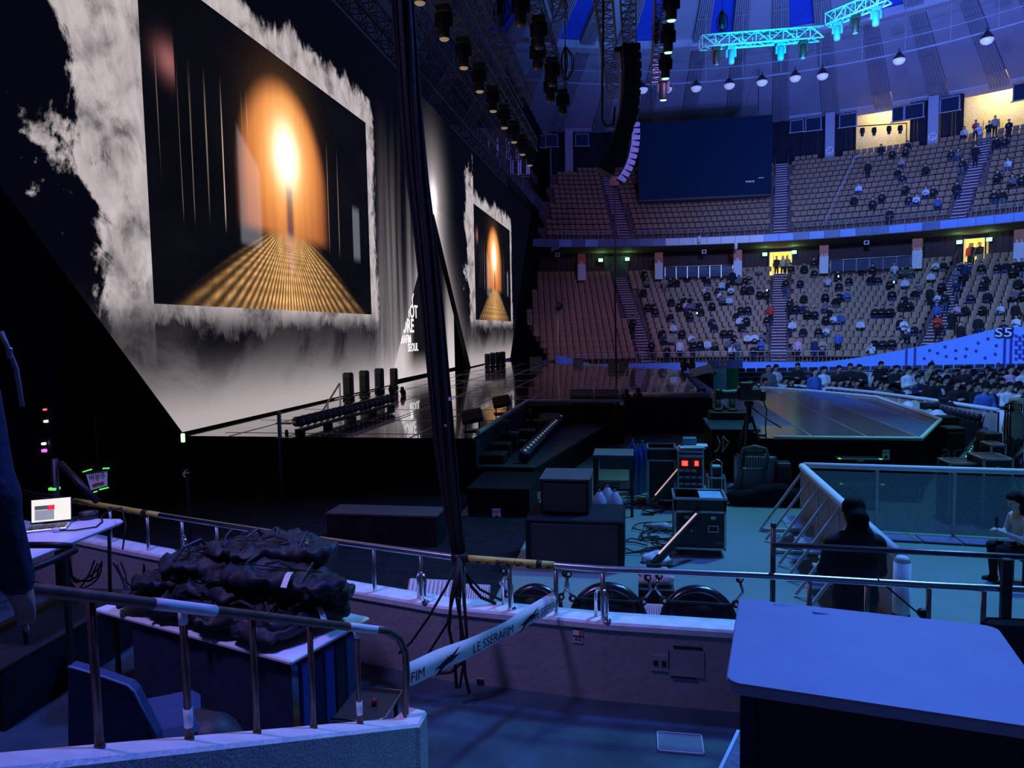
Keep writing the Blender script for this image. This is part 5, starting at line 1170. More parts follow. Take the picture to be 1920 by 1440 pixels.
for k, (x0, x1, yt, yb, Y, lg) in enumerate(((1765, 1790, 782, 805, 17.3, 'act'), (1770, 1796, 802, 835, 15.9, 'act'), (1753, 1783, 830, 852, 14.9, None))):
    a, b, z0, z1 = span(x0, x1, yt, yb, Y); speaker_box('subwoofer', 'black subwoofer beside the runway corner, %s' % ('farther one with act lettering', 'middle one with act lettering', 'nearest plain one')[k], max(a, 5.9+.25*k), max(a, 5.9+.25*k)+(b-a)+.1, Y, .4, 0, max(.4, z1), logo=lg)
# tall monitors and cases at the pit end
a, b, z0, z1 = span(1848, 1880, 812, 860, 14.2); speaker_box('pit_monitor', 'tall black loudspeaker at the end of the pit', a, b, 14.2, .4, 0, z1)
a, b, z0, z1 = span(1852, 1882, 832, 860, 13.4); flight_case('flight_case', 'small pale framed case with a badge below the tall loudspeaker', a, b, 13.3, .4, 0, z1, wheels=False)
a, b, z0, z1 = span(1838, 1895, 858, 885, 12.6); flight_case('flight_case', 'flat dark flight case with bright frame behind the mesh fence', a, b, 12.5, .6, 0, z1, wheels=False)
a, b, z0, z1 = span(1775, 1836, 866, 885, 12.8); flight_case('flight_case', 'long flat black case left of the flat flight case', a, b, 12.7, .5, 0, z1, wheels=False, handles=0)
# black railing and leaning pole at the right edge
t = thing('black_fence', 'black vertical bar fence at the right edge beside the crowd', 'fence', (at_d(1884, 800, 14.2).x, at_d(1884, 800, 14.2).y, 0)); L = t.location
for k in range(11):
    p = at_d(1884+5*k, 800, 14.2+.25*k); p.z = 0; p = p-L; MB().bar(p, p+Vector((0, 0, 1.62)), .022).build('bar', BMET, t)
p, q = at_d(1884, 800, 14.2), at_d(1934, 800, 16.7); p.z = q.z = 0; p, q = p-L, q-L
for z in (.08, 1.6): MB().bar(p+Vector((0, 0, z)), q+Vector((0, 0, z)), .035).build('rail', BMET, t)
t = thing('leaning_pole', 'pale metal pole leaning at the right edge', 'pole', at_z(1893, 868, .0)); L = t.location; MB().tube([L-L, at_d(1921, 838, 13.0)-L], .03, 8).build('tube', ALU, t); MB().box((0, 0, .01), (.2, .2, .02)).build('foot', BMET, t)
# second broadcast camera near the barrier
def tv_camera(lb, loc, rz, sc, covered):
    t = thing('broadcast_camera', lb, 'video camera', loc, rz); t.scale = (sc,)*3; cv = mat('rain_cover', (.07, .06, .045), .7, bump=.4, bscale=14)
    MB().box((0, 0, .14), (.44, .18, .24), bevel=.04).build('body', cv if covered else BPLAS, t)
    MB().lathe([(.09, 0), (.10, .04), (.085, .22), (.10, .30), (.10, .34)], 14, Matrix.Rotation(-math.pi/2, 3, 'Y'), (-.20, 0, .14)).build('lens_barrel', BPLAS, t); MB().box((-.60, 0, .14), (.10, .26, .20), bevel=.02).build('lens_hood', BPLAS, t)
    MB().box((-.06, -.02, .32), (.26, .12, .10), bevel=.02).build('viewfinder', BPLAS, t); MB().bar((.0, 0, .25), (-.06, -.02, .3), .03).build('finder_arm', BMET, t); MB().tube([(.2, 0, .26), (.05, 0, .38), (-.15, 0, .36)], .015, 6).build('handle', BMET, t)
    MB().box((.25, 0, .10), (.10, .16, .20), bevel=.02).build('battery', BPLAS, t)
    MB().tube([(.24, -.05, .05), (.32, -.05, -.15), (.30, -.05, -.5), (.33, -.05, -.9)], .012, 5).build('cable', RUB, t)
    return t
def tripod(lb, base, h, spread, sc=1.0):
    t = thing('tripod', lb, 'tripod', base)
    MB().box((0, 0, h-.05), (.16, .14, .10), bevel=.02).build('pan_head', BMET, t); MB().tube([(0, 0, h-.1), (0, 0, h-.42)], .05, 10).build('bowl', BMET, t)
    for k in range(3):
        a = 2.2+k*2*math.pi/3; f = Vector((math.cos(a)*spread, math.sin(a)*spread, 0)); tp_ = Vector((math.cos(a)*.05, math.sin(a)*.05, h-.3))
        MB().tube([tp_, tp_.lerp(f, .5), f+Vector((0, 0, .02))], [.028, .024, .018], 6).build('leg', BMET, t)
    MB().tube([(.05, -.05, h-.12), (.35, -.18, h-.35), (.55, -.22, h-.48)], .014, 6).build('pan_bar', BMET, t)
    return t
q = at_d(1404, 752, 13.6); tripod('black camera tripod in front of the covered broadcast camera', (q.x, q.y, 0), q.z, .55); tv_camera('covered brown broadcast camera on the tall tripod', q, .12, 1.0, True)
q = at_d(1772, 770, 19.5); tripod('small tripod beside the runway barrier', (q.x, q.y, 0), q.z, .3); tv_camera('black broadcast camera beside the runway barrier', q, 2.9 if False else .1, .95, False)
# draped block between the stages with two lights and a cable clip
t = thing('draped_platform', 'black draped platform between the main stage and the runway', 'platform', (1.92, 15.6, 0)); MB().box((0, .6, .55), (.92, 1.9, 1.1)).build('base', BLACK, t)
cloth('drape_cloth', (1.44, 14.58, 0), (2.40, 14.58, 0), .02, 1.14, BLACK, t, t.location, .03, 24, 9.0); MB().box((0, .6, 1.12), (.98, 1.98, .05)).build('top', mat('teal_dark', (.02, .06, .09), .4), t)
a, b, z0, z1 = span(1338, 1388, 755, 772, 17.4)
t = thing('black_riser_box', 'flat black box with round lights on the step between the stages', 'box', (1.95, 17.0, 1.145)); MB().box((0, 0, .09), (.8, .5, .18), bevel=.02).build('body', BPLAS, t)
for k in range(2): moving_head('fl', BPLAS, lensm, False, (1.75+.32*k, 16.9, 1.30), 'black moving light on the flat box between the stages, %s' % ('left', 'right')[k], 'lights between the stages', .5, 0, -.7)
t = thing('looped_cables', 'pale looped cables hanging on the dark drape', 'cable', at_y(1352, 835, 14.4)); L = t.location
for pts in (((1345, 818), (1350, 830), (1347, 842), (1340, 848)), ((1355, 818), (1356, 832), (1354, 847)), ((1356, 818), (1366, 829), (1355, 847))): MB().tube([at_y(x, y, 14.4)-L for x, y in pts], .006, 5).build('cable', WPLAS, t)

# ---- backstage cases
x0, x1, z0, z1 = span(1214, 1267, 862, 925, 13.2); flight_case('rack_case', 'black rack case with an open tray on top, left of the red lit rack', x0, x1, 13.2, .55, 0, z1, handles=0)
t = thing('case_tray', 'open framed tray standing on the left rack case', 'tray', ((x0+x1)/2, 13.47, z1)); W = x1-x0; h_ = .20
for s in (-1, 1): MB().box((s*(W/2-.015), 0, h_/2), (.03, .55, h_)).build('side', CASEB, t); MB().box((0, s*.26, h_/2), (W, .03, h_)).build('side', CASEB, t); MB().bar((-W/2, s*.27, h_), (W/2, s*.27, h_), .03).build('rim', EDGE, t); MB().bar((s*W/2, -.27, h_), (s*W/2, .27, h_), .03).build('rim', EDGE, t)
x0, x1, z0, z1 = span(1270, 1320, 846, 932, 12.9); rk = flight_case('amplifier_rack', 'tall black amplifier rack with two red displays', x0, x1, 12.9, .55, 0, z1, handles=0, cat='rack')
W = x1-x0; redl = mat('red_led', (.9, .05, .03), .4, emit=(1, .05, .03), estr=3.0)
for s in (-.22, .22): MB().box((s*W, -.29, z1*.80), (.10 if s < 0 else .065, .02, .085)).build('red_display', redl, rk)
MB().box((0, -.285, z1*.92), (W*.86, .02, .05)).build('panel_strip', EDGE, rk)
for r in range(5):
    for c in range(4):
        if (r, c) in ((4, 1), (4, 3), (0, 3)): continue
        MB().box(((-.36+.24*c)*W, -.29, z1*(.68-.11*r)), (.085, .02, .045)).build('socket', GREYP, rk)
t = thing('rack_clutter', 'pile of pale papers and a small blue unit on top of the amplifier rack', 'papers', ((x0+x1)/2, 13.15, z1)); 
for k in range(4): MB().box((random.uniform(-.05, .1), random.uniform(-.05, .05), .01+.018*k), (.42, .3, .014), rz=random.uniform(-.4, .4)).build('sheet', WPLAS, t)
MB().box((0, .05, .14), (.24, .18, .12), bevel=.01).build('unit', mat('teal_box', (.10, .25, .32), .4), t)
# big flight case in front
x0, x1, z0, z1 = span(1264, 1362, 958, 1040, 10.3); fc = flight_case('flight_case', 'large black flight case with open lid on castors in the middle of the floor', x0, x1, 10.3, .62, 0, z1, handles=2)
t = thing('open_tray', 'open framed lid tray with pale blue sheet on the large flight case', 'tray', ((x0+x1)/2, 10.61, z1)); W = x1-x0; h_ = .17
for s in (-1, 1):
    MB().box((s*(W/2-.015), 0, h_/2), (.03, .60, h_)).build('side', CASEB, t); MB().box((0, s*.285, h_/2), (W, .03, h_)).build('side', CASEB, t)
    MB().bar((-W/2, s*.295, h_), (W/2, s*.295, h_), .03).build('rim', EDGE, t); MB().bar((s*W/2, -.295, h_), (s*W/2, .295, h_), .03).build('rim', EDGE, t)
MB().box((.18, .0, h_-.02), (W*.48, .52, .02)).build('sheet', mat('pale_blue_sheet', (.30, .48, .58), .5), t)
text('U-AZ', .055, GREYP, fc, (1, 0, 0), (0, 0, 1), (W*.36, -.30, .2), 'lettering', .001)
# case on hand truck
x0, x1, z0, z1 = span(1327, 1361, 895, 932, 13.3); t = flight_case('trolley_case', 'small framed case on a folding hand truck behind the large flight case', x0, x1, 13.3, .35, 0, z1, wheels=False, handles=0, cat='case'); W = x1-x0
MB().tube([(-W*.28, -.16, 0), (-W*.28, -.16, z1+.28), (0, -.16, z1+.33), (W*.28, -.16, z1+.28), (W*.28, -.16, 0)], .012, 6).build('trolley_handle', EDGE, t); MB().box((0, .02, z1+.09), (W*.6, .25, .16), bevel=.01).build('small_box', CASEB, t); MB().box((0, .02, z1+.175), (W*.5, .2, .01)).build('paper', mat('pale_blue_paper', (.4, .6, .7), .6), t)
# blue platform, plastic chair, cases behind it
pf = at_z(1368, 922, .19); t = thing('low_platform', 'low blue topped platform carrying the plastic chair', 'platform', (pf.x+.95, pf.y+.45, 0)); MB().box((0, 0, .085), (1.9, .9, .17)).build('base', mat('grey_board', (.22, .20, .20), .7), t); MB().box((0, 0, .18), (1.92, .92, .02)).build('top', mat('blue_carpet', (.03, .09, .20), .85), t)
cb = mat('chair_plastic', (.14, .13, .13), .45)
ch = thing('plastic_chair', 'dark grey plastic garden chair with slatted back on the blue platform', 'chair', (at_z(1409, 916, .19).x, at_z(1409, 919, .19).y+.16, .19), math.pi+.05)
MB().box((0, 0, .41), (.44, .44, .035), bevel=.015).build('seat', cb, ch)
for sx in (-1, 1):
    for sy in (-1, 1): MB().bar((sx*.19, sy*.19, .41), (sx*.235, sy*.235, 0), .05, .05).build('leg', cb, ch)
    MB().tube([(sx*.23, -.20, .38), (sx*.25, -.20, .60), (sx*.25, -.1, .64), (sx*.24, .2, .64)], .02, 6).build('armrest', cb, ch)
fr = MB(); fr.tube([(-.22, .20, .40), (-.245, .24, .66), (-.20, .27, .80), (0, .28, .85), (.20, .27, .80), (.245, .24, .66), (.22, .20, .40)], .028, 8); fr.build('back_frame', cb, ch)
for k in range(6): x = -.125+.05*k; MB().box((x, .245, .62), (.026, .02, .40)).build('back_slat', cb, ch)
MB().box((0, .265, .79), (.34, .03, .09), bevel=.01).build('back_top', cb, ch)
x0, x1, z0, z1 = span(1372, 1452, 860, 905, 14.15)
greyc = mat('grey_case', (.48, .50, .54), .5); x0 = max(x0, 1.75)
flight_case('road_case', 'pale grey road case behind the plastic chair', x0, x1, 13.92, .18, 0, .80, board=greyc, wheels=False, handles=0, cat='case')
x0, x1, z0, z1 = span(1455, 1482, 868, 908, 13.75); speaker_box('floor_monitor', 'small black loudspeaker right of the grey road case', x0, x1, 13.65, .3, .19, .75)
P = [((-.7, 0, .0), (.7, .0, .0), .12, .12, 0), ((-.2, 0, .1), (.15, 0, .14), .14, .14, 0), ((.25, 0, .08), (.6, .0, .05), .12, .10, 0), ((-.6, -.05, .02), (-.3, 0, .05), .10, .12, 0)]
q = at_z(1452, 950, 0.02); tag(link('cloth_heap', sdf_mesh('cloth_heap', P, [BLACK], .035, .08), None, q+Vector((0, .15, .12))), 'heap of black cloth on the floor in front of the blue platform', 'cloth')
# gas bottles
def cylinder(name, lb, loc, r, h, m, grp):
    t = thing(name, lb, 'gas cylinder', loc, 0, grp); MB().lathe([(r, 0), (r, h-.28), (r*.85, h-.18), (r*.45, h-.10), (r*.3, h-.07)], 16).build('tank', m, t); MB().lathe([(.022, h-.08), (.022, h-.02)], 8).build('neck', EDGE, t); MB().box((0, 0, h), (.11, .03, .025)).build('valve', BMET, t)
bluec = mat('blue_tank', (.02, .07, .42), .35); whc = mat('grey_tank', (.38, .40, .50), .3)
for k, (px, py) in enumerate(((1187, 822), (1197, 830), (1205, 823))): q = at_d(px, py, 13.9+.1*k); cylinder('gas_cylinder', 'blue gas cylinder beside the left rack case, %s of three' % ('left', 'middle', 'right')[k], (q.x, q.y, 0), .085, q.z, bluec, 'blue gas cylinders')
for k, (px, py) in enumerate(((1124, 914), (1139, 906), (1153, 914))): q = at_d(px, py, (11.0, 11.4, 11.0)[k]); cylinder('gas_cylinder', 'grey gas cylinder behind the loudspeaker stack, %s of three' % ('left', 'middle', 'right')[k], (q.x, q.y, 0), .125, q.z, whc, 'grey gas cylinders')
# loudspeaker stack
x0, x1, z0, z1 = span(985, 1170, 975, 1062, 9.5); lower = speaker_box('large_subwoofer', 'large black subwoofer lying under the stacked loudspeaker', x0, x1, 9.5, .95, 0, z1, mat('sub_black', (.012, .012, .016), .75, bump=.2, spec=.2))
x0b, x1b, _, _ = span(1010, 1075, 905, 972, 9.75); zt = at_y(1040, 903, 9.75).z
t = thing('stacked_loudspeaker', 'black loudspeaker cabinet standing on the large subwoofer', 'loudspeaker', ((x0b+x1b)/2+.12, 9.75, z1+.015), .0); Wb = .66; hb = zt-z1
MB().prism([(-Wb/2, 0, 0), (Wb/2, 0, 0), (Wb/2, .75, 0), (-Wb/2, .75, 0)], (0, 0, hb)).build('cabinet', MATS['sub_black'], t); MB().prism([(-Wb/2-.02, -.02, hb), (Wb/2+.02, -.02, hb), (Wb/2+.02, .77, hb+.0), (-Wb/2-.02, .77, hb)], (0, 0, .025)).build('top_cloth', mat('dust_cloth', (.07, .06, .065), .85), t)
MB().box((-Wb/2-.02, -.02, hb*.55), (.05, .04, .10)).build('handle', EDGE, t); MB().box((0, -.01, hb/2), (Wb*.9, .02, hb*.85)).build('grille', MATS['grille'], t)
# shelf table behind the gas cylinders
x0, x1, z0, z1 = span(1112, 1188, 850, 930, 12.4); t = thing('equipment_table', 'dark equipment table with grey sheet behind the gas cylinders', 'table', ((x0+x1)/2, 12.7, 0)); W = x1-x0; zt = at_y(1150, 855, 12.4).z
MB().box((0, 0, zt), (W, .7, .04)).build('top', mat('grey_sheet', (.13, .12, .13), .8), t); MB().box((.05, -.355, zt-.12), (W*.8, .01, .2)).build('hanging_sheet', mat('grey_sheet2', (.07, .07, .08), .8), t); MB().box((0, 0, zt*.45), (W, .7, .04)).build('shelf', BMET, t)
for sx in (-1, 1):
    for sy in (-1, 1): MB().bar((sx*(W/2-.03), sy*.32, 0), (sx*(W/2-.03), sy*.32, zt), .05).build('leg', BMET, t)
# leaning LED tubes
ledp = mat('tube_edge', (.8, .55, .45), .4, emit=(1, .62, .48), estr=.55)
for k, (a, b) in enumerate((((1222, 944, 12.4), (1279, 877, 12.7)), ((1226, 1058, 9.4), (1311, 966, 9.9)))):
    A, B = at_d(*a), at_d(*b); A.z = max(A.z, .03); t = thing('light_tube', 'black light tube with glowing edge leaning against the %s' % ('racks', 'large flight case')[k], 'light', A)
    MB().bar(A-A, B-A, .075, .09).build('tube', BMET, t); u = (B-A).normalized(); n_ = u.cross(FWD).normalized()
    if n_.z < 0: n_ = -n_
    MB().bar(u*.15+n_*.048, B-A-u*.02+n_*.048, .03, .01).build('lit_edge', ledp, t); MB().box((0, 0, 0), (.2, .2, .05)).build('foot', BMET, t)
# cables on the floor
t = thing('cable_tangle', 'tangle of black cables on the floor beside the subwoofer', 'cables', at_z(1205, 1000, 0)); L = t.location
for k in range(22):
    px, py = random.uniform(1182, 1250), random.choice((random.uniform(935, 965), random.uniform(985, 1045))); c = at_z(px, py, .02); pts = []
    r_ = random.uniform(.12, .34); a0 = random.uniform(0, 6)
    for i in range(9): a = a0+i*.75; pts.append(c+Vector((math.cos(a)*r_*random.uniform(.7, 1.2), math.sin(a)*r_*random.uniform(.7, 1.2), .008*random.randint(0, 4)))-L)
    MB().tube(pts, .011, 5).build('cable', RUB, t)
P = [((-.12, 0, .03), (.12, 0, .05), .07, .08, 0), ((0, -.08, .02), (.2, -.1, .02), .06, .05, 0), ((-.05, .08, .05), (.05, .02, .10), .05, .05, 0)]
tag(link('white_cloth', sdf_mesh('white_cloth', P, [mat('crumpled_white', (.6, .62, .7), .7, bump=.7, bscale=14)], .02, .05), None, at_z(1228, 1052, .02)), 'crumpled white cloth on the floor by the leaning light tube', 'cloth')
P = [((-.1, 0, .03), (.12, 0, .04), .05, .06, 0), ((.1, -.04, .02), (.22, .02, .02), .04, .03, 0)]
tag(link('plastic_wrap', sdf_mesh('plastic_wrap', P, [mat('crumpled_clear', (.4, .38, .42), .4, bump=.7, bscale=20)], .02, .04), None, at_z(1234, 990, .02)), 'crumpled clear wrap on the cables', 'wrap')
t = thing('black_road_trunk', 'low dark trunk with a dull grey top in front of the main stage', 'trunk', ((at_z(725, 955, .5).x), at_z(725, 955, .5).y, 0)); MB().box((0, 0, .23), (1.75, .55, .46)).build('body', BLACK, t); MB().box((0, 0, .475), (1.78, .58, .03)).build('lid', mat('dull_grey_lid', (.04, .033, .04), .7), t)
tag(MB().add([(-13, 7.9, .014), (-7.0, 8.1, .014), (-1.75, 7.0, .014), (-1.75, 12.1, .014), (-3.2, 12.1, .014), (-3.2, 13.7, .014), (-13, 13.7, .014)], [tuple(range(7))]).build('floor_dark_sheet', BLACK), 'added black sheet darkening the floor in front of the main stage', 'cloth')  # added dark sheet, blackens the floor where the wash would light it
# ---- black masking drapes at the stage side
dr = thing('masking_drape', 'tall black masking drape behind the LED wall', 'curtain', (-13, 30, 0)); cloth('drape_cloth', (-13, 62, 0), (-13, -6, 0), 0, 15, DRAPE, dr, dr.location, .12, 160, 3.0)
dr = thing('masking_drape', 'black side drape hanging below the slanted corner of the LED wall', 'curtain', (-11, 13.2, 0)); cloth('drape_cloth', (-12.9, 12.0, 0), (-9.95, 13.6, 0), 0, 9.0, DRAPE, dr, dr.location, .07, 90, 5.0)
dr = thing('masking_drape', 'black drape at the left of the frame behind the laptop', 'curtain', (-10, 8, 0)); cloth('drape_cloth', (-12.9, 9.0, 0), (-9.95, 10.9, 0), 0, 15, mat('drape_navy', (.010, .011, .022), .9, var=.3, spec=.15), dr, dr.location, .08, 60, 5.0)
dr = thing('masking_drape', 'black drape closing the stands beside the far end of the LED wall', 'curtain', (-10.1, 70, 0)); cloth('drape_cloth', (-10.1, 84, 0), (-10.1, 56, 0), 0, 24, DRAPE, dr, dr.location, .05, 70, 3.0)
# lights glimpsed backstage in the gap of the drapes
for k, (px, py, c, s_) in enumerate(((84, 768, (.9, .1, .15), .03), (86, 790, (.9, .5, .5), .04), (82, 832, (.8, .7, .8), .04), (83, 845, (.5, .1, 1), .05))):
    q = at_d(px, py, 12.0); t = thing('backstage_lamp', 'tiny %s backstage lamp glimpsed between the drapes' % ('red', 'pink', 'white', 'violet')[k], 'lamp', q); MB().box((0, 0, 0), (s_*1.6, .06, s_), bevel=.01).build('lens', mat('tiny_%d' % k, c, .5, emit=c, estr=2.0), t); MB().box((0, .06, -.2), (.06, .06, 4.0 if False else .5)).build('bracket', BMET, t)
q = at_d(343, 821, 14.0); t = thing('exit_light', 'small green light below the corner of the LED wall', 'exit light', q); MB().box((0, 0, 0), (.07, .05, .17), bevel=.01).build('lens', mat('green_lamp', (.4, 1, .4), .5, emit=(.4, 1, .35), estr=2.5), t); MB().bar((0, .03, -.08), (0, .03, -q.z), .03).build('post', BMET, t)
# emergency exit notice
q = at_d(184, 899, 9.3); sc_ = 9.3/F
es = thing('emergency_exit_sign', 'white emergency exit notice with red arrow edged with green glow tape', 'sign', q, -YAW*0+.1)
def SP_(x, y): return Vector(((x-184)*sc_, 0, (899-y)*sc_))
P4 = [SP_(160, 888), SP_(203, 882), SP_(201, 911), SP_(168, 920)]
MB().prism(P4, (0, .01, 0)).build('paper', WPLAS, es)
text('비상구', 12.5*sc_, INK, es, (1, 0, .13), (-.05, 0, 1), SP_(183, 893)+Vector((0, -.012, 0)), 'lettering', .001, width=.95)
MB().prism([p+Vector((0, -.012, 0)) for p in (SP_(171, 913), SP_(174, 908), SP_(184, 905), SP_(192, 904.5), SP_(192, 901), SP_(197.5, 905), SP_(190, 910), SP_(190, 908), SP_(184, 908.5), SP_(176, 912))], (0, -.002, 0)).build('arrow', RED, es)
for a, b in (((156, 884), (174, 879)), ((196, 877.5), (209, 877)), ((187, 918), (205, 914)), ((169, 925), (182, 921))): MB().bar(SP_(*a)+Vector((0, -.015, 0)), SP_(*b)+Vector((0, -.015, 0)), .012, .016).build('glow_tape', GREENG, es)
MB().bar(SP_(159, 886), SP_(205, 880), .02).build('top_bar', BMET, es); MB().bar(SP_(182, 884)+Vector((0, .03, 0)), SP_(182, 780)+Vector((0, .03, 0)), .01).build('string', BMET, es)
t = thing('tape_arrow', 'small yellow tape arrow stuck on the black drape', 'sign', at_d(348, 888, 9.4)); MB().bar((-.03, 0, 0), (.05, 0, .015), .012).build('stroke', YEL, t); MB().bar((-.035, 0, 0), (.01, 0, .045), .012).build('stroke', YEL, t); MB().bar((-.035, 0, 0), (-.01, 0, -.05), .012).build('stroke', YEL, t); MB().box((0, .015, 0), (.12, .01, .12)).build('backing', BLACK, t); MB().bar((0, .03, .06), (0, .03, -t.location.z), .03).build('post', BLACK, t)
t = thing('scaffold_pipe', 'dark scaffold upright and slanting brace behind the laptop table', 'scaffold', at_d(100, 930, 8.8)); L = t.location
MB().tube([at_d(102, 860, 8.8)-L, Vector((0, 0, -L.z))+Vector((at_d(102, 960, 8.8).x-L.x, at_d(102, 960, 8.8).y-L.y, 0))], .04, 8).build('upright', BMET, t); MB().tube([at_d(112, 868, 8.8)-L, at_d(182, 940, 8.6)-L], .04, 8).build('brace', BMET, t); MB().box((at_d(102, 916, 8.8)-L), (.09, .09, .03)).build('clamp', GREENG, t)
# ================================================================== foreground: passage wall, rails, desk, tape
def lerpy(px, pts):
    for (x0, y0), (x1, y1) in zip(pts[:-1], pts[1:]):
        if px <= x1: return y0+(y1-y0)*(px-x0)/(x1-x0)
    (x0, y0), (x1, y1) = pts[-2:]; return y0+(y1-y0)*(px-x0)/(x1-x0)
pathw = [(-8.6, 8.45), (-5.79, 7.53), (-3.5, 6.83), (-1.8, 6.36), (-.33, 6.20), (1.05, 6.16), (2.93, 6.08), (6.5, 5.95)]
wallm = mat('passage_wall', (.34, .31, .32), .75, bump=.25, var=.08, scale=3); topm = mat('wall_top_white', (.74, .73, .76), .5, var=.12, scale=9, bump=.2)
def sweep(path, prof, closed=True):
    P = [Vector((x, y, 0)) for x, y in path]; n = len(P); vs = []; k = len(prof)
    for i, p in enumerate(P):
        t = (P[min(i+1, n-1)]-P[max(i-1, 0)]).normalized(); nr = Vector((t.y, -t.x, 0))
        vs += [p+nr*a+Vector((0, 0, b)) for a, b in prof]
    fs = [(i*k+j, i*k+(j+1) % k, (i+1)*k+(j+1) % k, (i+1)*k+j) for i in range(n-1) for j in range(k if closed else k-1)]
    return MB().add(vs, fs)
wf_ = struct(sweep(pathw, [(.10, 0), (.10, .66), (-.13, .66), (-.13, 0)]).build('wall_passage', wallm), 'grey low wall along the passage below the steel rail', 'wall')
sweep(pathw, [(.115, .655), (.115, .70), (.10, .72), (-.13, .72), (-.145, .70), (-.145, .655)]).build('coping', topm, wf_)
pf_ = MB().add([(-9, -1, .012), (7, -1, .012), (7, 5.9, .012), (2.9, 6.0, .012), (-.3, 6.1, .012), (-1.8, 6.3, .012), (-9, 8.4, .012)], [tuple(range(7))])
struct(pf_.build('floor_passage', mat('passage_floor', (.03, .06, .085), .45, var=.45, scale=1.6, bump=.1, bscale=8)), 'dark blue grey floor of the passage', 'floor')
def on_wall(px, py, off=.104): # point on the passage side face (roughly y const)
    d = ray(px, py); best = None
    for (x0, y0), (x1, y1) in zip(pathw[:-1], pathw[1:]):
        tx, ty = x1-x0, y1-y0; L_ = math.hypot(tx, ty); nx, ny = ty/L_, -tx/L_; k = ((x0+nx*off)*nx+(y0+ny*off)*ny)/(d.x*nx+d.y*ny); p = O+d*k
        if x0-.05 <= p.x <= x1+.05: return p, math.atan2(ty, tx)
    return at_y(px, py, 6.1), 0.0
# hatch, sockets, stickers on the wall
p, a = on_wall(1287, 1243); t = thing('wall_hatch', 'square access hatch with dark gaps on the passage wall', 'hatch', p, a); MB().box((0, 0, 0), (.29, .012, .24)).build('plate', mat('hatch_paint', (.30, .28, .30), .7), t); MB().box((.01, -.004, .135), (.24, .012, .018)).build('gap', INK, t); MB().box((-.02, -.004, -.13), (.20, .012, .008)).build('gap', INK, t); MB().box((-.147, -.004, .02), (.006, .012, .16)).build('gap', INK, t)
p, a = on_wall(1237, 1243); t = thing('wall_socket', 'pair of black sockets on a grey plate on the passage wall', 'socket', p, a); MB().box((0, 0, 0), (.15, .012, .14)).build('plate', MATS['hatch_paint'], t)
for s in (-1, 1): MB().box((s*.034, -.007, 0), (.036, .01, .045)).build('socket', INK, t)
p, a = on_wall(1084, 1192); t = thing('warning_sticker', 'small warning sticker with orange and white fields on the passage wall', 'sticker', p, a); MB().box((0, 0, .03), (.09, .004, .075)).build('print', WPLAS, t); MB().box((.024, -.003, .03), (.035, .002, .05)).build('orange_field', mat('orange_print', (.5, .22, .05), .6), t); MB().box((0, -.003, .06), (.09, .002, .012)).build('bar', INK, t); MB().box((0, -.003, -.003), (.09, .002, .01)).build('bar', INK, t); MB().box((0, 0, -.04), (.09, .004, .05)).build('paper', mat('grey_paper', (.45, .44, .48), .7), t); text('주의', .035, INK, t, (1, 0, 0), (0, 0, 1), (0, -.004, -.035), 'lettering', .0005)
p, a = on_wall(900, 1279); t = thing('wall_vent', 'small black square vent low on the passage wall', 'vent', p, a); MB().box((0, 0, 0), (.062, .012, .062)).build('hole', INK, t); MB().box((0, -.004, .034), (.066, .01, .005)).build('rim', GREYP, t)
q = at_z(1275, 1395, .012); t = thing('floor_hatch', 'square metal hatch frame set in the passage floor', 'hatch', q, .0); MB().box((0, 0, .005), (.34, .26, .01)).build('plate', mat('floor_plate', (.10, .14, .19), .5), t)
for s in (-1, 1): MB().box((s*.17, 0, .008), (.012, .27, .016)).build('frame', GREYP, t); MB().box((0, s*.13, .008), (.35, .012, .016)).build('frame', GREYP, t)
# steel rail on the passage wall
RY = [(135, 938), (275, 962), (560, 1006), (860, 1046), (1130, 1067), (1440, 1080), (1750, 1098), (1920, 1106)]
sr = thing('steel_handrail', 'long stainless steel handrail along the passage wall', 'railing', (-.3, 6.2, .7)); L = sr.location
rp_ = [at_z(x, y, 1.17) for x, y in RY]; rp_ = [rp_[0]+(rp_[0]-rp_[1])*1.0]+rp_+[rp_[-1]+Vector((2.2, -.12, 0))]
MB().tube([p-L for p in rp_], .03, 10).build('top_rail', STEEL, sr)
for px in (205, 275, 340, 405, 700, 788, 868, 955, 1042, 1130, 1518, 1626, 1742, 1845):
    p = at_z(px, lerpy(px, RY), 1.17); MB().tube([p-L, Vector((p.x, p.y-.0, .45))-L], .021, 8).build('post', STEEL, sr)
    MB().lathe([(.048, 0), (.05, .02), (.03, .035)], 12, None, Vector((p.x, p.y, .42))-L).build('flange', STEEL, sr)
for px, y0, y1 in ((350, 1012, 1052), (798, 1076, 1130), (960, 1092, 1142), (1138, 1110, 1165)):
    p = at_z(px, y1, .72); t = thing('steel_hoop', 'short chrome hoop standing on the wall top, %s' % {350: 'by the laptop table', 798: 'by the cable column', 960: 'beside the event tape end', 1138: 'in front of the round black bases'}[px], 'hoop', p)
    h = .26; MB().tube([(0, 0, 0), (0, 0, h*.8), (-.02, .02, h), (-.08, .08, h), (-.1, .1, h*.8), (-.1, .1, 0)], .016, 8).build('tube', CHROME, t); MB().lathe([(.04, 0), (.038, .012)], 12).build('flange', CHROME, t)
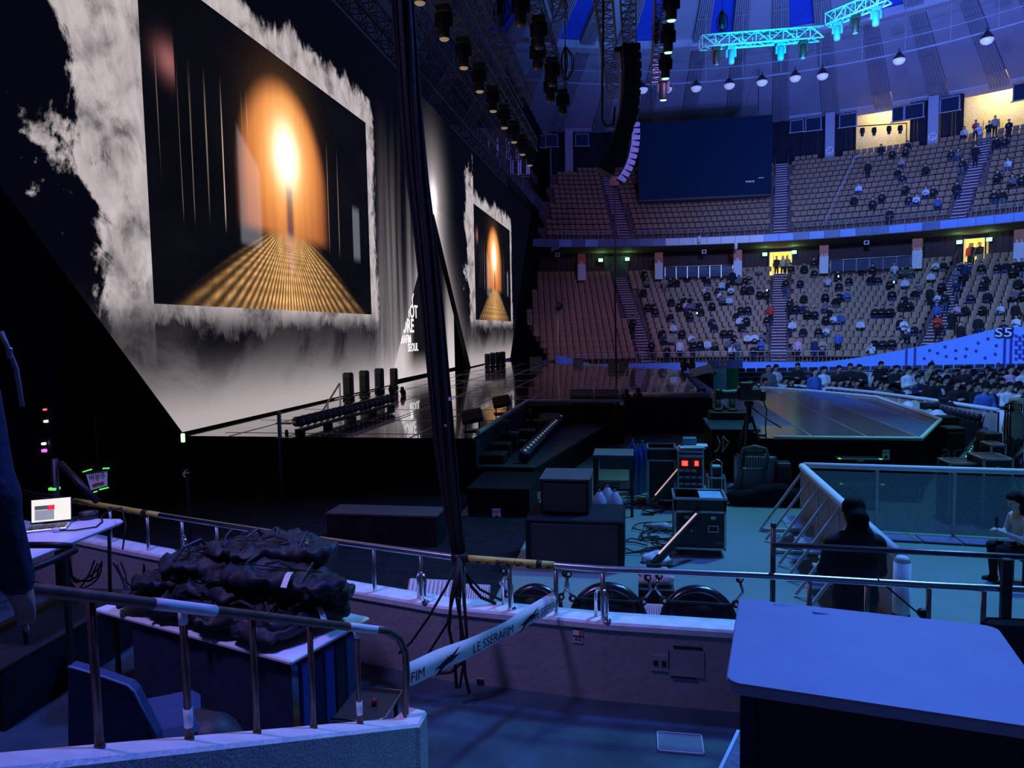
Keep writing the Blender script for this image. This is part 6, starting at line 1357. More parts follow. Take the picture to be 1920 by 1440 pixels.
# yellow and black tape wrapped on the rail
def rail_pt(px): return at_z(px, lerpy(px, RY), 1.17)
for (x0, x1, lb) in ((872, 1040, 'right of the cable column'), (140, 300, 'behind the laptop table')):
    t = thing('warning_tape', 'dull yellow and black warning tape wrapped on the rail %s' % lb, 'tape', rail_pt(x0)); L2 = t.location
    MB().tube([rail_pt(x0+(x1-x0)*k/6)-L2 for k in range(7)], .034, 10).build('wrap', YEL, t)
    d = (rail_pt(x1)-rail_pt(x0)).normalized(); n_ = 9
    for k in range(n_):
        c = rail_pt(x0+(x1-x0)*(k+.4)/n_)-L2; MB().bar(c+Vector((0, -.022, -.026))-d*.02, c+Vector((0, -.030, -.012))+d*.02, .02, .006).build('stripe', INK, t)
    c = rail_pt((x0+x1)/2)-L2; text('접근금지 안전제일', .034, INK, t, -d, (0, -.25, -1), c+Vector((0, -.036, .006)), 'lettering', .0006)
    MB().tube([rail_pt(x0+(x1-x0)*.80)-L2, rail_pt(x0+(x1-x0)*.86)-L2], .036, 10).build('black_wrap', INK, t)
# upper rail at the right
t = thing('upper_handrail', 'dark upper handrail with posts at the right above the desk', 'railing', at_z(1450, 1080, 1.17)); L = t.location
a, b = at_y(1448, 1021, 6.16), at_y(1925, 1046, 6.06); dkr = mat('dark_rail', (.20, .17, .18), .35, .7, var=.2, scale=12)
MB().tube([a-L, b+Vector((1.2, -.06, 0))-L], .024, 10).build('top_rail', dkr, t)
p0 = at_y(1450, 986, 6.16); MB().tube([p0-L, Vector((p0.x, p0.y, .5))-L], .022, 8).build('post', dkr, t); MB().lathe([(.026, 0), (.02, .02), (.005, .03)], 10, None, p0-L).build('cap', dkr, t)
p1 = at_y(1890, 1000, 6.02); MB().box(Vector((p1.x, p1.y, .85))-L, (.075, .05, 1.15), bevel=.008).build('square_post', mat('brown_post', (.07, .055, .055), .5, var=.2), t)
MB().bar(at_y(1645, 1085, 6.1)-L, at_y(1722, 1150, 6.1)-L, .04, .012).build('strap', BPLAS, t); MB().lathe([(.03, -.03), (.04, -.02), (.04, .02), (.03, .03)], 12, Matrix.Rotation(math.pi/2, 3, 'X'), at_y(1730, 1150, 6.1)-L).build('strap_reel', BPLAS, t)
# near sloping parapet and painted rail
def DN(x): return 1/(.373-.000273*(x-187))
def base_pt(x): return at_d(x, 1402-.092*(x-187), DN(x))
def rail_nr(x): return at_d(x, 1120+.118*(x-187), DN(x))
A0, B0 = base_pt(-120), base_pt(745); d = (B0-A0).normalized(); nh = Vector((d.y, -d.x, 0)).normalized()
if nh.dot(FWD) > 0: nh = -nh
near_top = mat('parapet_white', (.74, .72, .75), .42, var=.10, scale=7, bump=.35, bscale=40)
pw_ = MB()
def par(p, a, z=0): return p+nh*a+Vector((0, 0, z))
E1 = B0+d*.05; E2 = E1+Vector((d.x, d.y, 0)).normalized()*.16
secs = [(A0, -.055, .135), (B0, -.055, .135), (E1, -.055, .14), (E2, -.05, .10)]
top = []; 
for p, a, b in secs: top += [par(p, a), par(p, b-.015), par(p, b, -.02)]
vs = top+[Vector((q.x, q.y, 0)) for q in (par(A0, -.055), par(A0, .135), par(E2, .10), par(E2, -.05), par(E1, .14))]
pw_.add(top, [(0, 3, 4, 1), (3, 6, 7, 4), (6, 9, 10, 7), (1, 4, 5, 2), (4, 7, 8, 5), (7, 10, 11, 8)])
pw2 = MB(); q = [par(A0, .135, -.02), par(B0, .135, -.02), par(E1, .14, -.02), par(E2, .10, -.02), par(E2, -.05), par(E1, -.055), par(A0, -.055)]
n = len(q); pw2.add(q+[Vector((v.x, v.y, 0)) for v in q], [(i, i+1, n+i+1, n+i) for i in range(n-1)])
np_ = struct(pw2.build('wall_near', mat('near_wall_paint', (.42, .38, .40), .75, bump=.3, bscale=60)), 'sloping white topped parapet in the foreground', 'wall')
pw_.build('coping', near_top, np_)
nr_ = thing('sloping_handrail', 'worn brown painted handrail sloping down in the left foreground', 'railing', base_pt(400)); L = nr_.location
pts = [rail_nr(x) for x in (-120, 60, 200, 350, 500, 620, 700)]+[at_d(728, 1184, DN(722)), at_d(748, 1196, DN(742)), at_d(760, 1222, DN(755)), at_d(762, 1260, DN(758)), at_d(760, 1338, DN(760))]
MB().tube([p-L for p in pts], .0235, 12).build('top_rail', BRZ, nr_)
for x in (187, 355, 482, 588, 675):
    b, r = base_pt(x), rail_nr(x); MB().tube([Vector((b.x, b.y, b.z-.01))-L, Vector((b.x, b.y, r.z))-L], .0165, 10).build('post', BRZ, nr_); MB().lathe([(.022, 0), (.02, .015)], 10, None, b-L).build('foot_ring', BRZ, nr_)
for x0, x1 in ((286, 402), (652, 718)):
    MB().tube([rail_nr(x)+Vector((0, 0, 0))-L for x in np.linspace(x0, x1, 5)], .0258, 12).build('white_wrap', TAPEW, nr_)
for x, u0, u1 in ((355, .88, .98), (355, .10, .24), (675, .90, .99), (675, .10, .24)):
    b, r = base_pt(x), rail_nr(x); MB().tube([Vector((b.x, b.y, b.z+(r.z-b.z)*u0))-L, Vector((b.x, b.y, b.z+(r.z-b.z)*u1))-L], .0195, 10).build('white_wrap', TAPEW, nr_)
# printed event tape between the rails
TA, TB = at_d(763, 1268, DN(760)-.02), at_d(1044, 1126, (at_z(1042, 1061, 1.17)).dot(FWD)-.03)
et = thing('event_tape', 'white printed event tape stretched between the two handrails', 'tape', TA); dv = TB-TA; dn = dv.normalized(); side = dn.cross(Vector((0, 0, 1))).normalized()
if side.dot(FWD) > 0: side = -side
upv = side.cross(dn).normalized(); upv = upv if upv.z > 0 else -upv
def tapef(u, v):
    c = dv*u+Vector((0, 0, -.03*math.sin(u*math.pi))); w_ = .155*(1-.12*math.sin(u*3.1)); t_ = (v-.5)*w_; k = max(0, v-.45)
    return c+upv*(t_-k*k*.02)-side*(k*k*.16*(.6+.4*math.sin(u*9)))+side*.004*math.sin(u*23)
MB().grid(tapef, 40, 8).build('strip', mat('glossy_white_tape', (.78, .77, .78), .22, var=.04, spec=.6), et)
def tpos(u, o=.0): c = Vector(tapef(u, .40)); return c+side*.016+upv*o
for u in (.50, .915): text('LE SSERAFIM', .098 if u < .6 else .088, INK, et, dn, upv, tpos(u), 'lettering', .0006)
text('FIM', .098, INK, et, dn, upv, tpos(.045), 'lettering', .0006)
def burst(u, s_):
    c = tpos(u); P = []
    pr = [(-1.0, -.10), (-.45, .02), (-.38, .10), (-.30, .05), (-.20, .16), (-.10, .10), (0, .24), (.10, .16), (.25, .26), (.3, .2), (.75, .40), (.95, .45), (.5, .12), (.62, .12), (1.0, .12), (.45, -.06), (.3, -.10), (.1, -.12), (-.2, -.18), (-.95, -.52), (-.55, -.14)]
    MB().prism([c+dn*x*s_+upv*y*s_ for x, y in pr], side*.0006).build('burst_mark', INK, et)
for u in (.21, .76): burst(u, .15)
# pale desk at the right
ZT = 2.48
k0, k1, k2 = at_z(1385, 1121, ZT), at_z(1853, 1172, ZT), at_z(1363, 1279, ZT)
ex = (k1-k0); wx = ex.length; ex.normalize(); ey = Vector((ex.y, -ex.x, 0)); ey = ey if ey.dot(FWD) < 0 else -ey
dp = abs((k2-k0).dot(ey)); sk = (k2-k0).dot(ex)
W2 = wx+.02; c = k0+ex*W2/2+ey*dp/2
dk = thing('folding_desk', 'pale laminate desk with dark brown front panel in the right foreground', 'desk', (c.x, c.y, 1.75), math.atan2(ex.y, ex.x)); hz = ZT-1.75
def rrect(w_, d_, r, z, n=4):
    P = []
    for cx, cy, a0 in ((w_/2-r, d_/2-r, 0), (-w_/2+r, d_/2-r, 90), (-w_/2+r, -d_/2+r, 180), (w_/2-r, -d_/2+r, 270)):
        for k in range(n+1): a = math.radians(a0+90*k/n); P.append((cx+r*math.cos(a), cy+r*math.sin(a), z))
    return P
deskm = mat('desk_laminate', (.70, .72, .78), .40, var=.06, scale=5, bump=.05, bscale=30)
tp_ = MB(); rr = [rrect(W2-.006, dp-.006, .03, hz), rrect(W2, dp, .033, hz-.005), rrect(W2, dp, .033, hz-.024), rrect(W2-.02, dp-.02, .028, hz-.03)]
nn = len(rr[0]); tp_.add(sum(rr, []), [tuple(range(nn)), tuple(3*nn+k for k in range(nn-1, -1, -1))]+[(i*nn+(k+1) % nn, i*nn+k, (i+1)*nn+k, (i+1)*nn+(k+1) % nn) for i in range(3) for k in range(nn)])
tp_.build('desk_top', deskm, dk)
brn = mat('desk_brown', (.055, .022, .026), .6, var=.15)
MB().box((0, -dp/2+.05, hz*.5-.02), (W2-.10, .018, hz-.06)).build('front_panel', brn, dk); MB().box((0, 0, hz-.05), (W2-.06, dp-.06, .03)).build('under_frame', brn, dk)
for sx in (-1, 1):
    for sy in (-1, 1): MB().bar((sx*(W2/2-.045), sy*(dp/2-.04), 0), (sx*(W2/2-.045), sy*(dp/2-.04), hz-.03), .03, .03).build('leg', mat('desk_leg', (.05, .04, .05), .4, .5), dk)
MB().box((-W2/2+.048, -dp/2+.03, hz-.16), (.035, .008, .16)).build('hinge_plate', BMET, dk)
for z in (-.19, -.215): MB().lathe([(.006, 0), (.005, .004)], 10, Matrix.Rotation(math.pi/2, 3, 'X'), (-W2/2+.048, -dp/2+.025, hz+z)).build('bolt', INK, dk)
text('KOV', .024, mat('faded_print', (.35, .38, .46), .5), dk, (1, 0, 0), (0, 1, 0), (-W2/2+.115, dp/2-.022, hz+.0004), 'faded_print', .0002)
MB().prism([(-W2/2+.19, dp/2-.045, hz), (-W2/2+.235, dp/2-.05, hz), (-W2/2+.195, dp/2-.06, hz)], (0, 0, .0006)).build('chip_mark', mat('chip', (.10, .12, .2), .8), dk)
# landing the desk stands on
g = [at_z(1388, 1380, 1.74), at_z(1362, 1436, 1.74)]; gd = (g[1]-g[0]).normalized()
e0 = g[0]+FWD*.02; LD = [e0, e0+gd*2.2, e0+gd*2.2+RGT*4, e0+RGT*3.4]
lm = MB().prism([Vector((v.x, v.y, 0)) for v in LD], (0, 0, 1.745)); ld = struct(lm.build('floor_landing', mat('terrazzo', (.22, .22, .27), .5, var=.4, scale=40)), 'grey terrazzo landing under the desk', 'floor')
MB().bar(LD[0]+Vector((0, 0, .006)), LD[1]+Vector((0, 0, .006)), .012, .012).build('edge_strip', ALU, ld)
st = e0-RGT*.40+gd*.05; MB().prism([Vector((v.x, v.y, 0)) for v in (st, st+gd*1.9, st+gd*1.9+RGT*.39, st+RGT*.39)], (0, 0, 1.50)).build('step', MATS['terrazzo'], ld)
MB().prism([Vector((v.x, v.y, 1.50)) for v in (st+gd*.03+RGT*.06, st+gd*.2+RGT*.06, st+gd*.2+RGT*.16, st+gd*.03+RGT*.16)], (0, 0, .006)).build('anti_slip_mat', INK, ld)
# ---- mesh fence and strutted barrier on the arena floor
fz = 1.05
f0_, f1_, f2_ = at_z(1507, 872, fz), at_z(1925, 886, fz), at_z(1692, 1046, fz)
perf = mat('perforated_panel', (.30, .40, .46), .5, .1, var=.35, scale=60, alpha=.60)
barrier('long perforated mesh fence with padded top rail across the floor', [(f0_.x, f0_.y), (f1_.x+1.2, f1_.y-.05)], fz, False, 1.15, 1, perf, .045)
bb = barrier('strutted crowd barrier with padded blue topped rail and step plates', [(f0_.x-.05, f0_.y-.12), (f2_.x, f2_.y)], fz, True, 1.08, 1, mat('barrier_brown', (.40, .34, .32), .6), .055, .62, plate=True)
t = thing('barrier_end_pad', 'thick padded end post of the strutted barrier', 'post', (f2_.x, f2_.y, 0)); MB().tube([(-.02, -.06, 0), (-.02, -.06, fz-.02)], .075, 10).build('padding', foam, t); MB().tube([(-.02, -.06, .5), (-.02, -.06, .54)], .078, 10).build('binding', INK, t)
MB().lathe([(.075, 0), (.05, .05), (.01, .06)], 10, None, (-.02, -.06, fz-.02)).build('cap', foam, t)
q = at_z(1620, 1000, 0); t = thing('floor_strip', 'pale floor boards along the mesh fence with a green mark', 'boards', at_z(1700, 1003, .02))
L = t.location; 
for k in range(4):
    p, r = at_z(1640+75*k, 1000+4*k, .02), at_z(1712+75*k, 1004+4*k, .02); MB().prism([p-L, r-L, r-L+Vector((0, -.35, 0)), p-L+Vector((0, -.35, 0))], (0, 0, .02)).build('board', mat('pale_board', (.42, .46, .55), .5), t)
MB().bar(at_z(1700, 999, .045)-L, at_z(1718, 1013, .045)-L, .03, .008).build('glow_mark', mat('green_mark', (.35, .7, .12), .5), t)
# ---- people in the foreground
def figure(name, lb, prims, mats, loc, rz, cell, sc=1.0):
    o = link(name, sdf_mesh(name, prims, mats, cell, .035), None, loc, rz); o.scale = (sc,)*3; return tag(o, lb, 'person')
LIP = MATS['lips']
q = at_d(1604, 1100, 6.12); figure('person', 'person with black hair in a black jacket standing with back turned behind the rail', body('stand', False, 1.12, 'phone', .06, True)+[((0, .02, 1.60), (0, .03, 1.50), .088, .07, HA, (1.1, .9, 1), .02), ((0, .05, 1.46), (0, .06, 1.40), .10, .09, TP, (1.3, .8, 1))], [SKIN, HAIR, CLO['k'], CLO['k'], RUB, LIP], (q.x, q.y, 0), math.pi+.1, .014, .985)
q = at_z(1884, 1096, 0); gx, gy = q.x+.27, q.y+.1
figure('person', 'dark-haired woman in a cream top seated at the right edge with a phone', body('sit', True, .92, 'phone', .22, True), [SKIN, HAIR, mat('cream_knit', (.62, .52, .46), .8), CLO['k'], RUB, LIP], (gx, gy, -.02), -math.pi/2+.1, .012, .86)
t = thing('low_stool', 'low dark stool under the seated woman', 'stool', (gx+.06, gy, 0)); MB().box((0, 0, .33), (.36, .36, .05), bevel=.01).build('seat', BPLAS, t)
for sx in (-1, 1):
    for sy in (-1, 1): MB().bar((sx*.14, sy*.14, 0), (sx*.14, sy*.14, .31), .03).build('leg', BMET, t)
tag(MB().box((0, 0, 0), (.012, .07, .14), bevel=.004).build('smartphone', mat('dark_phone', (.02, .02, .03), .2), None, (gx-.34, gy, .76)), 'phone held by the seated woman', 'phone')
# jacket of the person at the left edge
q = O+FWD*2.02-RGT*1.735; navyj = mat('navy_jacket', (.022, .024, .05), .75, var=.25, scale=8, bump=.5, bscale=18)
PL = body('stand', False, 1.22, 'down', .0, True)
figure('person', 'person in a dark navy jacket standing at the left edge of the frame', PL, [SKIN, HAIR, navyj, CLO['k'], RUB, LIP], (q.x, q.y, 1.68), YAW+math.pi, .016, 1.03)
t = thing('shoulder_strap', 'pale bag strap with buckle on the navy jacket', 'strap', at_d(30, 690, 1.93)); L = t.location; MB().tube([at_d(2, 622, 1.93)-L, at_d(16, 655, 1.93)-L, at_d(30, 690, 1.94)-L, at_d(42, 762, 1.95)-L], .006, 6).build('strap', mat('pale_cord', (.45, .38, .36), .6), t); MB().box(at_d(18, 662, 1.93)-L, (.015, .012, .03), bevel=.003).build('buckle', ALU, t)
st2 = struct(MB().prism([(-5, -2, 0), (.55, -2, 0), (.55, 1.2, 0), (-1.2, 1.75, 0), (-5, 2.1, 0)], (0, 0, 1.68)).build('floor_stand', CONC), 'concrete landing the camera stands on', 'floor')
# black chair back at the lower right
q = at_d(1900, 1200, 4.9); t = thing('black_chair', 'black padded chair back behind the right rail', 'chair', (q.x, q.y, 0)); zt = at_d(1900, 1160, 4.9).z
MB().box((0, 0, zt-.19), (.42, .08, .38), bevel=.04).build('backrest', BPLAS, t); MB().box((0, .22, zt-.45), (.42, .42, .07), bevel=.02).build('seat', BPLAS, t)
for sx in (-1, 1):
    for sy in (0, .42): MB().bar((sx*.18, sy, 0), (sx*.18, sy, zt-.42), .03).build('leg', BMET, t)
# ---- bag table
ZB_ = .75
c0, c1, c2, c3 = at_z(128, 1128, ZB_), at_z(545, 1240, ZB_), at_z(715, 1152, ZB_), at_z(298, 1060, ZB_)
ex = (c1-c0); lx = 2.45; ex = ex.normalized(); ey = Vector((-ex.y, ex.x, 0)); ly = .95
tc = c1-ex*lx/2+ey*ly/2
bt = thing('trestle_table', 'white trestle table piled with black bags', 'table', (tc.x, tc.y, 0), math.atan2(ex.y, ex.x))
MB().box((0, 0, ZB_-.02), (lx, ly, .04), bevel=.012).build('table_top', WPLAS, bt); MB().lathe([(.04, 0), (.04, .004)], 14, None, (-lx/2+.35, .12, ZB_)).build('cable_hole', INK, bt)
cloth('table_skirt', (tc.x-ex.x*(lx/2-.5)-ey.x*(ly/2-.03), tc.y-ex.y*(lx/2-.5)-ey.y*(ly/2-.03), 0), (tc.x+ex.x*(lx/2-.03)-ey.x*(ly/2-.03), tc.y+ex.y*(lx/2-.03)-ey.y*(ly/2-.03), 0), .02, ZB_-.05, NAVY, None, Vector((0, 0, 0)), .012, 40, 6).name = 'table_skirt'
sk_ = [o for o in bpy.data.objects if o.name.startswith('table_skirt')][0]; tag(sk_, 'dark navy cloth skirt hanging on the front of the bag table', 'cloth')
fd = thing('folded_table', 'blue and dark striped folded panels standing under the end of the bag table', 'panels', (tc.x+ex.x*(lx/2-.05), tc.y+ex.y*(lx/2-.05), 0), math.atan2(ex.y, ex.x)+math.pi/2)
for k in range(5): MB().box((-.28+.13*k, 0, .34), (.115, .05, .66), bevel=.008).build('panel', BLUE if k % 2 == 0 else NAVY, fd)
for sx in (-1, 1):
    for sy in (-1, 1): MB().bar((sx*(lx/2-.15), sy*(ly/2-.1), 0), (sx*(lx/2-.15), sy*(ly/2-.1), ZB_-.04), .035).build('leg', BMET, bt)
bagm = mat('bag_nylon', (.012, .013, .022), .55, var=.35, scale=7, bump=.35, bscale=22); bagm2 = mat('bag_nylon_b', (.016, .018, .034), .6, var=.3, scale=7, bump=.35, bscale=22); strapm = mat('webbing', (.03, .03, .04), .6)
def bag_mesh(v):
    r = random.Random(v); L_ = .42; P = [((-L_, 0, 0), (L_, 0, 0), .10, .10, 0, (1, 1.5, .8)), ((-L_*.9, .12, .02), (L_*.9, .13, .01), .075, .07, 0, (1, 1.3, .8)), ((-L_*.8, -.14, .0), (L_*.85, -.12, .02), .07, .08, 0, (1, 1.3, .8)), ((-L_*.4, .02, .06), (L_*.5, -.02, .07), .06, .055, 0, (1, 1.4, .8)), ((L_, -.08, 0), (L_+.04, .08, 0), .07, .07, 0), ((-L_, -.08, 0), (-L_-.04, .08, .0), .07, .07, 0)]
    for k in range(3): x = r.uniform(-.3, .3); P.append(((x, -.16, .05), (x+.03, .16, .06), .035, .035, 0, (1, 1, 1), .02))
    me = sdf_mesh('gear_bag_body', P, [bagm if v % 2 else bagm2], .024, .045)
    c = np.array([x.co[:] for x in me.vertices]); s1 = np.sin(c[:, 0]*17+c[:, 1]*9+v)*np.sin(c[:, 1]*21+c[:, 2]*15+v*2); s2 = np.sin(c[:, 0]*41+c[:, 2]*23+v)*np.sin(c[:, 1]*37-c[:, 0]*12)
    c[:, 2] = c[:, 2]*(.85+.25*np.sin(c[:, 0]*5+v))+s1*.022+s2*.010; c[:, 1] += s2*.014+.03*np.sin(c[:, 0]*6+v); c[:, 0] += s1*.01
    me.vertices.foreach_set('co', c.ravel()); me.update(); return me
bms = [bag_mesh(v) for v in range(3)]
def gear_bag(u, v, z, rz, tilt, k, lb, tagged=False, roll=0):
    p = tc+ex*u+ey*v; t = thing('gear_bag', lb, 'bag', (p.x, p.y, z), 0, 'black bags on the trestle table'); t.rotation_euler = (roll, tilt, math.atan2(ex.y, ex.x)+rz+(.5 if k % 2 else -.1)); sc_ = .98+.24*((k*7) % 5)/4; t.scale = (sc_*.85, sc_, sc_)
    link('bag_body', bms[k % 3], t); MB().tube([(-.3, -.17, .04), (-.28, -.1, .12), (-.24, .05, .15), (-.25, .16, .06)], .014, 5).build('strap', strapm, t); MB().tube([(.22, -.18, .03), (.25, -.06, .12), (.22, .08, .13), (.2, .17, .05)], .014, 5).build('strap', strapm, t)
    MB().tube([(-.12, -.12, .12), (0, -.14, .16), (.12, -.12, .12)], .012, 5).build('handle', strapm, t); MB().bar((-.36, -.1, .095), (.36, -.08, .10), .012, .006).build('zip', BMET, t); MB().box((.3, -.12, .10), (.03, .02, .012)).build('buckle', CHROME, t)
    if tagged: MB().grid(lambda a, b: (.10+.05*b, -.16-.12*a, .10-.06*a+.02*math.sin(a*4)), 5, 1).build('paper_tag', WPLAS, t)
BAGS = [(-.60, -.20, .87, .35, .0), (-.62, .22, .87, .1, .0), (-.05, -.22, .87, .15, 0), (-.02, .20, .87, -.1, 0), (.55, -.22, .87, .25, .0), (.60, .20, .87, .0, 0), (.86, -.05, .88, 1.3, 0),
        (-.42, .02, 1.03, .5, .05), (.08, -.10, 1.04, .30, -.05), (.50, .05, 1.03, .1, .08), (.78, .12, 1.04, .6, .1), (-.1, .22, 1.03, .2, .0), (-.12, .02, 1.18, .35, .05), (.32, .10, 1.20, .45, -.05), (.70, .0, 1.18, .5, .12), (.12, .22, 1.33, .25, .0), (.48, .18, 1.34, .55, .05), (-.28, .2, 1.17, .6, -.1)]
POSN = ['lowest layer, front left', 'lowest layer, back left', 'lowest layer, front middle', 'lowest layer, back middle', 'lowest layer, front right', 'lowest layer, back right', 'lowest layer, right end', 'second layer, left', 'second layer, front', 'second layer, middle', 'second layer, right', 'second layer, back', 'third layer, middle', 'third layer, right of middle', 'third layer, right end', 'top of the pile, left', 'top of the pile, right', 'third layer, left end']
for k, (u, v, z, rz, ti) in enumerate(BAGS): gear_bag(u, v, z, rz, ti, k, 'black nylon gear bag in the pile, %s' % POSN[k], k in (10, 14, 6), random.uniform(-.15, .15))
# ---- blue chair under the near rail
q = at_d(260, 1330, 3.7); bch = thing('blue_chair', 'dark blue upholstered chair half hidden behind the near rail', 'chair', (q.x, q.y, 0), .6); zc = at_d(250, 1240, 3.7).z
bi = Matrix.Rotation(-.6, 3, 'Z'); cpt = lambda x, y: bi @ (at_d(x, y, 3.7)-Vector((q.x, q.y, 0)))
MB().prism([cpt(x, y) for x, y in ((128, 1250), (150, 1256), (198, 1271), (240, 1286), (252, 1298), (266, 1328), (292, 1380), (300, 1430), (128, 1430))], bi @ (FWD*.07)).build('backrest', mat('blue_fabric', (.02, .045, .12), .8), bch); MB().box((.05, .30, zc-.50), (.5, .5, .10), bevel=.04).build('seat', MATS['blue_fabric'], bch)
MB().tube([cpt(x, y) for x, y in ((128, 1250), (150, 1256), (198, 1271), (240, 1286), (252, 1298), (266, 1328), (292, 1380))], .008, 6).build('piping', mat('pale_piping', (.10, .16, .30), .5), bch)
for sx in (-1, 1):
    for sy in (.10, .50): MB().bar((.05+sx*.2, sy, 0), (.05+sx*.2, sy, zc-.52), .03).build('leg', BMET, bch)
q = at_d(365, 1360, 4.0); tag(link('black_ball_bag', sdf_mesh('black_ball_bag', [((0, 0, 0), (.1, 0, .02), .2, .17, 0), ((.25, 0, -.05), (.3, 0, -.1), .12, .1, 0)], [bagm], .03, .06), None, (q.x, q.y, q.z-.12)), 'round black bag on a stand behind the near rail', 'bag'); t = thing('bag_stand', 'low dark crate under the round black bag', 'crate', (q.x+.1, q.y, 0)); MB().box((0, 0, (q.z-.3)/2), (.5, .4, q.z-.3)).build('body', BPLAS, t); MB().box((0, -.2, (q.z-.3)*.8), (.52, .02, .03)).build('rim', BMET, t)
t = thing('metal_cart', 'black cart with rounded chrome rim beside the blue panels', 'cart', at_d(690, 1330, 5.1)); L = t.location; t.location.z = 0; L = t.location; zz = at_d(700, 1318, 5.1).z
MB().tube([(-.18, -.25, zz), (.14, -.25, zz), (.2, -.18, zz), (.2, .2, zz), (-.18, .22, zz)], .012, 6).build('rim', CHROME, t); MB().box((0, 0, zz-.03), (.36, .44, .03)).build('tray', BPLAS, t); MB().lathe([(.02, 0), (.022, .03), (.012, .05)], 10, None, (.05, 0, zz-.01)).build('knob', mat('dull_red', (.15, .02, .02), .5), t)
for sx in (-1, 1):
    for sy in (-1, 1): MB().bar((sx*.15, sy*.18, 0), (sx*.15, sy*.18, zz-.03), .025).build('leg', BMET, t)
# ---- laptop table
zl = 1.34; qa, qb = at_z(232, 969, zl), at_z(60, 1020, zl); qc = at_z(128, 958, zl)
ltb = thing('plastic_table', 'white plastic folding table holding the laptop', 'table', (0, 0, 0)); ex2 = (at_z(232, 975, zl)-at_z(110, 1024, zl)); ex2 = ex2.normalized(); ey2 = Vector((-ex2.y, ex2.x, 0)); pc = at_z(232, 972, zl)-ex2*.75+ey2*.30
ltb.location = (pc.x, pc.y, 0); ltb.rotation_euler = (0, 0, math.atan2(ex2.y, ex2.x))
MB().box((0, 0, zl-.03), (1.5, .62, .06), bevel=.025).build('table_top', WPLAS, ltb)
for sx in (-1, 1):
    for sy in (-1, 1): MB().tube([(sx*.6, sy*.24, zl-.05), (sx*.55, sy*.24, .55)], .018, 8).build('leg', BMET, ltb)
pl_ = thing('dark_riser', 'dark platform under the laptop table', 'platform', (pc.x, pc.y, 0), math.atan2(ex2.y, ex2.x)); MB().box((-.1, 0, .265), (1.8, .8, .53)).build('base', BLACK, pl_); MB().box((-.1, 0, .54), (1.82, .82, .02)).build('top', BPLAS, pl_)
q = at_z(92, 990, zl); lpz = thing('laptop', 'open laptop with bright yellowish screen on the white table', 'laptop', (q.x, q.y, zl), .55)
MB().box((0, -.02, .012), (.36, .25, .022), bevel=.006).build('keyboard_base', ALU, lpz)
Rm = Matrix.Rotation(-.22, 3, 'X')
MB().box(Rm @ Vector((0, 0, .14))+Vector((0, .12, .01)), (.37, .012, .25), mtx=Rm, bevel=.004).build('lid', BPLAS, lpz)
scr = mat('laptop_screen', (.8, .78, .6), .3, emit=(.85, .82, .55), estr=.95)
def scrp(x, z, w_, h_, m, nm, o=-.010): MB().box(Rm @ Vector((x, o, z))+Vector((0, .12, .01)), (w_, .002, h_), mtx=Rm).build(nm, m, lpz)
scrp(0, .145, .345, .225, scr, 'screen'); scrp(-.06, .10, .17, .10, mat('scr_grey', (.3, .3, .3), .4, emit=(.30, .32, .32), estr=.8), 'screen_pane', -.012); scrp(-.06, .175, .17, .04, mat('scr_dark', (.1, .1, .1), .4, emit=(.07, .08, .08), estr=.8), 'screen_pane', -.012); scrp(.0, .172, .06, .045, mat('scr_red', (.8, .02, .05), .4, emit=(.9, .02, .06), estr=.9), 'screen_pane', -.014)
for k in range(4): MB().box((-.12+.08*k, -.03, .026), (.07, .15, .004)).build('keys', BPLAS, lpz)
q = at_z(166, 972, zl); t = thing('tape_roll', 'thick roll of black tape on the white table', 'tape roll', q); MB().lathe([(.055, 0), (.095, 0), (.095, .07), (.055, .07), (.055, 0)], 20).build('roll', BPLAS, t); MB().lathe([(.045, .002), (.054, .002), (.054, .068), (.045, .068), (.045, .002)], 18).build('core', mat('card_core', (.2, .15, .1), .8), t)
q = at_z(130, 975, zl); t = thing('keypad', 'flat grey tablet lying on the white table', 'tablet', q, .6); MB().box((0, 0, .008), (.22, .14, .014), bevel=.004).build('body', mat('grey_tablet', (.12, .12, .14), .4), t); MB().box((0, 0, .0165), (.18, .10, .003)).build('keys', BPLAS, t)
t = thing('charger_cable', 'dark cable with pale plug curling over the white table', 'cable', at_z(105, 995, zl+.012)); L = t.location; MB().tube([L-L, at_z(140, 994, zl+.012)-L, at_z(180, 988, zl+.012)-L, at_z(192, 978, zl+.012)-L, at_z(190, 968, zl+.02)-L, at_z(205, 958, zl+.06)-L, at_z(228, 952, zl+.12)-L, at_z(236, 985, zl)-L, at_z(230, 1030, zl-.25)-L], .008, 6).build('cord', RUB, t); MB().box((0, 0, .008), (.08, .05, .03), bevel=.005).build('plug', WPLAS, t)
t = thing('table_cables', 'bundle of dark cables hanging below the laptop table', 'cables', (pc.x+.1, pc.y+.5, .75)); 
for k in range(8):
    a = random.uniform(-.5, .3); w_ = random.uniform(.3, .6); h_ = random.uniform(.15, .35); MB().tube([(a+w_*i/9, .05*math.sin(i+k), .2-h_*(1-((i-4.5)/4.5)**2)) for i in range(10)], .009, 5).build('cable', RUB, t)
# chair arm beside the table
t = thing('chair_arm', 'dark curved chair back tube in front of the laptop table', 'chair', at_d(100, 1040, 4.6)); L = t.location; MB().tube([at_d(40, 1022, 4.6)-L, at_d(100, 1022, 4.6)-L, at_d(138, 1024, 4.6)-L, at_d(141, 1032, 4.6)-L, at_d(100, 1050, 4.4)-L, at_d(66, 1064, 4.3)-L, at_d(30, 1075, 4.2)-L], .022, 8).build('tube', BMET, t); MB().bar(at_d(120, 1030, 4.6)-L, Vector((at_d(120, 1030, 4.6).x, at_d(120, 1030, 4.6).y, 0))-L, .03).build('leg', BMET, t)
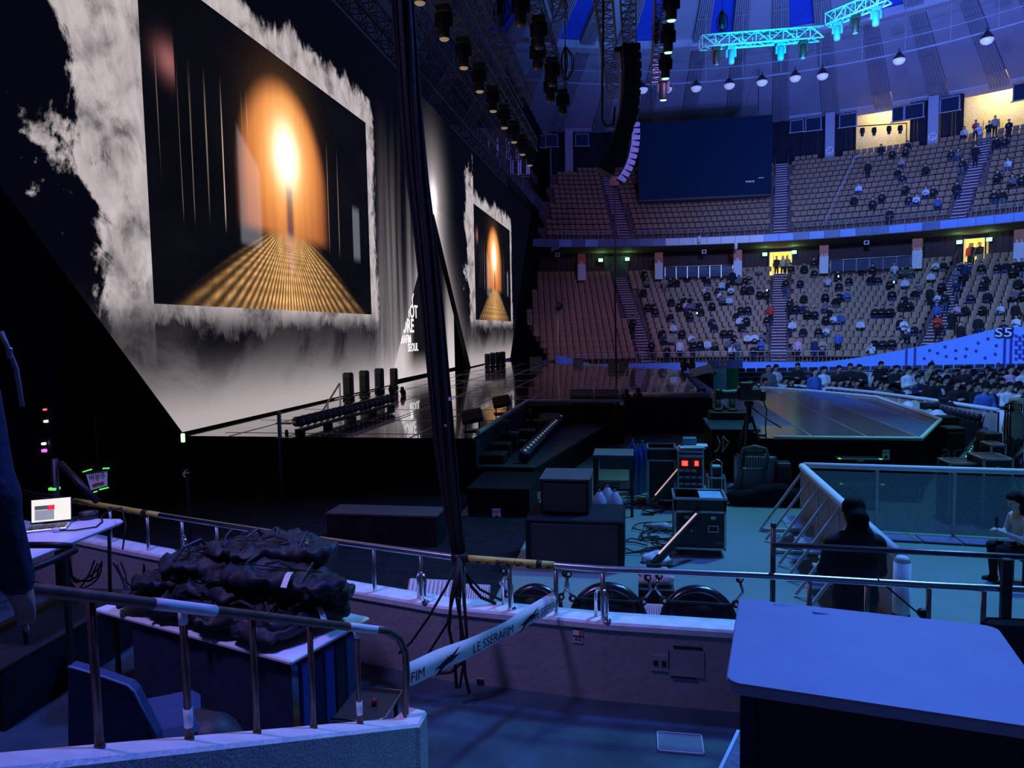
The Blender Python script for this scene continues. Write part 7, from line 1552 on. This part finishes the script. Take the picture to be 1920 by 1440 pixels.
# ---- cable column wrapped in black sheath
PXY = [(752, -60), (755, 0), (764, 120), (772, 220), (783, 340), (797, 450), (811, 580), (822, 700), (833, 820), (845, 930), (856, 1010), (861, 1046)]
Dc = 6.45
cc = thing('cable_column', 'thick black cable bundle hanging from the roof and tied to the rail', 'cable', at_d(861, 1046, Dc)); L = cc.location
spine = [at_d(x, y, Dc+.55*(1046-y)/1100*.5) for x, y in PXY]
MB().tube([p-L for p in spine], [.085]*8+[.083, .078, .068, .055], 12).build('sheath', mat('black_sheath', (.010, .010, .013), .55, bump=.5, bscale=10), cc)
for k in range(9):
    a = k*2*math.pi/9; pts = []
    for i, p in enumerate(spine): r = (.092 if i < 9 else .075-.012*(i-9)); b = a+.12*i; pts.append(p-L+RGT*math.cos(b)*r-FWD*math.sin(b)*r)
    MB().tube(pts, .013, 6).build('cable', RUB, cc)
MB().tube([spine[-1]-L+Vector((0, 0, .05)), spine[-1]-L-Vector((0, 0, .06))], .075, 12).build('tie_wrap', BMET, cc); MB().box(at_d(843, 748, 6.3)-L, (.02, .01, .03)).build('marker_tape', WPLAS, cc); MB().box(at_d(835, 798, 6.3)-L, (.02, .01, .02)).build('marker_tape', GREYP, cc)
for k, pts in enumerate((((862, 1050), (855, 1100), (838, 1170), (800, 1230), (772, 1262)), ((860, 1050), (846, 1120), (842, 1180), (852, 1230), (856, 1290)), ((864, 1052), (862, 1130), (864, 1200), (868, 1250), (862, 1290)), ((862, 1050), (870, 1120), (875, 1190), (868, 1240), (845, 1260), (820, 1262)), ((858, 1052), (838, 1098), (802, 1160), (770, 1205), (748, 1225)), ((864, 1050), (884, 1100), (902, 1120), (930, 1132)), ((862, 1048), (878, 1080), (900, 1105), (945, 1128)), ((860, 1046), (856, 1120), (868, 1195), (872, 1265), (880, 1300)))):
    dd_ = 6.15 if k not in (5, 6) else 6.5
    P_ = []
    for j, (x, y) in enumerate(pts):
        P_.append(at_d(x, y, dd_-(.12 if k not in (5, 6) and 0 < j else 0)))
    MB().tube([p-L for p in P_], .016 if k % 2 else .012, 6).build('loose_cable', RUB, cc)
# ---- upturned round black bases with castors behind the wall
def round_base(lb, px, py, Y, r):
    c = at_y(px, py, Y); t = thing('upturned_dolly', lb, 'stage equipment', (c.x, Y, 0)); zc = c.z
    Rm = Matrix.Rotation(math.radians(68), 3, 'X')
    MB().lathe([(r, -.03), (r*1.01, 0), (r*.98, .03), (r*.80, .06), (r*.78, .055), (r*.5, .09), (.02, .11)], 32, Rm, (0, 0, zc)).build('disc', mat('gloss_black', (.012, .012, .018), .22), t)
    MB().tube([Vector((0, 0, zc))+Rm @ Vector((math.cos(a)*r*.80, math.sin(a)*r*.80, .065)) for a in np.linspace(.3, 2.8, 16)], .008, 6).build('rim_wire', BMET, t)
    for s in (-1, 1):
        b = Vector((s*r*.72, .02, zc+r*.50)); MB().tube([b, b+Vector((s*.06, -.05, .06)), b+Vector((s*.13, -.05, .16)), b+Vector((s*.10, -.02, .26))], .014, 8).build('leg_tube', CHROME, t)
        for q_ in (b+Vector((s*.06, -.08, .06)), b+Vector((s*.10, -.05, .28))):
            MB().lathe([(.03, -.014), (.036, -.008), (.036, .008), (.03, .014)], 14, Matrix.Rotation(math.radians(80), 3, 'X') @ Matrix.Rotation(.5, 3, 'Y'), q_).build('castor', RUB, t); MB().lathe([(.016, -.018), (.016, .018)], 10, Matrix.Rotation(math.radians(80), 3, 'X') @ Matrix.Rotation(.5, 3, 'Y'), q_).build('hub', WPLAS, t)
    MB().box((0, .1, zc*.4), (r*1.2, .12, zc*.8)).build('support', BPLAS, t)
    MB().bar((-r*.8, -.02, zc+r*.62), (r*.8, -.02, zc+r*.60), .02).build('crossbar', BMET, t)
round_base('upturned round black base with castors, left of three behind the wall', 1003, 1150, 6.72, .28)
round_base('upturned round black base with castors, middle of three behind the wall', 1140, 1168, 6.62, .37)
round_base('upturned round black base with castors, right of three behind the wall', 1310, 1172, 6.55, .35)
def ribbed(lb, px, py, Y, w_):
    c = at_y(px, py, Y); t = thing('ribbed_panel', lb, 'panel', (c.x, Y, 0)); Rm = Matrix.Rotation(.9, 3, 'X')
    MB().box((0, 0, c.z), (w_, .28, .03), mtx=Rm, bevel=.01).build('frame', mat('beige_plastic', (.50, .45, .42), .5), t)
    for k in range(10): MB().box(Vector((-w_*.42+w_*.84*k/9, 0, c.z))+Rm @ Vector((0, 0, .022)), (w_*.045, .24, .012), mtx=Rm).build('rib', WPLAS, t)
    MB().box((0, .1, (c.z-.1)/2), (w_*.8, .1, c.z-.1)).build('stand', BPLAS, t)
ribbed('pale ribbed plastic panel behind the wall left of the cable column', 805, 1112, 6.75, .46)
ribbed('pale ribbed plastic panel behind the wall right of the cable column', 893, 1122, 6.72, .26)
ribbed('pale ribbed plastic panel between the round black bases', 1222, 1160, 6.75, .24)
P = [((-.12, 0, .03), (.12, 0, .05), .06, .07, 0), ((.0, 0, .1), (.1, .02, .12), .05, .04, 1), ((-.15, 0, .1), (-.1, 0, .12), .04, .04, 2)]
q = at_y(1230, 1092, 7.4); tag(link('litter_bag', sdf_mesh('litter_bag', P, [WPLAS, mat('lime_plastic', (.35, .6, .12), .4), RED], .018, .02), None, q), 'crumpled bag with white, lime and red wrappers behind the wall', 'bag'); t = thing('litter_crate', 'dark crate holding the crumpled wrappers', 'crate', (q.x, q.y, 0)); MB().box((0, 0, (q.z-.03)/2), (.36, .3, q.z-.03)).build('body', BPLAS, t); MB().box((0, -.15, q.z*.7), (.3, .02, .05)).build('handle', BMET, t)
